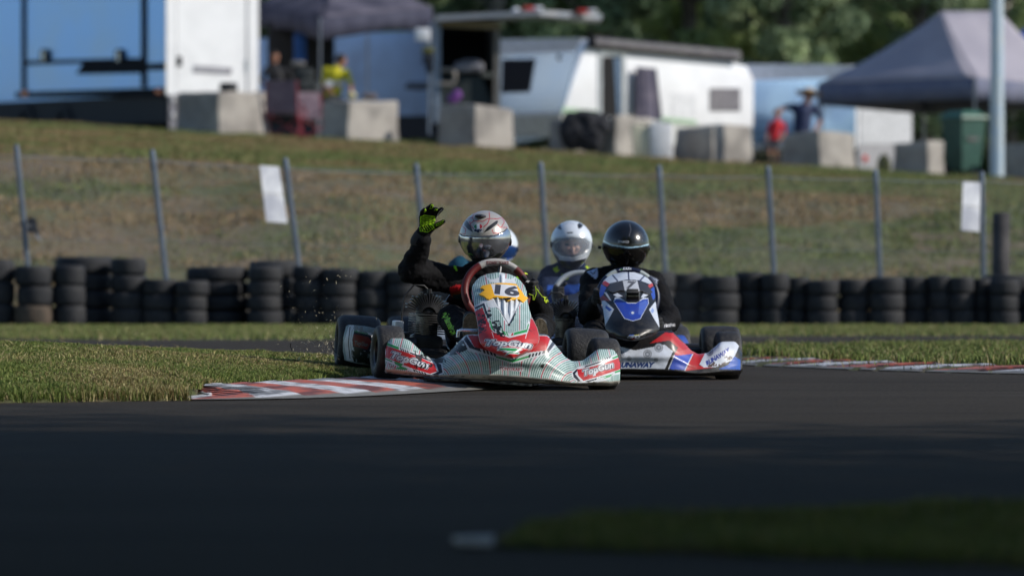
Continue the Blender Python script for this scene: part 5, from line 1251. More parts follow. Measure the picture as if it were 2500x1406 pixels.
# ---- helmets
def helm_pt(az, el, s=1.0, zl=1.0):
    ca, sa = np.cos(az), np.sin(az); ce, se = np.cos(el), np.sin(el)
    x = .129 * ce * sa; y = -.148 * ce * ca; z = .136 * se
    low = np.clip(-se, 0, 1); x = x * (1 - .22 * low ** 1.6); front = np.clip(ca, 0, 1)
    y = y * (1 - .10 * low ** 2 * (1 - front)) - .014 * low * front * ce - .006 * front * ce
    y = np.where(ca < 0, y * 1.03, y)
    z = np.maximum(z, -.122 - .008 * front)
    sc = np.where(z < -.1215, .9, 1.0); z = np.where(z < 0, z * zl, z)
    return np.stack([x * s * sc, y * s * sc, z * s], -1)
def helmet(kf, root, c, yaw, pitch, roll, fr, visor_poly, paint, base, visor_mat, rough=.22, scale=1.0, see_through=False, metal=0.0, zl=1.0):
    R3 = (Matrix.Rotation(math.radians(yaw), 3, 'Z') @ Matrix.Rotation(math.radians(pitch), 3, 'X') @ Matrix.Rotation(math.radians(roll), 3, 'Y')); A = np.array(R3)
    na, ne = 300, 170; az = np.linspace(-np.pi, np.pi, na, endpoint=False); el = np.linspace(-np.pi / 2 + .01, np.pi / 2 - .01, ne); AZ, EL = np.meshgrid(az, el, indexing='ij')
    P = helm_pt(AZ, EL, scale, zl) @ A.T + np.array(c); V = P.reshape(-1, 3)
    i = np.arange(na)[:, None]; j = np.arange(ne - 1)[None]; Fc = np.stack([i * ne + j, ((i + 1) % na) * ne + j, ((i + 1) % na) * ne + j + 1, i * ne + j + 1], -1).reshape(-1, 4)
    X, Y = kf.proj(V); p = Paint(X, Y, base, fr); facing = V[:, 1] < c[1] + .02; p.mask = facing; paint(p)
    vis = in_poly(p.x, p.y, visor_poly) & facing
    # recess under the visor
    ctr = np.array(c); V2 = V.copy(); V2[vis] = ctr + (V[vis] - ctr) * (.94 if not see_through else .93)
    p.C[vis] = lin('0c0d10')
    Fh = Fc
    if see_through:
        cxp, cyp = np.mean(np.array(visor_poly), 0); inner = in_poly(p.x, p.y, [(cxp + (a - cxp) * .90, cyp + (b - cyp) * .86) for a, b in visor_poly]) & facing
        Fh = Fc[~inner[Fc].all(1)]
    o = np_mesh('helmet', V2, Fh, vmat('helmet_%d_%d' % (rough * 100, metal * 10), rough, coat=.6, metal=metal, dirt=.12), cols=p.C, parent=root, smooth=True)
    if see_through:
        lin_ = np_mesh('lining', (ctr + (V - ctr) * .925), Fh, mat('lining_black', (.006, .006, .008), .95), parent=o, smooth=True)
    if see_through: md = o.modifiers.new('t', 'SOLIDIFY'); md.thickness = .006; md.offset = -1
    Fv = Fc[vis[Fc].all(1)]; used = np.unique(Fv); re = np.full(len(V), -1); re[used] = np.arange(len(used)); Vv = ctr + (V[used] - ctr) * 1.012
    vo = np_mesh('visor', Vv, re[Fv], visor_mat, parent=o, smooth=True); md = vo.modifiers.new('t', 'SOLIDIFY'); md.thickness = .003; md.offset = 0
    for sx in (-1, 1):
        m = MB(); q = helm_pt(np.array([sx * 1.42]), np.array([-.08]), scale)[0] @ A.T + np.array(c); m.ell(q, (.008, .02, .02), 12, 8); m.build('visor_pivot', blackp, o)
    return o, A

# ---- seated driver
suitm = vmat('race_suit', .85, bump=.25, bscale=60, spec=.2)
def driver(kf, label, J, R=None, paint=None, base='0c0c10', voxel=.009, wr=.010, gloves=True, gl_col='0c0c10', boot='2a2a2c', handL=True, group=None):
    t = thing('person', label, 'person', kf.loc, group, kf.rot)
    m = MB(); J = {k: Vector(v) for k, v in J.items()}; s = 1.0
    def c(a, b, r0, r1): m.cap(J[a], r0, J[b], r1, 18)
    c('neck', 'chest', .070, .135); c('chest', 'pelvis', .140, .135)
    for q in 'LR':
        c('chest', 'sh' + q, .11, .080); c('sh' + q, 'el' + q, .076, .072); c('el' + q, 'wr' + q, .070, .045)
        c('pelvis', 'hp' + q, .115, .10); c('hp' + q, 'kn' + q, .092, .072); c('kn' + q, 'an' + q, .068, .045)
        if 'mid' + q in J: c('sh' + q, 'mid' + q, .07, .06)
    c('neck', 'head', .072, .05); m.cap(J['shL'].lerp(J['neck'], .45), .066, J['neck'], .072, 18); m.cap(J['shR'].lerp(J['neck'], .45), .066, J['neck'], .072, 18)
    def cf(V):
        X, Y = kf.proj(V); p = Paint(X, Y, base)
        p.V = V; p.J = J
        if paint: paint(p)
        return p.C
    remeshed('body', m, voxel, suitm, t, 3, cf, wr=wr, wscale=15)
    for q in 'LR':   # boots
        a = J['an' + q]; d = J['to' + q] - a; b = MB(); b.cap(a + Vector((0, .03, .02)), .048, a + Vector((0, .005, -.005)), .040); b.cap(a + Vector((0, -.01, -.01)), .040, J['to' + q], .034)
        b.cap(J['to' + q] + Vector((.012, -.002, 0)), .030, a + Vector((.008, -.02, -.01)), .034); remeshed('boot', b, .007, mat('boot_black', (.012, .012, .014), .6), t, 3)
        # sole facing forward
        u = d.normalized(); sd_ = Vector((1, 0, 0)); n_ = sd_.cross(u).normalized();
        if n_.y > 0: n_ = -n_
        Ls = d.length + .075; c0 = a - u * .035 + n_ * .054; out = []
        for k in range(28):
            an = k * math.tau / 28; w_ = .040 + .004 * math.sin(an); out.append(c0 + u * (Ls / 2 + math.sin(an) * Ls / 2) + sd_ * math.cos(an) * w_ * (1 if abs(math.cos(an)) < .9 else 1.0))
        b = MB(); b.prism(out, n_ * .012); o = b.build('boot_sole', mat('boot_sole', boot, .9, col2=tuple(v * .6 for v in lin(boot)), scale=60, bump=.4, bscale=120), t, smooth=40)
    if gloves:
        for q in ('LR' if handL else 'R'):
            grip_hand(t, J['wr' + q], J['gr' + q], J['el' + q], gl_col, -1 if q == 'L' else 1)
    return t, J
def grip_hand(t, w, g, el, col, sx, m_=None):
    """gloved hand closed round the wheel rim at g; four fingers curl over it, thumb from the side"""
    b = MB(); d = (g - w); 
    b.cap(w, .036, w.lerp(g, .55), .040, 14)
    tang = Vector((0, -.35, .93)).normalized()   # along the rim
    fwd = Vector((0, -1, -.2)).normalized(); side = Vector((-sx, 0, 0))
    for k in range(4):
        o = tang * (.0195 * (1.5 - k)); ln = (.95, 1.0, .97, .82)[k]; root = g + o - fwd * .030 - side * .022
        p1 = g + o + fwd * .012 - side * .034 * ln; p2 = g + o + fwd * .036 * ln - side * .012; p3 = g + o + fwd * .030 * ln + side * .018 * ln
        b.cap(root, .0125, p1, .0115, 10); b.cap(p1, .0115, p2, .0105, 10); b.cap(p2, .0105, p3, .0095, 10)
    q0 = g - fwd * .034 + tang * .012; q1 = g - fwd * .030 + side * .022 + tang * .035; q2 = g - fwd * .002 + side * .034 + tang * .050
    b.cap(q0, .014, q1, .0125, 10); b.cap(q1, .0125, q2, .011, 10); b.cap(w, .040, w + (el - w).normalized() * .05, .044, 14)
    remeshed('glove', b, .0045, m_ or mat('glove_black', (.012, .012, .015), .8), t, 2)

# ---- printing: flat artwork laid onto a finished surface by following the line of sight at build time
from mathutils.bvhtree import BVHTree
def printer(kf, ob):
    me = ob.data; bt = BVHTree.FromPolygons([v.co[:] for v in me.vertices], [p.vertices[:] for p in me.polygons]); o = Vector(kf.B[:3, :3] @ np.array([0, 0, HC]) + kf.B[:3, 3])
    def hit(px, py, off):
        e = kf.v(px, py, 0.0); d = (e - o).normalized(); h = bt.ray_cast(o, d)
        if h[0] is None: return None
        return h[0] - d * off
    return hit
def print_text(kf, ob, fr, txt, p0, p1, h, layers, shear=0.0, name='print', parent=None, mats=None):
    hit = printer(kf, ob); V0, _ = text_tris(txt, shear, 0.0); mn = V0.min(0); mx = V0.max(0); e = np.array([p1[0] - p0[0], p1[1] - p0[1]], float); L = np.hypot(*e); e /= L; up = np.array([e[1], -e[0]])
    for k, (off, col) in enumerate(layers):
        V, T = text_tris(txt, shear, off); vs = []; ok = []
        for v in V:
            a = (v[0] - mn[0]) / (mx[0] - mn[0]) * L; b = v[1] / .72 * h; x, y = p0[0] + e[0] * a + up[0] * b, p0[1] + e[1] * a + up[1] * b; q = hit(*c2p(fr, x, y), .0026 + .0007 * k); ok.append(q is not None); vs.append(q or Vector((0, 0, 0)))
        m = MB(); m.add(vs, [t for t in T.tolist() if all(ok[i] for i in t)])
        if m.f: m.build(name, mat('print_' + col, col, .6, col2=lin(col)), parent or ob, smooth=0, recalc=False)
def print_poly(kf, ob, fr, poly, col, off=.001, name='patch', n=10):
    hit = printer(kf, ob); poly = np.array(poly, float); x0, y0 = poly.min(0); x1, y1 = poly.max(0); xs = np.linspace(x0, x1, n * 2 + 1); ys = np.linspace(y0, y1, n + 1); vs = []; idx = {}; m = MB(); fs = []
    X, Y = np.meshgrid(xs, ys, indexing='ij'); ins = in_poly(X.ravel() * .9999 + .0001 * X.mean(), Y.ravel() * .9999 + .0001 * Y.mean(), poly).reshape(X.shape)
    for i in range(len(xs)):
        for j in range(len(ys)):
            if ins[i, j]:
                q = hit(*c2p(fr, X[i, j], Y[i, j]), off)
                if q is not None: idx[i, j] = len(vs); vs.append(q)
    for (i, j) in idx:
        k = [(i, j), (i + 1, j), (i + 1, j + 1), (i, j + 1)]
        if all(t in idx for t in k): fs.append([idx[t] for t in k])
    if fs: m.add(vs, fs); m.build(name, mat('print_' + col, col, .5, col2=lin(col)), ob, smooth=0, recalc=False)
# ================================================================== LEADING KART (16)
k1 = thing('racing_kart', 'leading kart with green striped bodywork, red nose and yellow plate 16', 'kart', K1.loc, 'karts racing in a line', K1.rot)
common(k1, K1, 5); engine(k1); sidepods(k1, ('4a5256', '2c3032', '5a6266'))
TEAL = '4a7e7a'; LIGHT = 'bdd0d0'; RED = 'c01c22'; NAVY = '141c30'; GRN = '1f9a52'; WHT = 'd4dae2'
def paint_b1(p, v):
    p.frm(C2); x, y = p.x, p.y
    def fan(cx, cy, sg):
        dx = (x - cx) * sg; dy = np.clip(cy - y, 0, None); w = .95 * np.clip((760 - dx) / 420, 0, 1); return np.hypot(np.clip(dx, 0, None), w * dy) + np.minimum(dx, 0)
    R = np.where(x < 1310, fan(650, 770, 1), fan(1955, 820, -1))
    R = np.where(x < 640, 2000 + (x + .25 * (y - 600)), R); R = np.where(x > 1975, 2600 + (x - .25 * (y - 600)), R)
    ph = (R / 19.5) % 1; idx = np.floor(R / 19.5).astype(int)
    ln = (ph < .35); rd = ((idx % 10) == 6); pk = ((idx % 10) == 2)
    p.C[:] = lin(LIGHT); p.C[ln] = lin(TEAL); p.C[rd & (ph < .5)] = lin('b3304a'); p.C[pk & (ph < .42)] = lin('c77f93')
    p.put((p.v_lip), 'b4b0a8')
    # top centre: band, red field, green V
    p.poly([(872, 395), (940, 338), (1750, 345), (1800, 425), (1722, 522), (1545, 562), (1370, 622), (1170, 552), (945, 492)], WHT)
    p.poly([(905, 385), (930, 350), (1006, 455), (1060, 470), (1075, 502), (962, 466)], NAVY)
    for k in range(4): a = 1085 + k * 34; p.poly([(a, 478 + k * 11), (a + 22, 485 + k * 11), (a + 34, 520 + k * 10), (a + 12, 513 + k * 10)], NAVY)
    p.poly([(1762, 390), (1780, 425), (1712, 510), (1655, 520), (1662, 492), (1700, 482)], '3a3f4e')
    for k in range(4): a = 1530 + k * 32; p.poly([(a, 528 - k * 8), (a + 20, 523 - k * 8), (a + 10, 556 - k * 8), (a - 10, 560 - k * 8)], NAVY)
    p.poly([(945, 345), (1742, 352), (1692, 488), (1500, 512), (1370, 560), (1200, 512), (1008, 455)], RED)
    p.poly([(1215, 545), (1290, 562), (1370, 578), (1450, 560), (1525, 538), (1525, 556), (1372, 604), (1210, 556)], GRN)
    # maker plate
    p.poly([(1242, 636), (1478, 648), (1474, 692), (1238, 676)], WHT)
    p.text('TONY//KART', (1250, 674), (1466, 686), 28, [(.03, 'a02840')])
    # left ear
    p.poly([(160, 428), (176, 402), (292, 452), (470, 520), (650, 605), (700, 612), (722, 705), (640, 740), (400, 690), (158, 590)], WHT)
    p.poly([(168, 412), (290, 458), (286, 482), (166, 438)], GRN)
    for k in range(4): a = 296 + k * 22; p.poly([(a, 460 + k * 9), (a + 13, 465 + k * 9), (a + 26, 500 + k * 9), (a + 13, 495 + k * 9)], NAVY)
    p.poly([(385, 502), (470, 530), (600, 585), (590, 595), (400, 520)], NAVY)
    p.poly([(164, 442), (300, 488), (480, 552), (630, 620), (652, 690), (585, 712), (400, 655), (160, 556)], RED)
    p.poly([(640, 606), (690, 620), (705, 700), (640, 728), (602, 716), (668, 690)], NAVY)
    p.text('TopGun', (212, 556), (560, 662), 62, [(.13, WHT), (.095, '16264a'), (.03, WHT)], shear=.25)
    p.poly([(160, 560), (228, 590), (226, 602), (160, 575)], GRN)
    p.poly([(240, 592), (330, 618), (312, 640), (372, 662), (360, 676), (250, 662), (300, 645), (252, 620)], GRN)
    p.text('Tony', (186, 648), (250, 662), 34, [(.02, 'a02850')])
    for k in range(5): a = 420 + k * 26; p.poly([(a, 668 + k * 7), (a + 15, 671 + k * 7), (a + 30, 692 + k * 7), (a + 14, 690 + k * 7)], NAVY)
    # right ear
    p.poly([(1935, 700), (1985, 650), (2150, 602), (2398, 515), (2398, 740), (2200, 790), (2010, 800), (1940, 745)], WHT)
    p.poly([(1945, 700), (1988, 664), (2004, 668), (1968, 712), (2020, 778), (2000, 785), (1955, 745)], NAVY)
    p.poly([(2060, 640), (2190, 598), (2270, 575), (2230, 596), (2060, 652)], NAVY)
    for k in range(4): a = 2225 + k * 22; p.poly([(a, 590 - k * 8), (a + 12, 586 - k * 8), (a + 18, 566 - k * 8), (a + 6, 570 - k * 8)], NAVY)
    p.poly([(2320, 560), (2398, 524), (2398, 545), (2330, 572)], GRN)
    p.poly([(1988, 672), (2150, 640), (2398, 556), (2398, 668), (2180, 742), (2048, 778), (1998, 728)], RED)
    p.text('TopGun', (2058, 728), (2338, 648), 56, [(.13, WHT), (.095, '16264a'), (.03, WHT)], shear=.25)
    p.poly([(2345, 690), (2398, 672), (2398, 692), (2350, 706)], GRN); p.poly([(2180, 752), (2330, 712), (2300, 742), (2230, 762), (2270, 738)], GRN)
    p.poly([(2060, 785), (2180, 752), (2170, 768), (2090, 790)], NAVY)
    p.poly([(2310, 730), (2398, 712), (2398, 775), (2300, 780)], LIGHT)
    q = in_poly(x, y, [(2310, 730), (2398, 712), (2398, 775), (2300, 780)]); p.put(q & (((x / 14) % 1) < .45), TEAL)
    # rub marks and tape
    p.scuff([(740, 520), (900, 380), (945, 480), (860, 520), (800, 540)], '0d1413', .62, .03, 1.3, 5)
    p.scuff([(600, 560), (720, 560), (740, 600), (640, 615)], '1c2222', .60, .03, 1, 6)
    p.scuff([(430, 470), (600, 560), (640, 640), (430, 680), (450, 560)], '18120f', .44, .05, 1, 7)
    p.scuff([(1630, 600), (1700, 610), (1690, 680), (1630, 690)], '1a1a1c', .42, .06, .5, 8)
    p.poly([(560, 545), (622, 528), (632, 572), (572, 580)], 'cfd0d0'); p.poly([(690, 520), (728, 500), (765, 548), (735, 565)], 'd2d2d0')
    p.line([(1250, 750), (1500, 760), (1700, 775)], 3, '6a6660'); p.scuff([(160, 690), (700, 720), (1900, 780), (2398, 790), (2398, 830), (1900, 830), (1250, 790), (160, 720)], '77726a', .42, .02, 3, 9)
def _pb1(p, v):
    p.v_lip = p.mask & (v < .10 + .03 * fbm(p.X * .05, p.X * 0, 2, 3)); paint_b1(p, v); 
bumper(K1, k1, _pb1, 'a8aaa8')
rows = [145, 165, 200, 250, 320, 400, 480, 560, 640, 720, 800, 880, 960, 1020, 1070, 1110, 1160, 1210, 1250, 1268]
L_ = [600, 480, 400, 340, 292, 282, 292, 315, 322, 342, 358, 368, 372, 380, 400, 440, 510, 620, 740, 810]; R_e = [660, 770, 850, 915, 972, 1000, 1006, 1018, 1038, 1062, 1105, 1142, 1162, 1167, 1152, 1112, 1055, 960, 880, 840]
def ridges1(x, y):
    r = 0 * x
    for c0, sl in ((625, .10), (705, .03), (795, -.02), (862, -.10)):
        r = r + np.exp(-((x - c0 - (y - 560) * sl * .9) / 12) ** 2) * np.clip((y - 440) / 60, 0, 1) * np.clip((800 - np.abs(x - 760) * 1.3 - y) / 120, 0, 1)
    r = r * .022 + .020 * np.exp(-((x - 680) / 22) ** 2) * np.clip((300 - y) / 50, 0, 1) * np.clip((y - 150) / 30, 0, 1)
    return r - .012 * in_poly(x.ravel(), y.ravel(), [(560, 480), (940, 490), (870, 640), (775, 850), (740, 830), (640, 640)]).reshape(x.shape)
def paint_n1(p):
    x, y = p.x, p.y; up = np.clip((480 - y) / 480, 0, 1); t = (x - 655) / (1 + up * .55) + np.where(y < 480, np.sign(x - 655) * 0, 0) + np.clip(.5 * (np.abs(x - 655) - 230), 0, 200) * np.sign(x - 655) * up
    ph = (t / 25) % 1; i = np.floor(t / 25).astype(int); p.C[:] = lin(LIGHT); p.put(ph < .36, TEAL); p.put((ph < .4) & (i % 8 == 2), 'b3304a')
    p.poly([(440, 175), (520, 270), (640, 285), (860, 290), (845, 240), (870, 190), (800, 235), (720, 222), (700, 148), (655, 148), (630, 215), (540, 240)], WHT)
    p.poly([(385, 540), (480, 500), (560, 490), (940, 495), (990, 520), (920, 565), (875, 640), (850, 700), (775, 855), (738, 832), (640, 645), (600, 600), (540, 612), (492, 592), (478, 540)], WHT)
    p.line([(598, 604), (640, 628), (700, 720), (768, 832)], 7, '2a2420'); p.line([(850, 690), (815, 780), (772, 838)], 13, '15181c'); p.ell(845, 664, 32, 20, 'b9bdc4'); p.ell(770, 836, 22, 16, '3a1510')
    p.line([(330, 640), (345, 590), (448, 542), (478, 640)], 40, WHT); p.line([(338, 612), (440, 562), (468, 655), (510, 760), (560, 880)], 26, NAVY)
    p.poly([(330, 655), (425, 605), (530, 885), (562, 925), (780, 1003), (1012, 942), (1042, 832), (1050, 745), (1110, 790), (1190, 900), (1190, 1110), (1000, 1280), (640, 1280), (430, 1140), (360, 1010), (350, 800)], RED)
    p.poly([(492, 750), (520, 745), (590, 895), (780, 948), (988, 888), (1022, 770), (1044, 800), (1040, 860), (1010, 946), (780, 1006), (566, 930)], WHT)
    p.poly([(510, 775), (530, 775), (572, 905), (550, 900)], GRN); p.poly([(668, 905), (745, 930), (768, 985), (690, 955)], GRN); p.line([(720, 925), (750, 985)], 8, WHT)
    p.poly([(838, 936), (1000, 893), (1018, 815), (1032, 830), (1004, 930), (828, 972)], GRN); p.poly([(795, 980), (806, 945), (832, 940), (820, 975)], RED)
    p.line([(548, 925), (572, 1000)], 7, WHT); p.line([(1004, 940), (985, 1010)], 7, WHT)
    p.text('TopGun', (474, 1096), (1058, 1132), 74, [(.13, WHT), (.095, '16264a'), (.03, WHT)], shear=.28)
    p.line([(775, 1116), (918, 1136)], 9, 'e0a0a4'); p.line([(950, 1140), (1048, 1156)], 8, 'dc9aa0')
    p.poly([(610, 1165), (660, 1128), (860, 1134), (945, 1160), (880, 1182), (915, 1194), (893, 1212), (775, 1212), (706, 1232), (752, 1192), (690, 1190), (715, 1172)], WHT)
    p.poly([(640, 1160), (668, 1138), (855, 1144), (915, 1161), (850, 1180), (730, 1174), (745, 1166)], GRN); p.poly([(735, 1216), (775, 1188), (890, 1196), (880, 1204), (770, 1204)], GRN)
    p.scuff([(540, 800), (640, 760), (690, 900), (730, 1010), (580, 960)], '0e1613', .56, .03, 1.4, 12); p.scuff([(365, 690), (450, 680), (490, 900), (370, 960)], '180a0a', .52, .035, 1.2, 14); p.scuff([(450, 640), (540, 640), (560, 800), (500, 760)], '12181e', .5, .04, 1, 15)
    p.scuff([(960, 850), (1120, 870), (1100, 960)], '2a0c0c', .34, .05, 1, 17); p.line([(440, 845), (468, 842)], 8, 'd8b8b8')
_, dn = nose(K1, k1, C5, rows, L_, R_e, .20, -.475, paint_n1, LIGHT, ridges1)
def paint_p1(p):
    p.poly([(535, 296), (700, 300), (868, 318), (905, 455), (870, 474), (580, 442)], 'dadde6')
    p.text('16', (596, 420), (884, 452), 118, [(.05, '42424a')])
plate = patch(K1, k1, 'number_plate', C5, [(388, 350), (418, 315), (530, 292), (620, 282), (700, 278), (800, 284), (870, 296), (900, 340), (945, 400), (975, 450), (1025, 475), (1000, 500), (965, 535), (945, 530), (900, 492), (870, 490), (800, 500), (760, 515), (735, 495), (700, 482), (610, 465), (560, 470), (510, 497), (480, 490), (440, 455), (375, 430), (400, 410), (450, 375), (425, 355)], lambda x, y: dn(x, y) - .030 - .0 * x, paint_p1, 'f7b70e', vmat('plate_plastic', .4, coat=.2, dirt=.15), step=2.5)
m = MB(); c = K1.v(*c2p(C5, 742, 482), float(dn(742, 482)) - .045); m.box(c, (.034, .012, .008), bev=.003); m.tube([c + Vector((.0, -.004, .002)), c + Vector((.022, -.006, .005))], .003, 8)
m.build('camera_mount', blackp, k1)
m = MB(); m.tube([K1.v(*c2p(C5, 95, 990), -.13), K1.v(*c2p(C5, 105, 905), -.13), K1.v(*c2p(C5, 150, 895), -.15), K1.v(*c2p(C5, 372, 905), -.18)], .009, 10); m.build('bumper_bar', chrome, k1); m = MB(); m.tube([K1.v(*c2p(C5, 1160, 965), -.15), K1.v(*c2p(C5, 1255, 975), -.15), K1.v(*c2p(C5, 1290, 1000), -.14)], .008, 8); m.build('bumper_bar', chrome, k1)
# side pod face with the worn decal
def paint_s1(p):
    x, y = p.x, p.y; p.put((((x - .2 * y) / 7) % 1) < .3, TEAL)
    p.poly([(205, 900), (235, 900), (222, 990), (225, 1075), (240, 1130), (190, 1125), (175, 1000)], WHT); p.line([(212, 912), (202, 1010), (212, 1110)], 5, NAVY); p.line([(226, 930), (216, 1010), (226, 1105)], 4, '6a6a60')
    p.poly([(228, 925), (345, 950), (364, 1000), (335, 1085), (222, 1060), (215, 1000)], WHT); p.poly([(236, 940), (338, 962), (354, 1000), (325, 1072), (230, 1040), (226, 990)], NAVY); p.poly([(236, 955), (325, 975), (340, 1003), (315, 1056), (232, 1030), (228, 990)], '7a2420')
    p.text('TopGun', (238, 1020), (318, 1034), 24, [(.04, '8a9a9c'), (0, '28383c')]); p.poly([(236, 932), (320, 950), (320, 957), (236, 940)], GRN)
    p.scuff([(225, 1040), (350, 1060), (350, 1150), (230, 1130)], '1c2c26', .55, .04, 1, 22); p.scuff([(230, 900), (360, 920), (360, 960), (240, 940)], '8a8f90', .5, .06, 1, 23)
patch(K1, k1, 'pod_panel', C1, [(186, 905), (200, 896), (300, 905), (372, 918), (384, 940), (384, 1150), (350, 1162), (290, 1150), (230, 1138), (178, 1124), (166, 1060), (168, 980)], lambda x, y: .80 + .05 * ((x - 275) / 110) ** 2 + .03 * np.abs((y - 1030) / 130) ** 3, paint_s1, 'a9b6be', step=1.6, th=.02)
def paint_w1(p, ang):
    p.put(np.abs(ang - 2) < 37, 'a9a7a6'); p.frm(C4)
    p.put((np.abs(np.abs(ang - 2) - 37) < 2), '5a1414')
    q = in_poly(p.x, p.y, [(986, 688), (1250, 692), (1252, 734), (990, 730)]) & (p.V_front); p.put(q, 'b9b4b4'); p.line([(988, 690), (1250, 694), (1250, 732), (990, 728), (988, 690)], 6, '4a2028') if False else None
    
def _w1(p, ang): p.V_front = np.ones(len(p.X), bool); paint_w1(p, ang)
sc1 = K1.v(1211, 712, .36); sw1 = steering(k1, K1, sc1, .156, 18, 8, _w1, '601414', .5, vr=.98, rt=.0185)
print_poly(K1, sw1, C4, [(984, 688), (1252, 692), (1250, 732), (988, 728)], '5a2a30', .0010); print_poly(K1, sw1, C4, [(990, 692), (1246, 696), (1244, 728), (994, 724)], 'b4b0b0', .0018)
print_text(K1, sw1, C4, 'TONY//KART', (1002, 721), (1236, 724), 25, [(.05, '6a1828')], name='maker_print')
# driver of kart 16
def j1(px, py, yl): return K1.v(px, py, yl)
J = dict(head=j1(1183, 598, .76), neck=j1(1188, 655, .79), chest=j1(1196, 712, .82), pelvis=j1(1205, 842, .84), shL=j1(1122, 688, .79), shR=j1(1268, 700, .77), elL=j1(1003, 660, .66), elR=j1(1318, 768, .56), wrL=j1(1032, 588, .58), wrR=j1(1305, 716, .42),
         hpL=j1(1168, 842, .80), hpR=j1(1245, 850, .80), knL=j1(1103, 778, .40), knR=j1(1322, 800, .40), anL=j1(1146, 824, .05), anR=j1(1314, 838, .05), toL=j1(1147, 776, .03), toR=j1(1315, 790, .03), grR=j1(1292, 700, .34), grL=j1(1140, 740, .36))
NEON = '8fd92a'
def paint_d1(p):
    p.frm(C4); V = p.V
    p.poly([(620, 670), (730, 635), (760, 700), (700, 660), (640, 690)], '5a1020')
    p.poly([(630, 700), (700, 640), (745, 645), (740, 670), (670, 690)], '4a0c16')
    p.poly([(637, 712), (652, 706), (675, 740), (688, 790), (680, 805), (655, 770)], NEON)
    p.poly([(600, 980), (680, 945), (760, 950), (760, 1010), (640, 1050), (615, 1040)], 'a51a22'); p.poly([(615, 1040), (760, 1000), (770, 1020), (630, 1080)], '7a3a14'); p.poly([(640, 1060), (850, 1010), (850, 1160), (640, 1150)], '0c2a30')
    p.poly([(1320, 860), (1345, 850), (1370, 865), (1365, 885), (1330, 885)], NEON); p.poly([(1410, 810), (1445, 825), (1440, 835), (1405, 830)], 'b8c840')
    p.frm(C1)
d1, J1 = driver(K1, 'driver in black suit raising a gloved hand, silver helmet with red lines, in kart 16', J, paint=paint_d1, boot='857a68', handL=False, voxel=.0065)
_bo = [o for o in d1.children if o.name.startswith('body')][0]
print_text(K1, _bo, C1, 'alpinestars', (826, 818), (890, 958), 40, [(.075, NEON), (.0, '10140c')], name='suit_print')
print_text(K1, _bo, C1, 'AS', (1504, 700), (1522, 742), 22, [(.06, 'b8d024')], name='suit_print')
# neon lined glove on the rim hand: repaint as its own skin
glv = vmat('glove_skin', .8, bump=.2, bscale=90, spec=.2)
def gp(x, y, yl): return K1.v(*c2p(C4, x, y), yl)
b = MB(); Yh = .545
W0 = gp(312, 432, .585)
b.cap(gp(300, 440, .59), .040, gp(328, 385, .575), .037, 16)
for x0, y0, x1, y1, r0, r1 in ((318, 368, 312, 225, .017, .017), (348, 372, 350, 215, .018, .0175), (385, 368, 385, 215, .018, .0175), (410, 350, 422, 225, .016, .016)): b.cap(gp(x0, y0, .56), r0, gp(x1, y1, .55), r1, 12)
def finger(pts, rr):
    for (a, c_), (r0, r1) in zip(zip(pts[:-1], pts[1:]), zip(rr[:-1], rr[1:])): b.cap(gp(*a), r0, gp(*c_), r1, 10)
finger([(305, 218, .55), (312, 165, .535), (335, 142, .505)], (.0125, .0115, .0105))      # little finger
finger([(345, 208, .55), (372, 130, .54), (412, 98, .515)], (.0135, .0125, .011))          # ring
finger([(385, 208, .55), (425, 140, .54), (462, 138, .505)], (.0135, .0125, .011))        # middle
finger([(428, 228, .55), (478, 170, .53), (520, 135, .50)], (.0135, .0125, .0105))          # index
finger([(395, 350, .555), (450, 318, .53), (500, 292, .505), (540, 268, .49)], (.0165, .015, .013, .0105))  # thumb
def glove_cols(V):
    X, Y = K1.proj(V); p = Paint(X, Y, '0b0b0e', C4); p.mask = V[:, 1] < .575
    N2 = 'a8e01c'
    for k in range(7):
        y0 = 205 + k * 15; p.line([(292, y0 + 12), (340, y0), (380, y0 + 2), (440, y0 + 14 + k * 2)], 5.5, N2)
    p.line([(290, 292), (292, 225), (330, 200), (445, 215), (448, 262)], 6, N2)
    for k in range(6):
        x0 = 300 + k * 26; p.line([(x0 - 10, 322 - k * 2), (x0 + 22, 372 - k * 4)], 5.5, N2)
    p.line([(285, 325), (395, 290), (436, 320), (425, 345), (375, 380), (290, 372), (285, 325)], 6, N2)
    p.line([(330, 165), (345, 135), (355, 150), (340, 170), (330, 165)], 5, N2); p.line([(395, 130), (410, 85), (430, 95), (418, 130), (395, 130)], 5, N2); p.line([(440, 150), (455, 135), (475, 140), (460, 155)], 5, N2)
    p.line([(470, 225), (480, 190), (500, 160), (520, 145)], 9, 'a9a9b4'); p.line([(474, 215), (512, 155)], 4, '202024')
    p.line([(455, 300), (490, 285), (540, 258)], 5, N2); p.line([(455, 318), (490, 310), (538, 282)], 5, N2)
    for k in range(4): a = 462 + k * 22; p.line([(a, 296 - k * 9), (a + 8, 312 - k * 9)], 4, N2)
    p.line([(293, 455), (300, 470)], 8, 'c8e820'); p.line([(375, 470), (388, 480)], 7, 'c8e820')
    return p.C
remeshed('glove', b, .0026, glv, d1, 2, glove_cols)
b = MB(); b.tube([gp(280, 425, .585), gp(345, 450, .575), gp(400, 452, .585)], .016, 8); 
b = MB(); c = gp(305, 440, .588); dd = (gp(270, 520, .60) - gp(320, 400, .58)).normalized(); b.cap(c, .046, c + dd * .022, .050, 18); remeshed('cuff', b, .006, mat('cuff_black', (.02, .02, .024), .8), d1, 2)
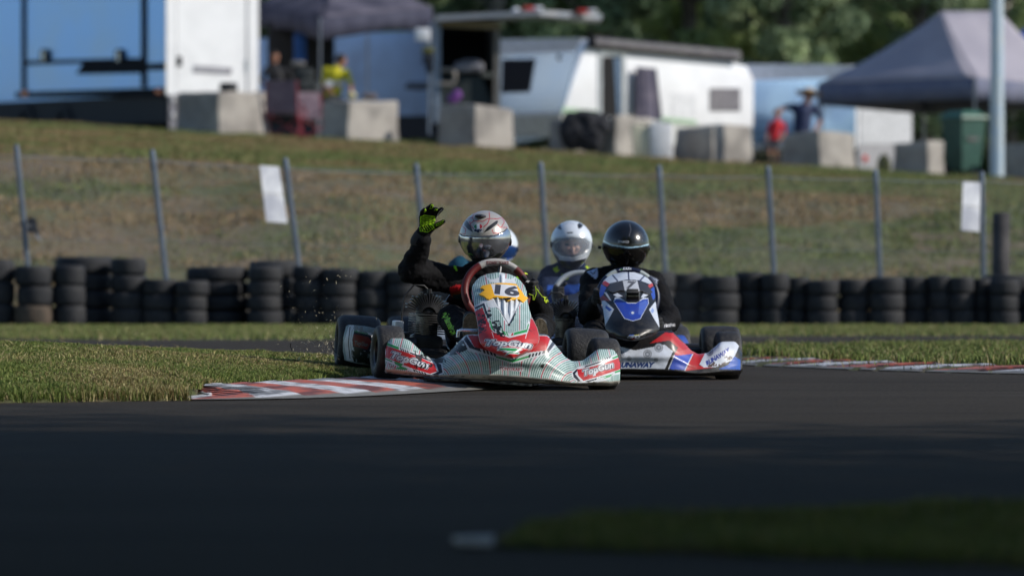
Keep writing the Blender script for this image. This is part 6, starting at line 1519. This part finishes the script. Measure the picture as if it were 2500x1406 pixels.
# neon seams of the hand on the wheel
b = MB()
for pts in ([(1525, 960), (1535, 1040), (1510, 1110)], [(1540, 1000), (1590, 1060), (1600, 1075)], [(1455, 1045), (1500, 1060), (1500, 1110)], [(1530, 985), (1560, 1010)]): b.tube([gp(x, y, .27) for x, y in pts], .0022, 5)
b.build('glove_piping', mat('neon_yellow', 'b8d820', .6), d1)
b = MB(); b.prism([gp(x, y, .262) for x, y in ((1418, 915), (1440, 897), (1470, 905), (1455, 915), (1448, 928), (1440, 916))], (0, .002, 0)); b.build('glove_mark', white, d1, smooth=0)
# helmet
def paint_h1(p):
    x, y = p.x, p.y
    p.poly([(1230, 340), (1270, 400), (1260, 560), (1180, 690), (1090, 680), (1200, 560)], '4a4640')
    p.poly([(690, 560), (740, 600), (860, 660), (1050, 660), (1150, 600), (1200, 640), (1100, 740), (750, 740)], '16151a')
    p.line([(745, 660), (800, 690), (870, 715)], 10, '9aa4ac'); p.line([(1255, 430), (1235, 560), (1180, 680)], 6, 'b03030'); p.line([(1240, 520), (1210, 600), (1120, 670)], 5, 'a09060')
    for l in ([(780, 240), (850, 225), (870, 180), (900, 168)], [(850, 225), (865, 262), (960, 268), (1010, 240), (1035, 235), (1030, 165)], [(820, 270), (830, 310), (862, 345)], [(1035, 235), (1012, 290), (972, 325)], [(1035, 235), (1120, 240), (1165, 225)], [(1060, 355), (1075, 392), (1130, 392), (1145, 330), (1120, 300)], [(1145, 330), (1220, 332)], [(725, 395), (770, 402), (778, 350), (745, 320)], [(865, 262), (830, 290), (820, 270)], [(1165, 225), (1195, 270), (1160, 330)], [(740, 320), (752, 270)]): p.line(l, 9, 'a8303a')
    p.poly([(752, 262), (782, 248), (832, 312), (857, 385), (802, 352), (762, 305)], '101014'); p.poly([(968, 392), (1010, 330), (1100, 262), (1126, 262), (1112, 300), (1040, 352)], '101014')
    p.ell(912, 322, 50, 30, WHT); p.poly([(866, 340), (958, 340), (960, 384), (866, 384)], 'c4c8d0'); p.mask = p.mask & True
    q = ((x - 912) / 46) ** 2 + ((y - 322) / 28) ** 2 < 1; p.put(q & (x < 896), '0f7a45'); p.put(q & (x > 928), 'b81c28')
VIS1 = [(702, 398), (760, 424), (900, 432), (1100, 416), (1180, 380), (1218, 342), (1250, 380), (1262, 430), (1236, 520), (1160, 595), (1060, 642), (960, 662), (860, 655), (770, 612), (712, 540), (698, 460)]
vism = mat('iridescent_visor', (.50, .53, .60), .16, .9, col2=(.34, .36, .42), scale=5)
hc1 = K1.v(1184, 581, .745)
h1, A1 = helmet(K1, d1, hc1, -4, 6, 0, C4, VIS1, paint_h1, 'aaa6a2', vism, .32, metal=.15)
print_text(K1, h1, C4, 'agv', (872, 372), (950, 372), 32, [(.06, '16284a')], name='helmet_print')
m = MB(); cc = K1.v(*c2p(C4, 936, 212), .66); m.ell(cc, (.030, .03, .010), 16, 8); m.tube([cc + Vector((0, -.03, -.002)), cc + Vector((0, -.028, .010))], .002, 6); m.build('vent', blackp, h1)

# ================================================================== SECOND KART (7)
k2 = thing('racing_kart', 'kart with white, blue, red and black bodywork, number 7 and a camera on its nose', 'kart', K2.loc, 'karts racing in a line', K2.rot)
common(k2, K2, 3); engine(k2, -.30, .66); sidepods(k2, ('26262c', '15151a', '303038'))
BW = 'cdd5e4'; BLU = '1d3fa8'; BK = '101116'; RD2 = 'b82024'
def paint_b2(p, v):
    p.frm(C3)
    p.C[:] = lin(BK)
    p.poly([(-100, 1010), (500, 955), (560, 960), (700, 1100), (400, 1100), (200, 1130)], RD2); p.poly([(560, 960), (1060, 965), (1100, 1010), (1040, 1060), (830, 1100), (650, 1060)], BK)
    p.poly([(1085, 975), (1150, 980), (1210, 1040), (1290, 1100), (1400, 1100), (1420, 1130), (1300, 1170), (1150, 1180), (1190, 1100), (1120, 1040), (960, 1065)], RD2)
    p.poly([(620, 1090), (660, 1075), (835, 1122), (1080, 1075), (1148, 1130), (1082, 1272), (560, 1272)], BW)
    p.poly([(60, 1180), (100, 1130), (300, 1150), (420, 1120), (560, 1272), (300, 1270), (100, 1230)], BW)
    for cx, cy, r in ((722, 1152, 30), (940, 1152, 36), (1032, 1100, 36), (790, 1190, 20), (1010, 1200, 18)):
        p.ell(cx, cy, r, r, '8c93a0'); p.ell(cx, cy, r * .8, r * .8, 'b4bac6'); p.ell(cx, cy, r * .62, r * .62, '7b828f'); p.ell(cx, cy, r * .25, r * .25, 'b4bac6')
    p.text('RUNAWAY', (690, 1258), (992, 1260), 40, [(.07, '1b3c7c')], shear=.3)
    p.poly([(1165, 1160), (1310, 1150), (1245, 1282), (1118, 1275)], '3350b8'); p.line([(1160, 1160), (1112, 1275)], 6, BW); p.line([(1312, 1148), (1246, 1284)], 7, BW)
    p.poly([(1316, 1150), (1425, 1110), (1425, 1140), (1380, 1200), (1360, 1245), (1480, 1262), (1250, 1290)], RD2)
    p.poly([(1300, 1100), (1360, 1090), (1440, 1062), (1410, 1120), (1312, 1150), (1180, 1165), (1160, 1140)], 'c05050')
    p.poly([(1365, 1235), (1400, 1165), (1425, 1118), (1505, 1012), (1668, 1008), (1700, 1060), (1640, 1200), (1500, 1258), (1400, 1262)], BW)
    p.ell(1448, 1132, 30, 34, '6b7280'); p.ell(1448, 1132, 23, 26, 'aeb5c0'); p.ell(1448, 1132, 16, 18, '5b626e'); p.ell(1448, 1132, 6, 7, 'c0c6d0')
    p.text('RUNAWAY', (1428, 1244), (1618, 1130), 34, [(.07, '2a3e9a')], shear=.25)
    p.scuff([(1440, 1235), (1600, 1160), (1640, 1180), (1560, 1240), (1430, 1262)], '5a4a48', .48, .04, 1, 33)
    p.poly([(1520, 1275), (1600, 1240), (1650, 1170), (1700, 1200), (1700, 1280)], '1c56b8')
    p.put(p.lip, '0e0e12')
def _pb2(p, v): p.lip = p.mask & (v < .07); paint_b2(p, v)
bumper(K2, k2, _pb2, '0e0f13')
rows2 = [165, 200, 260, 330, 400, 480, 560, 620, 700, 800, 900, 1000, 1050, 1100, 1150, 1190, 1215]
L2 = [640, 480, 385, 320, 290, 280, 290, 312, 330, 345, 360, 370, 385, 420, 480, 570, 680]; R2 = [820, 930, 1030, 1095, 1130, 1140, 1145, 1150, 1162, 1182, 1200, 1212, 1208, 1165, 1090, 990, 850]
def paint_n2(p):
    p.poly([(300, 300), (380, 160), (1050, 160), (1150, 330), (1080, 360), (900, 290), (700, 280), (440, 340)], BW)
    for l in ([(488, 215), (560, 300)], [(728, 160), (735, 275)], [(975, 225), (905, 300)]): p.line(l, 22, '1c2450')
    p.poly([(330, 330), (365, 295), (440, 345), (400, 395), (330, 355)], 'b01c24'); p.poly([(280, 500), (310, 355), (390, 405), (340, 520), (300, 570)], '1f4ab8'); p.poly([(1030, 370), (1095, 330), (1115, 380), (1050, 420)], 'c04040'); p.poly([(1060, 440), (1125, 390), (1145, 560), (1110, 600)], '2a52b8')
    p.poly([(285, 570), (340, 520), (470, 630), (400, 610), (320, 640)], '7a2c2c'); p.poly([(355, 480), (385, 470), (470, 610), (440, 600)], 'b9c0cc')
    p.poly([(318, 610), (365, 605), (508, 742), (372, 1000), (345, 860)], BW); p.poly([(1048, 745), (1145, 620), (1165, 700), (1215, 1010), (1205, 1025), (1120, 880)], BW)
    p.poly([(385, 680), (478, 745), (440, 775), (372, 720)], '2a55b0'); p.poly([(1070, 770), (1100, 720), (1130, 760), (1100, 810)], '8ca4d8')
    p.poly([(500, 620), (520, 560), (600, 560), (720, 640), (850, 640), (960, 560), (1035, 570), (1045, 650), (915, 895), (800, 928), (668, 890)], 'c9d2e4'); p.poly([(508, 622), (540, 585), (620, 600), (720, 650), (850, 650), (950, 590), (1030, 580), (1037, 650), (908, 888), (800, 920), (674, 884)], BLU)
    p.poly([(900, 640), (1000, 600), (1030, 650), (930, 830), (880, 820)], '4a68c4'); p.poly([(490, 515), (560, 490), (640, 540), (560, 555)], BW); p.poly([(920, 560), (960, 500), (1040, 520), (960, 560)], BW)
    p.ell(785, 800, 44, 44, '3458b8', .5); p.ell(795, 798, 24, 18, 'd0d8e4')
    p.poly([(740, 1150), (900, 1132), (880, 1150), (760, 1160)], 'a8a030'); p.poly([(740, 1140), (820, 1134), (800, 1150), (740, 1155)], '2a5ab0')
    p.text('GPD', (716, 1184), (902, 1178), 34, [(.04, 'a8b0c0'), (-.005, '7a8494')], shear=.3); p.poly([(760, 1186), (830, 1184), (800, 1196)], RD2)
_, dn2 = nose(K2, k2, C6, rows2, L2, R2, .16, -.46, paint_n2, '0d0e13')
def paint_p2(p):
    p.poly([(640, 290), (868, 300), (905, 462), (672, 452)], 'bfc3cc'); p.text('7', (712, 412), (826, 420), 108, [(.05, '55555a')], shear=.15)
patch(K2, k2, 'number_plate', C6, [(405, 440), (450, 360), (540, 318), (640, 296), (740, 288), (870, 294), (960, 325), (1040, 380), (1110, 480), (1090, 475), (1050, 512), (1000, 490), (930, 455), (700, 455), (600, 448), (540, 470), (490, 482), (440, 462)], lambda x, y: dn2(x, y) - .028, paint_p2, '35353a', vmat('plate_plastic', .4), step=3)
cm = MB(); c = K2.v(*c2p(C6, 792, 530), float(dn2(792, 530)) - .075); cm.box(c, (.078, .032, .056), bev=.006); cm.box(c + Vector((-.0, 0, .032)), (.062, .03, .014), bev=.003)
co = cm.build('action_camera', mat('camera_case', (.10, .10, .105), .3), k2)
cm = MB(); cm.box(c + Vector((0, -.018, -.001)), (.066, .006, .042), bev=.003); cm.build('camera_screen', mat('black_glass', (.004, .004, .005), .08, coat=1), co)
cm = MB(); cm.box(c + Vector((0, .008, -.040)), (.028, .02, .026), bev=.004); cm.tube([c + Vector((-.02, .0, -.035)), c + Vector((.02, .0, -.035))], .006, 8); cm.build('camera_mount', blackp, co)
def paint_w2(p, ang):
    p.put((np.abs(np.abs(ang - 1) - 34) < 10.5), 'a9b2b4'); 
sw2 = steering(k2, K2, K2.v(1533, 726, .36), .158, 18, 0, paint_w2, '151d3c', .4, vr=.98)
for tx, a, b_, cl_ in (('L', (582, 120), (604, 120), 'dfe4ee'), ('N', (606, 120), (636, 119), '7ac84a'), ('KART', (644, 118), (784, 114), 'dfe4ee')): print_text(K2, sw2, C6, tx, a, b_, 36, [(.05, cl_)], name='maker_print')
def lj(kf, dx=0.0, **kw):
    J = dict(head=(0, .77, .69), neck=(0, .79, .585), chest=(0, .82, .44), pelvis=(0, .85, .17), shL=(-.165, .79, .53), shR=(.165, .79, .53), elL=(-.33, .58, .34), elR=(.33, .58, .34), wrL=(-.185, .41, .40), wrR=(.185, .41, .40),
             hpL=(-.09, .82, .15), hpR=(.09, .82, .15), knL=(-.21, .40, .28), knR=(.21, .40, .28), anL=(-.15, .05, .13), anR=(.15, .05, .13), toL=(-.15, -.03, .22), toR=(.15, -.03, .22), grL=(-.155, .33, .42), grR=(.155, .33, .42))
    for k in ('head', 'neck', 'chest', 'shL', 'shR', 'elL', 'elR'): v = J[k]; J[k] = (v[0] + dx, v[1], v[2])
    J.update(kw); return J
def j2(px, py, yl): return K2.v(px, py, yl)
J = lj(K2, 0, head=j2(1528, 610, .77), neck=j2(1526, 665, .79), chest=j2(1528, 720, .82), shL=j2(1450, 688, .79), shR=j2(1592, 696, .79), elL=j2(1442, 770, .60), elR=j2(1632, 782, .56), wrL=j2(1458, 735, .42), wrR=j2(1612, 800, .40), grL=j2(1466, 722, .34), grR=j2(1598, 790, .33))
J['knL'] = j2(1452, 812, .42); J['knR'] = j2(1612, 815, .42)
def paint_d2(p):
    p.frm(C3); p.poly([(445, 480), (525, 450), (540, 490), (520, 545), (490, 520)], 'a8b8dc'); p.line([(470, 480), (500, 500), (515, 475)], 6, '202840'); p.poly([(955, 510), (1025, 545), (1010, 610), (985, 560)], 'a7afc4'); p.line([(975, 535), (1005, 560)], 6, '202430')
d2, _ = driver(K2, 'driver in plain black helmet and black suit gripping the navy wheel of kart 7', J, paint=paint_d2, voxel=.0075)
_bo = [o for o in d2.children if o.name.startswith('body')][0]
print_text(K2, _bo, C3, 'alpinestars', (1062, 932), (1166, 922), 26, [(.09, 'c6c6ce'), (.0, '14141a')], name='suit_print')
def paint_h2(p):
    p.scuff([(860, 80), (950, 150), (950, 260), (890, 230)], '55555c', .30, .09, 1, 51); p.line([(795, 90), (805, 140), (790, 190)], 5, '5a5a60'); p.line([(860, 165), (880, 150), (900, 175)], 8, '26262a')
    p.line([(570, 225), (640, 262), (780, 284), (880, 278), (955, 256)], 13, '9fc4e0')
    p.line([(672, 412), (720, 425), (765, 425)], 8, '7ab0c8'); p.line([(690, 440), (900, 445)], 5, '30333a')
VIS2 = [(566, 245), (640, 274), (780, 296), (950, 270), (960, 300), (948, 350), (900, 405), (820, 432), (720, 432), (620, 392), (575, 335)]
dv = mat('dark_smoke_visor', (.045, .042, .040), .06, .85, col2=(.03, .03, .03), scale=3)
h2, A2 = helmet(K2, d2, K2.v(1528, 598, .76), 2, 3, 0, C3, VIS2, paint_h2, '0e0e11', dv, .18, .985, zl=1.14)
print_text(K2, h2, C3, 'SPARCO', (698, 242), (788, 246), 18, [(.05, 'b9bcc4')], name='helmet_print')
m = MB(); q = K2.v(1468, 604, .74); m.tube([q, q + Vector((-.018, 0, 0))], .008, 8); m.build('visor_knob', blackp, h2)

# ================================================================== THIRD AND FOURTH KARTS
def paint_simple(cols):
    def f(p, v):
        a = p.X * 0; n = fbm(p.X * .02, p.Y * .02, 2, 7); p.C[:] = lin(cols[0]); p.put(v < .35, cols[1]); p.put(n > .6, cols[2])
    return f
def nose_local(root, kf, cols, src):
    ob = [o for o in src.children if o.name.startswith('nose_panel')][0]; me = ob.data.copy(); n = len(me.vertices); co = np.zeros(n * 3, np.float32); me.vertices.foreach_get('co', co); co = co.reshape(-1, 3)
    C = np.zeros((n, 3)); C[:] = lin(cols[0]); C[co[:, 2] > .30] = lin(cols[1]); C[np.abs(co[:, 0] - co[:, 0].mean()) < .03] = lin(cols[2])
    a = np.ones((n, 4), np.float32); a[:, :3] = C; me.color_attributes['Col'].data.foreach_set('color', a.ravel())
    o = bpy.data.objects.new('nose_panel', me); COL.objects.link(o); o.parent = root; o.scale = (.95, 1, .78); md = o.modifiers.new('t', 'SOLIDIFY'); md.thickness = .007
k3 = thing('racing_kart', 'blue and white kart half hidden between the two leading karts', 'kart', K3.loc, 'karts racing in a line', K3.rot)
common(k3, K3, 6); engine(k3); sidepods(k3, ('2348a0', '15151a', 'c4cad6')); bumper(K3, k3, paint_simple(('2348a0', 'c4cad6', 'b82024')), '2348a0'); nose_local(k3, K3, ('0a0d18', '10182e', '15151a'), k2)
def paint_w3(p, ang): p.put(np.abs(ang + 25) < 60, '969ea8')
steering(k3, K3, K3.v(1418, 722, .36), .158, 20, 30, paint_w3, '30343c', .4)
J = lj(K3, 0, head=K3.v(1395, 612, .77), neck=K3.v(1394, 652, .79), chest=K3.v(1396, 712, .82), shL=K3.v(1345, 680, .79), shR=K3.v(1448, 686, .79))
J['elL'] = K3.v(1322, 745, .58); J['wrL'] = K3.v(1358, 720, .42); J['grL'] = K3.v(1366, 712, .34)
def paint_d3(p):
    p.frm(C3); p.poly([(165, 455), (200, 438), (222, 470), (190, 488)], '9cb420'); p.poly([(430, 435), (488, 420), (492, 440), (445, 455)], '9cb420'); p.poly([(235, 500), (300, 495), (290, 545), (255, 550)], '70881c'); p.poly([(120, 590), (400, 580), (400, 740), (120, 740)], '1d4490')
d3, _ = driver(K3, 'driver in white helmet with face behind clear visor and neon collar, third in line', J, paint=paint_d3, base='12203c', voxel=.009)
def paint_h3(p):
    p.poly([(140, 200), (200, 330), (230, 420), (140, 420), (120, 250)], '26282e'); p.poly([(190, 385), (330, 395), (440, 370), (420, 440), (330, 480), (230, 450)], '101216')
    p.poly([(186, 118), (225, 88), (240, 140), (205, 128)], '15171c'); p.poly([(366, 100), (380, 78), (415, 100), (400, 122), (376, 132)], '15171c'); p.line([(285, 165), (325, 160)], 12, '3a4048'); p.line([(260, 95), (300, 75), (340, 95)], 3, '8a93a0')
    p.line([(152, 232), (180, 205), (320, 190), (440, 205), (482, 240), (474, 300), (420, 350), (330, 378), (230, 368), (175, 320), (152, 260)], 20, 'b9c2cc'); p.line([(160, 345), (220, 440), (260, 470)], 9, 'b0b8c4'); p.line([(480, 310), (430, 400), (380, 450)], 9, 'c4ccd8')
VIS3 = [(160, 240), (190, 212), (320, 198), (436, 212), (474, 245), (466, 295), (415, 342), (330, 368), (235, 358), (182, 315)]
clearv = bpy.data.materials.new('clear_visor'); clearv.use_nodes = True
_b = clearv.node_tree.nodes['Principled BSDF']; _b.inputs['Base Color'].default_value = (.65, .72, .85, 1); _b.inputs['Roughness'].default_value = .05; _b.inputs['Alpha'].default_value = .16; _b.inputs['Coat Weight'].default_value = .2
h3, A3 = helmet(K3, d3, K3.v(1395, 592, .76), 0, 4, 0, C3, VIS3, paint_h3, 'd2dae6', clearv, .3, .96, see_through=True, zl=1.30)
fm, _M = head_mb(K3.v(1395, 602, .74), .100, 0, .15); remeshed('face', fm, .005, mat('face_skin', (.50, .30, .23), .55, col2=(.44, .25, .19), scale=20), d3, 2)
for sx in (-1, 1):
    m = MB(); q = K3.v(1395 + sx * 12, 597, .655); m.ell(q, (.014, .007, .007), 10, 6); m.build('eye', mat('eye_dark', (.03, .02, .02), .2), d3)
k4 = thing('racing_kart', 'rearmost kart almost hidden behind the waving driver', 'kart', K4.loc, 'karts racing in a line', K4.rot)
common(k4, K4, 4); engine(k4); sidepods(k4, ('b0b6c0', '15151a', '1a7a90')); bumper(K4, k4, paint_simple(('b0b6c0', '1a7a90', '15151a')), 'b0b6c0'); nose_local(k4, K4, ('1a7a90', 'b8c2d6', '15151a'), k2)
steering(k4, K4, K4.v(1235, 722, .36), .158, 20, 0, lambda p, a: None, '20242c', .4)
J = lj(K4, 0, head=K4.v(1218, 615, .77), neck=K4.v(1214, 662, .79), chest=K4.v(1212, 712, .82), shL=K4.v(1146, 672, .79), shR=K4.v(1262, 690, .79))
J['elL'] = K4.v(1120, 652, .70); J['wrL'] = K4.v(1142, 700, .48); J['grL'] = K4.v(1160, 715, .36)
d4, _ = driver(K4, 'driver in teal suit and white helmet with blue stripe, last in line', J, base='0f3f54', voxel=.010, gl_col='101010')
def paint_h4(p):
    p.poly([(1215, 530), (1300, 540), (1300, 660), (1215, 690)], '1f5cc8'); p.poly([(1200, 690), (1330, 640), (1340, 700), (1200, 740)], 'c8ccd4')
VIS4 = [(1060, 540), (1270, 525), (1335, 545), (1345, 590), (1320, 640), (1200, 660), (1080, 640)]
h4, A4 = helmet(K4, d4, K4.v(1216, 602, .76), -10, 4, 0, C4, VIS4, paint_h4, 'd4dae2', mat('blue_visor', (.02, .08, .30), .08, .6), .3, .985)

# ================================================================== FLYING CLIPPINGS, TWIGS, SMOKE
m = MB(); r = random.Random(11)
for k in range(360):
    a = r.random(); px = 828 - abs(r.gauss(0, 55)); py = 885 - abs(r.gauss(0, 55)) * 1.2
    if r.random() < .12: px = r.uniform(700, 960); py = r.uniform(560, 800)
    Y = 31.0 + r.uniform(-.5, .7); c = at(px, py, Y); d = Vector((r.gauss(0, 1), r.gauss(0, 1), r.gauss(0, 1))).normalized(); L = r.uniform(.003, .012); n_ = d.orthogonal().normalized() * r.uniform(.0006, .0018)
    m.add([c - d * L, c + n_, c + d * L, c - n_], [(0, 1, 2, 3)], r.choice([0, 0, 1]))
o = m.build('grass_clippings', [mat('straw_clipping', (.55, .50, .36), .8), mat('soil_clipping', (.05, .045, .03), .9)], smooth=0, recalc=False); tag(o, 'grass and straw bits thrown up behind the rear wheel', 'clippings', kind='stuff')
for pts, lb in (([(808, 836), (812, 850), (818, 858), (822, 862)], 'thin dark twig flying by the left rear wheel'), ([(710, 838), (709, 846), (713, 855)], 'small dark twig standing on the grass left of the kart')):
    m = MB(); m.tube([at(x, y, 30.9) for x, y in pts], [.0018, .0022, .0018, .001][:len(pts)], 6); tag(m.build('twig', mat('twig', (.015, .012, .010), .8)), lb, 'twig')
smk = bpy.data.materials.new('tyre_smoke'); smk.use_nodes = True; _n = smk.node_tree; _n.nodes.remove(_n.nodes['Principled BSDF'])
pv = _n.nodes.new('ShaderNodeVolumePrincipled'); pv.inputs['Color'].default_value = (.72, .80, .92, 1); pv.inputs['Density'].default_value = .009; pv.inputs['Anisotropy'].default_value = .1
_n.links.new(pv.outputs[0], _n.nodes['Material Output'].inputs['Volume'])
m = MB(); m.ell((.30, 35.4, .36), (.85, 1.6, .42), 28, 18); m.v = [(v[0] + .05 * mnoise.noise(Vector(v) * 2), v[1], max(.02, v[2] + .06 * mnoise.noise(Vector(v) * 1.7))) for v in m.v]
o = m.build('tyre_smoke', smk); tag(o, 'thin bluish smoke hanging between the leading karts and those behind', 'smoke', kind='stuff')

m = MB(); pl = [Vector(v) for v in ((-.43, 29.88, .046), (-.15, 29.78, .040), (.09, 29.72, .020), (.13, 29.92, .022), (-.12, 30.06, .060), (-.41, 30.16, .066))]
m.prism(pl, (0, 0, .012)); tag(m.build('kerb_plate', mat('kerb_plate_paint', (.45, .45, .46), .7, col2=(.08, .08, .085), scale=18, lo=.45, hi=.58), smooth=0), 'loose pale kerb plate lifted below the nose of the leading kart', 'kerb plate')
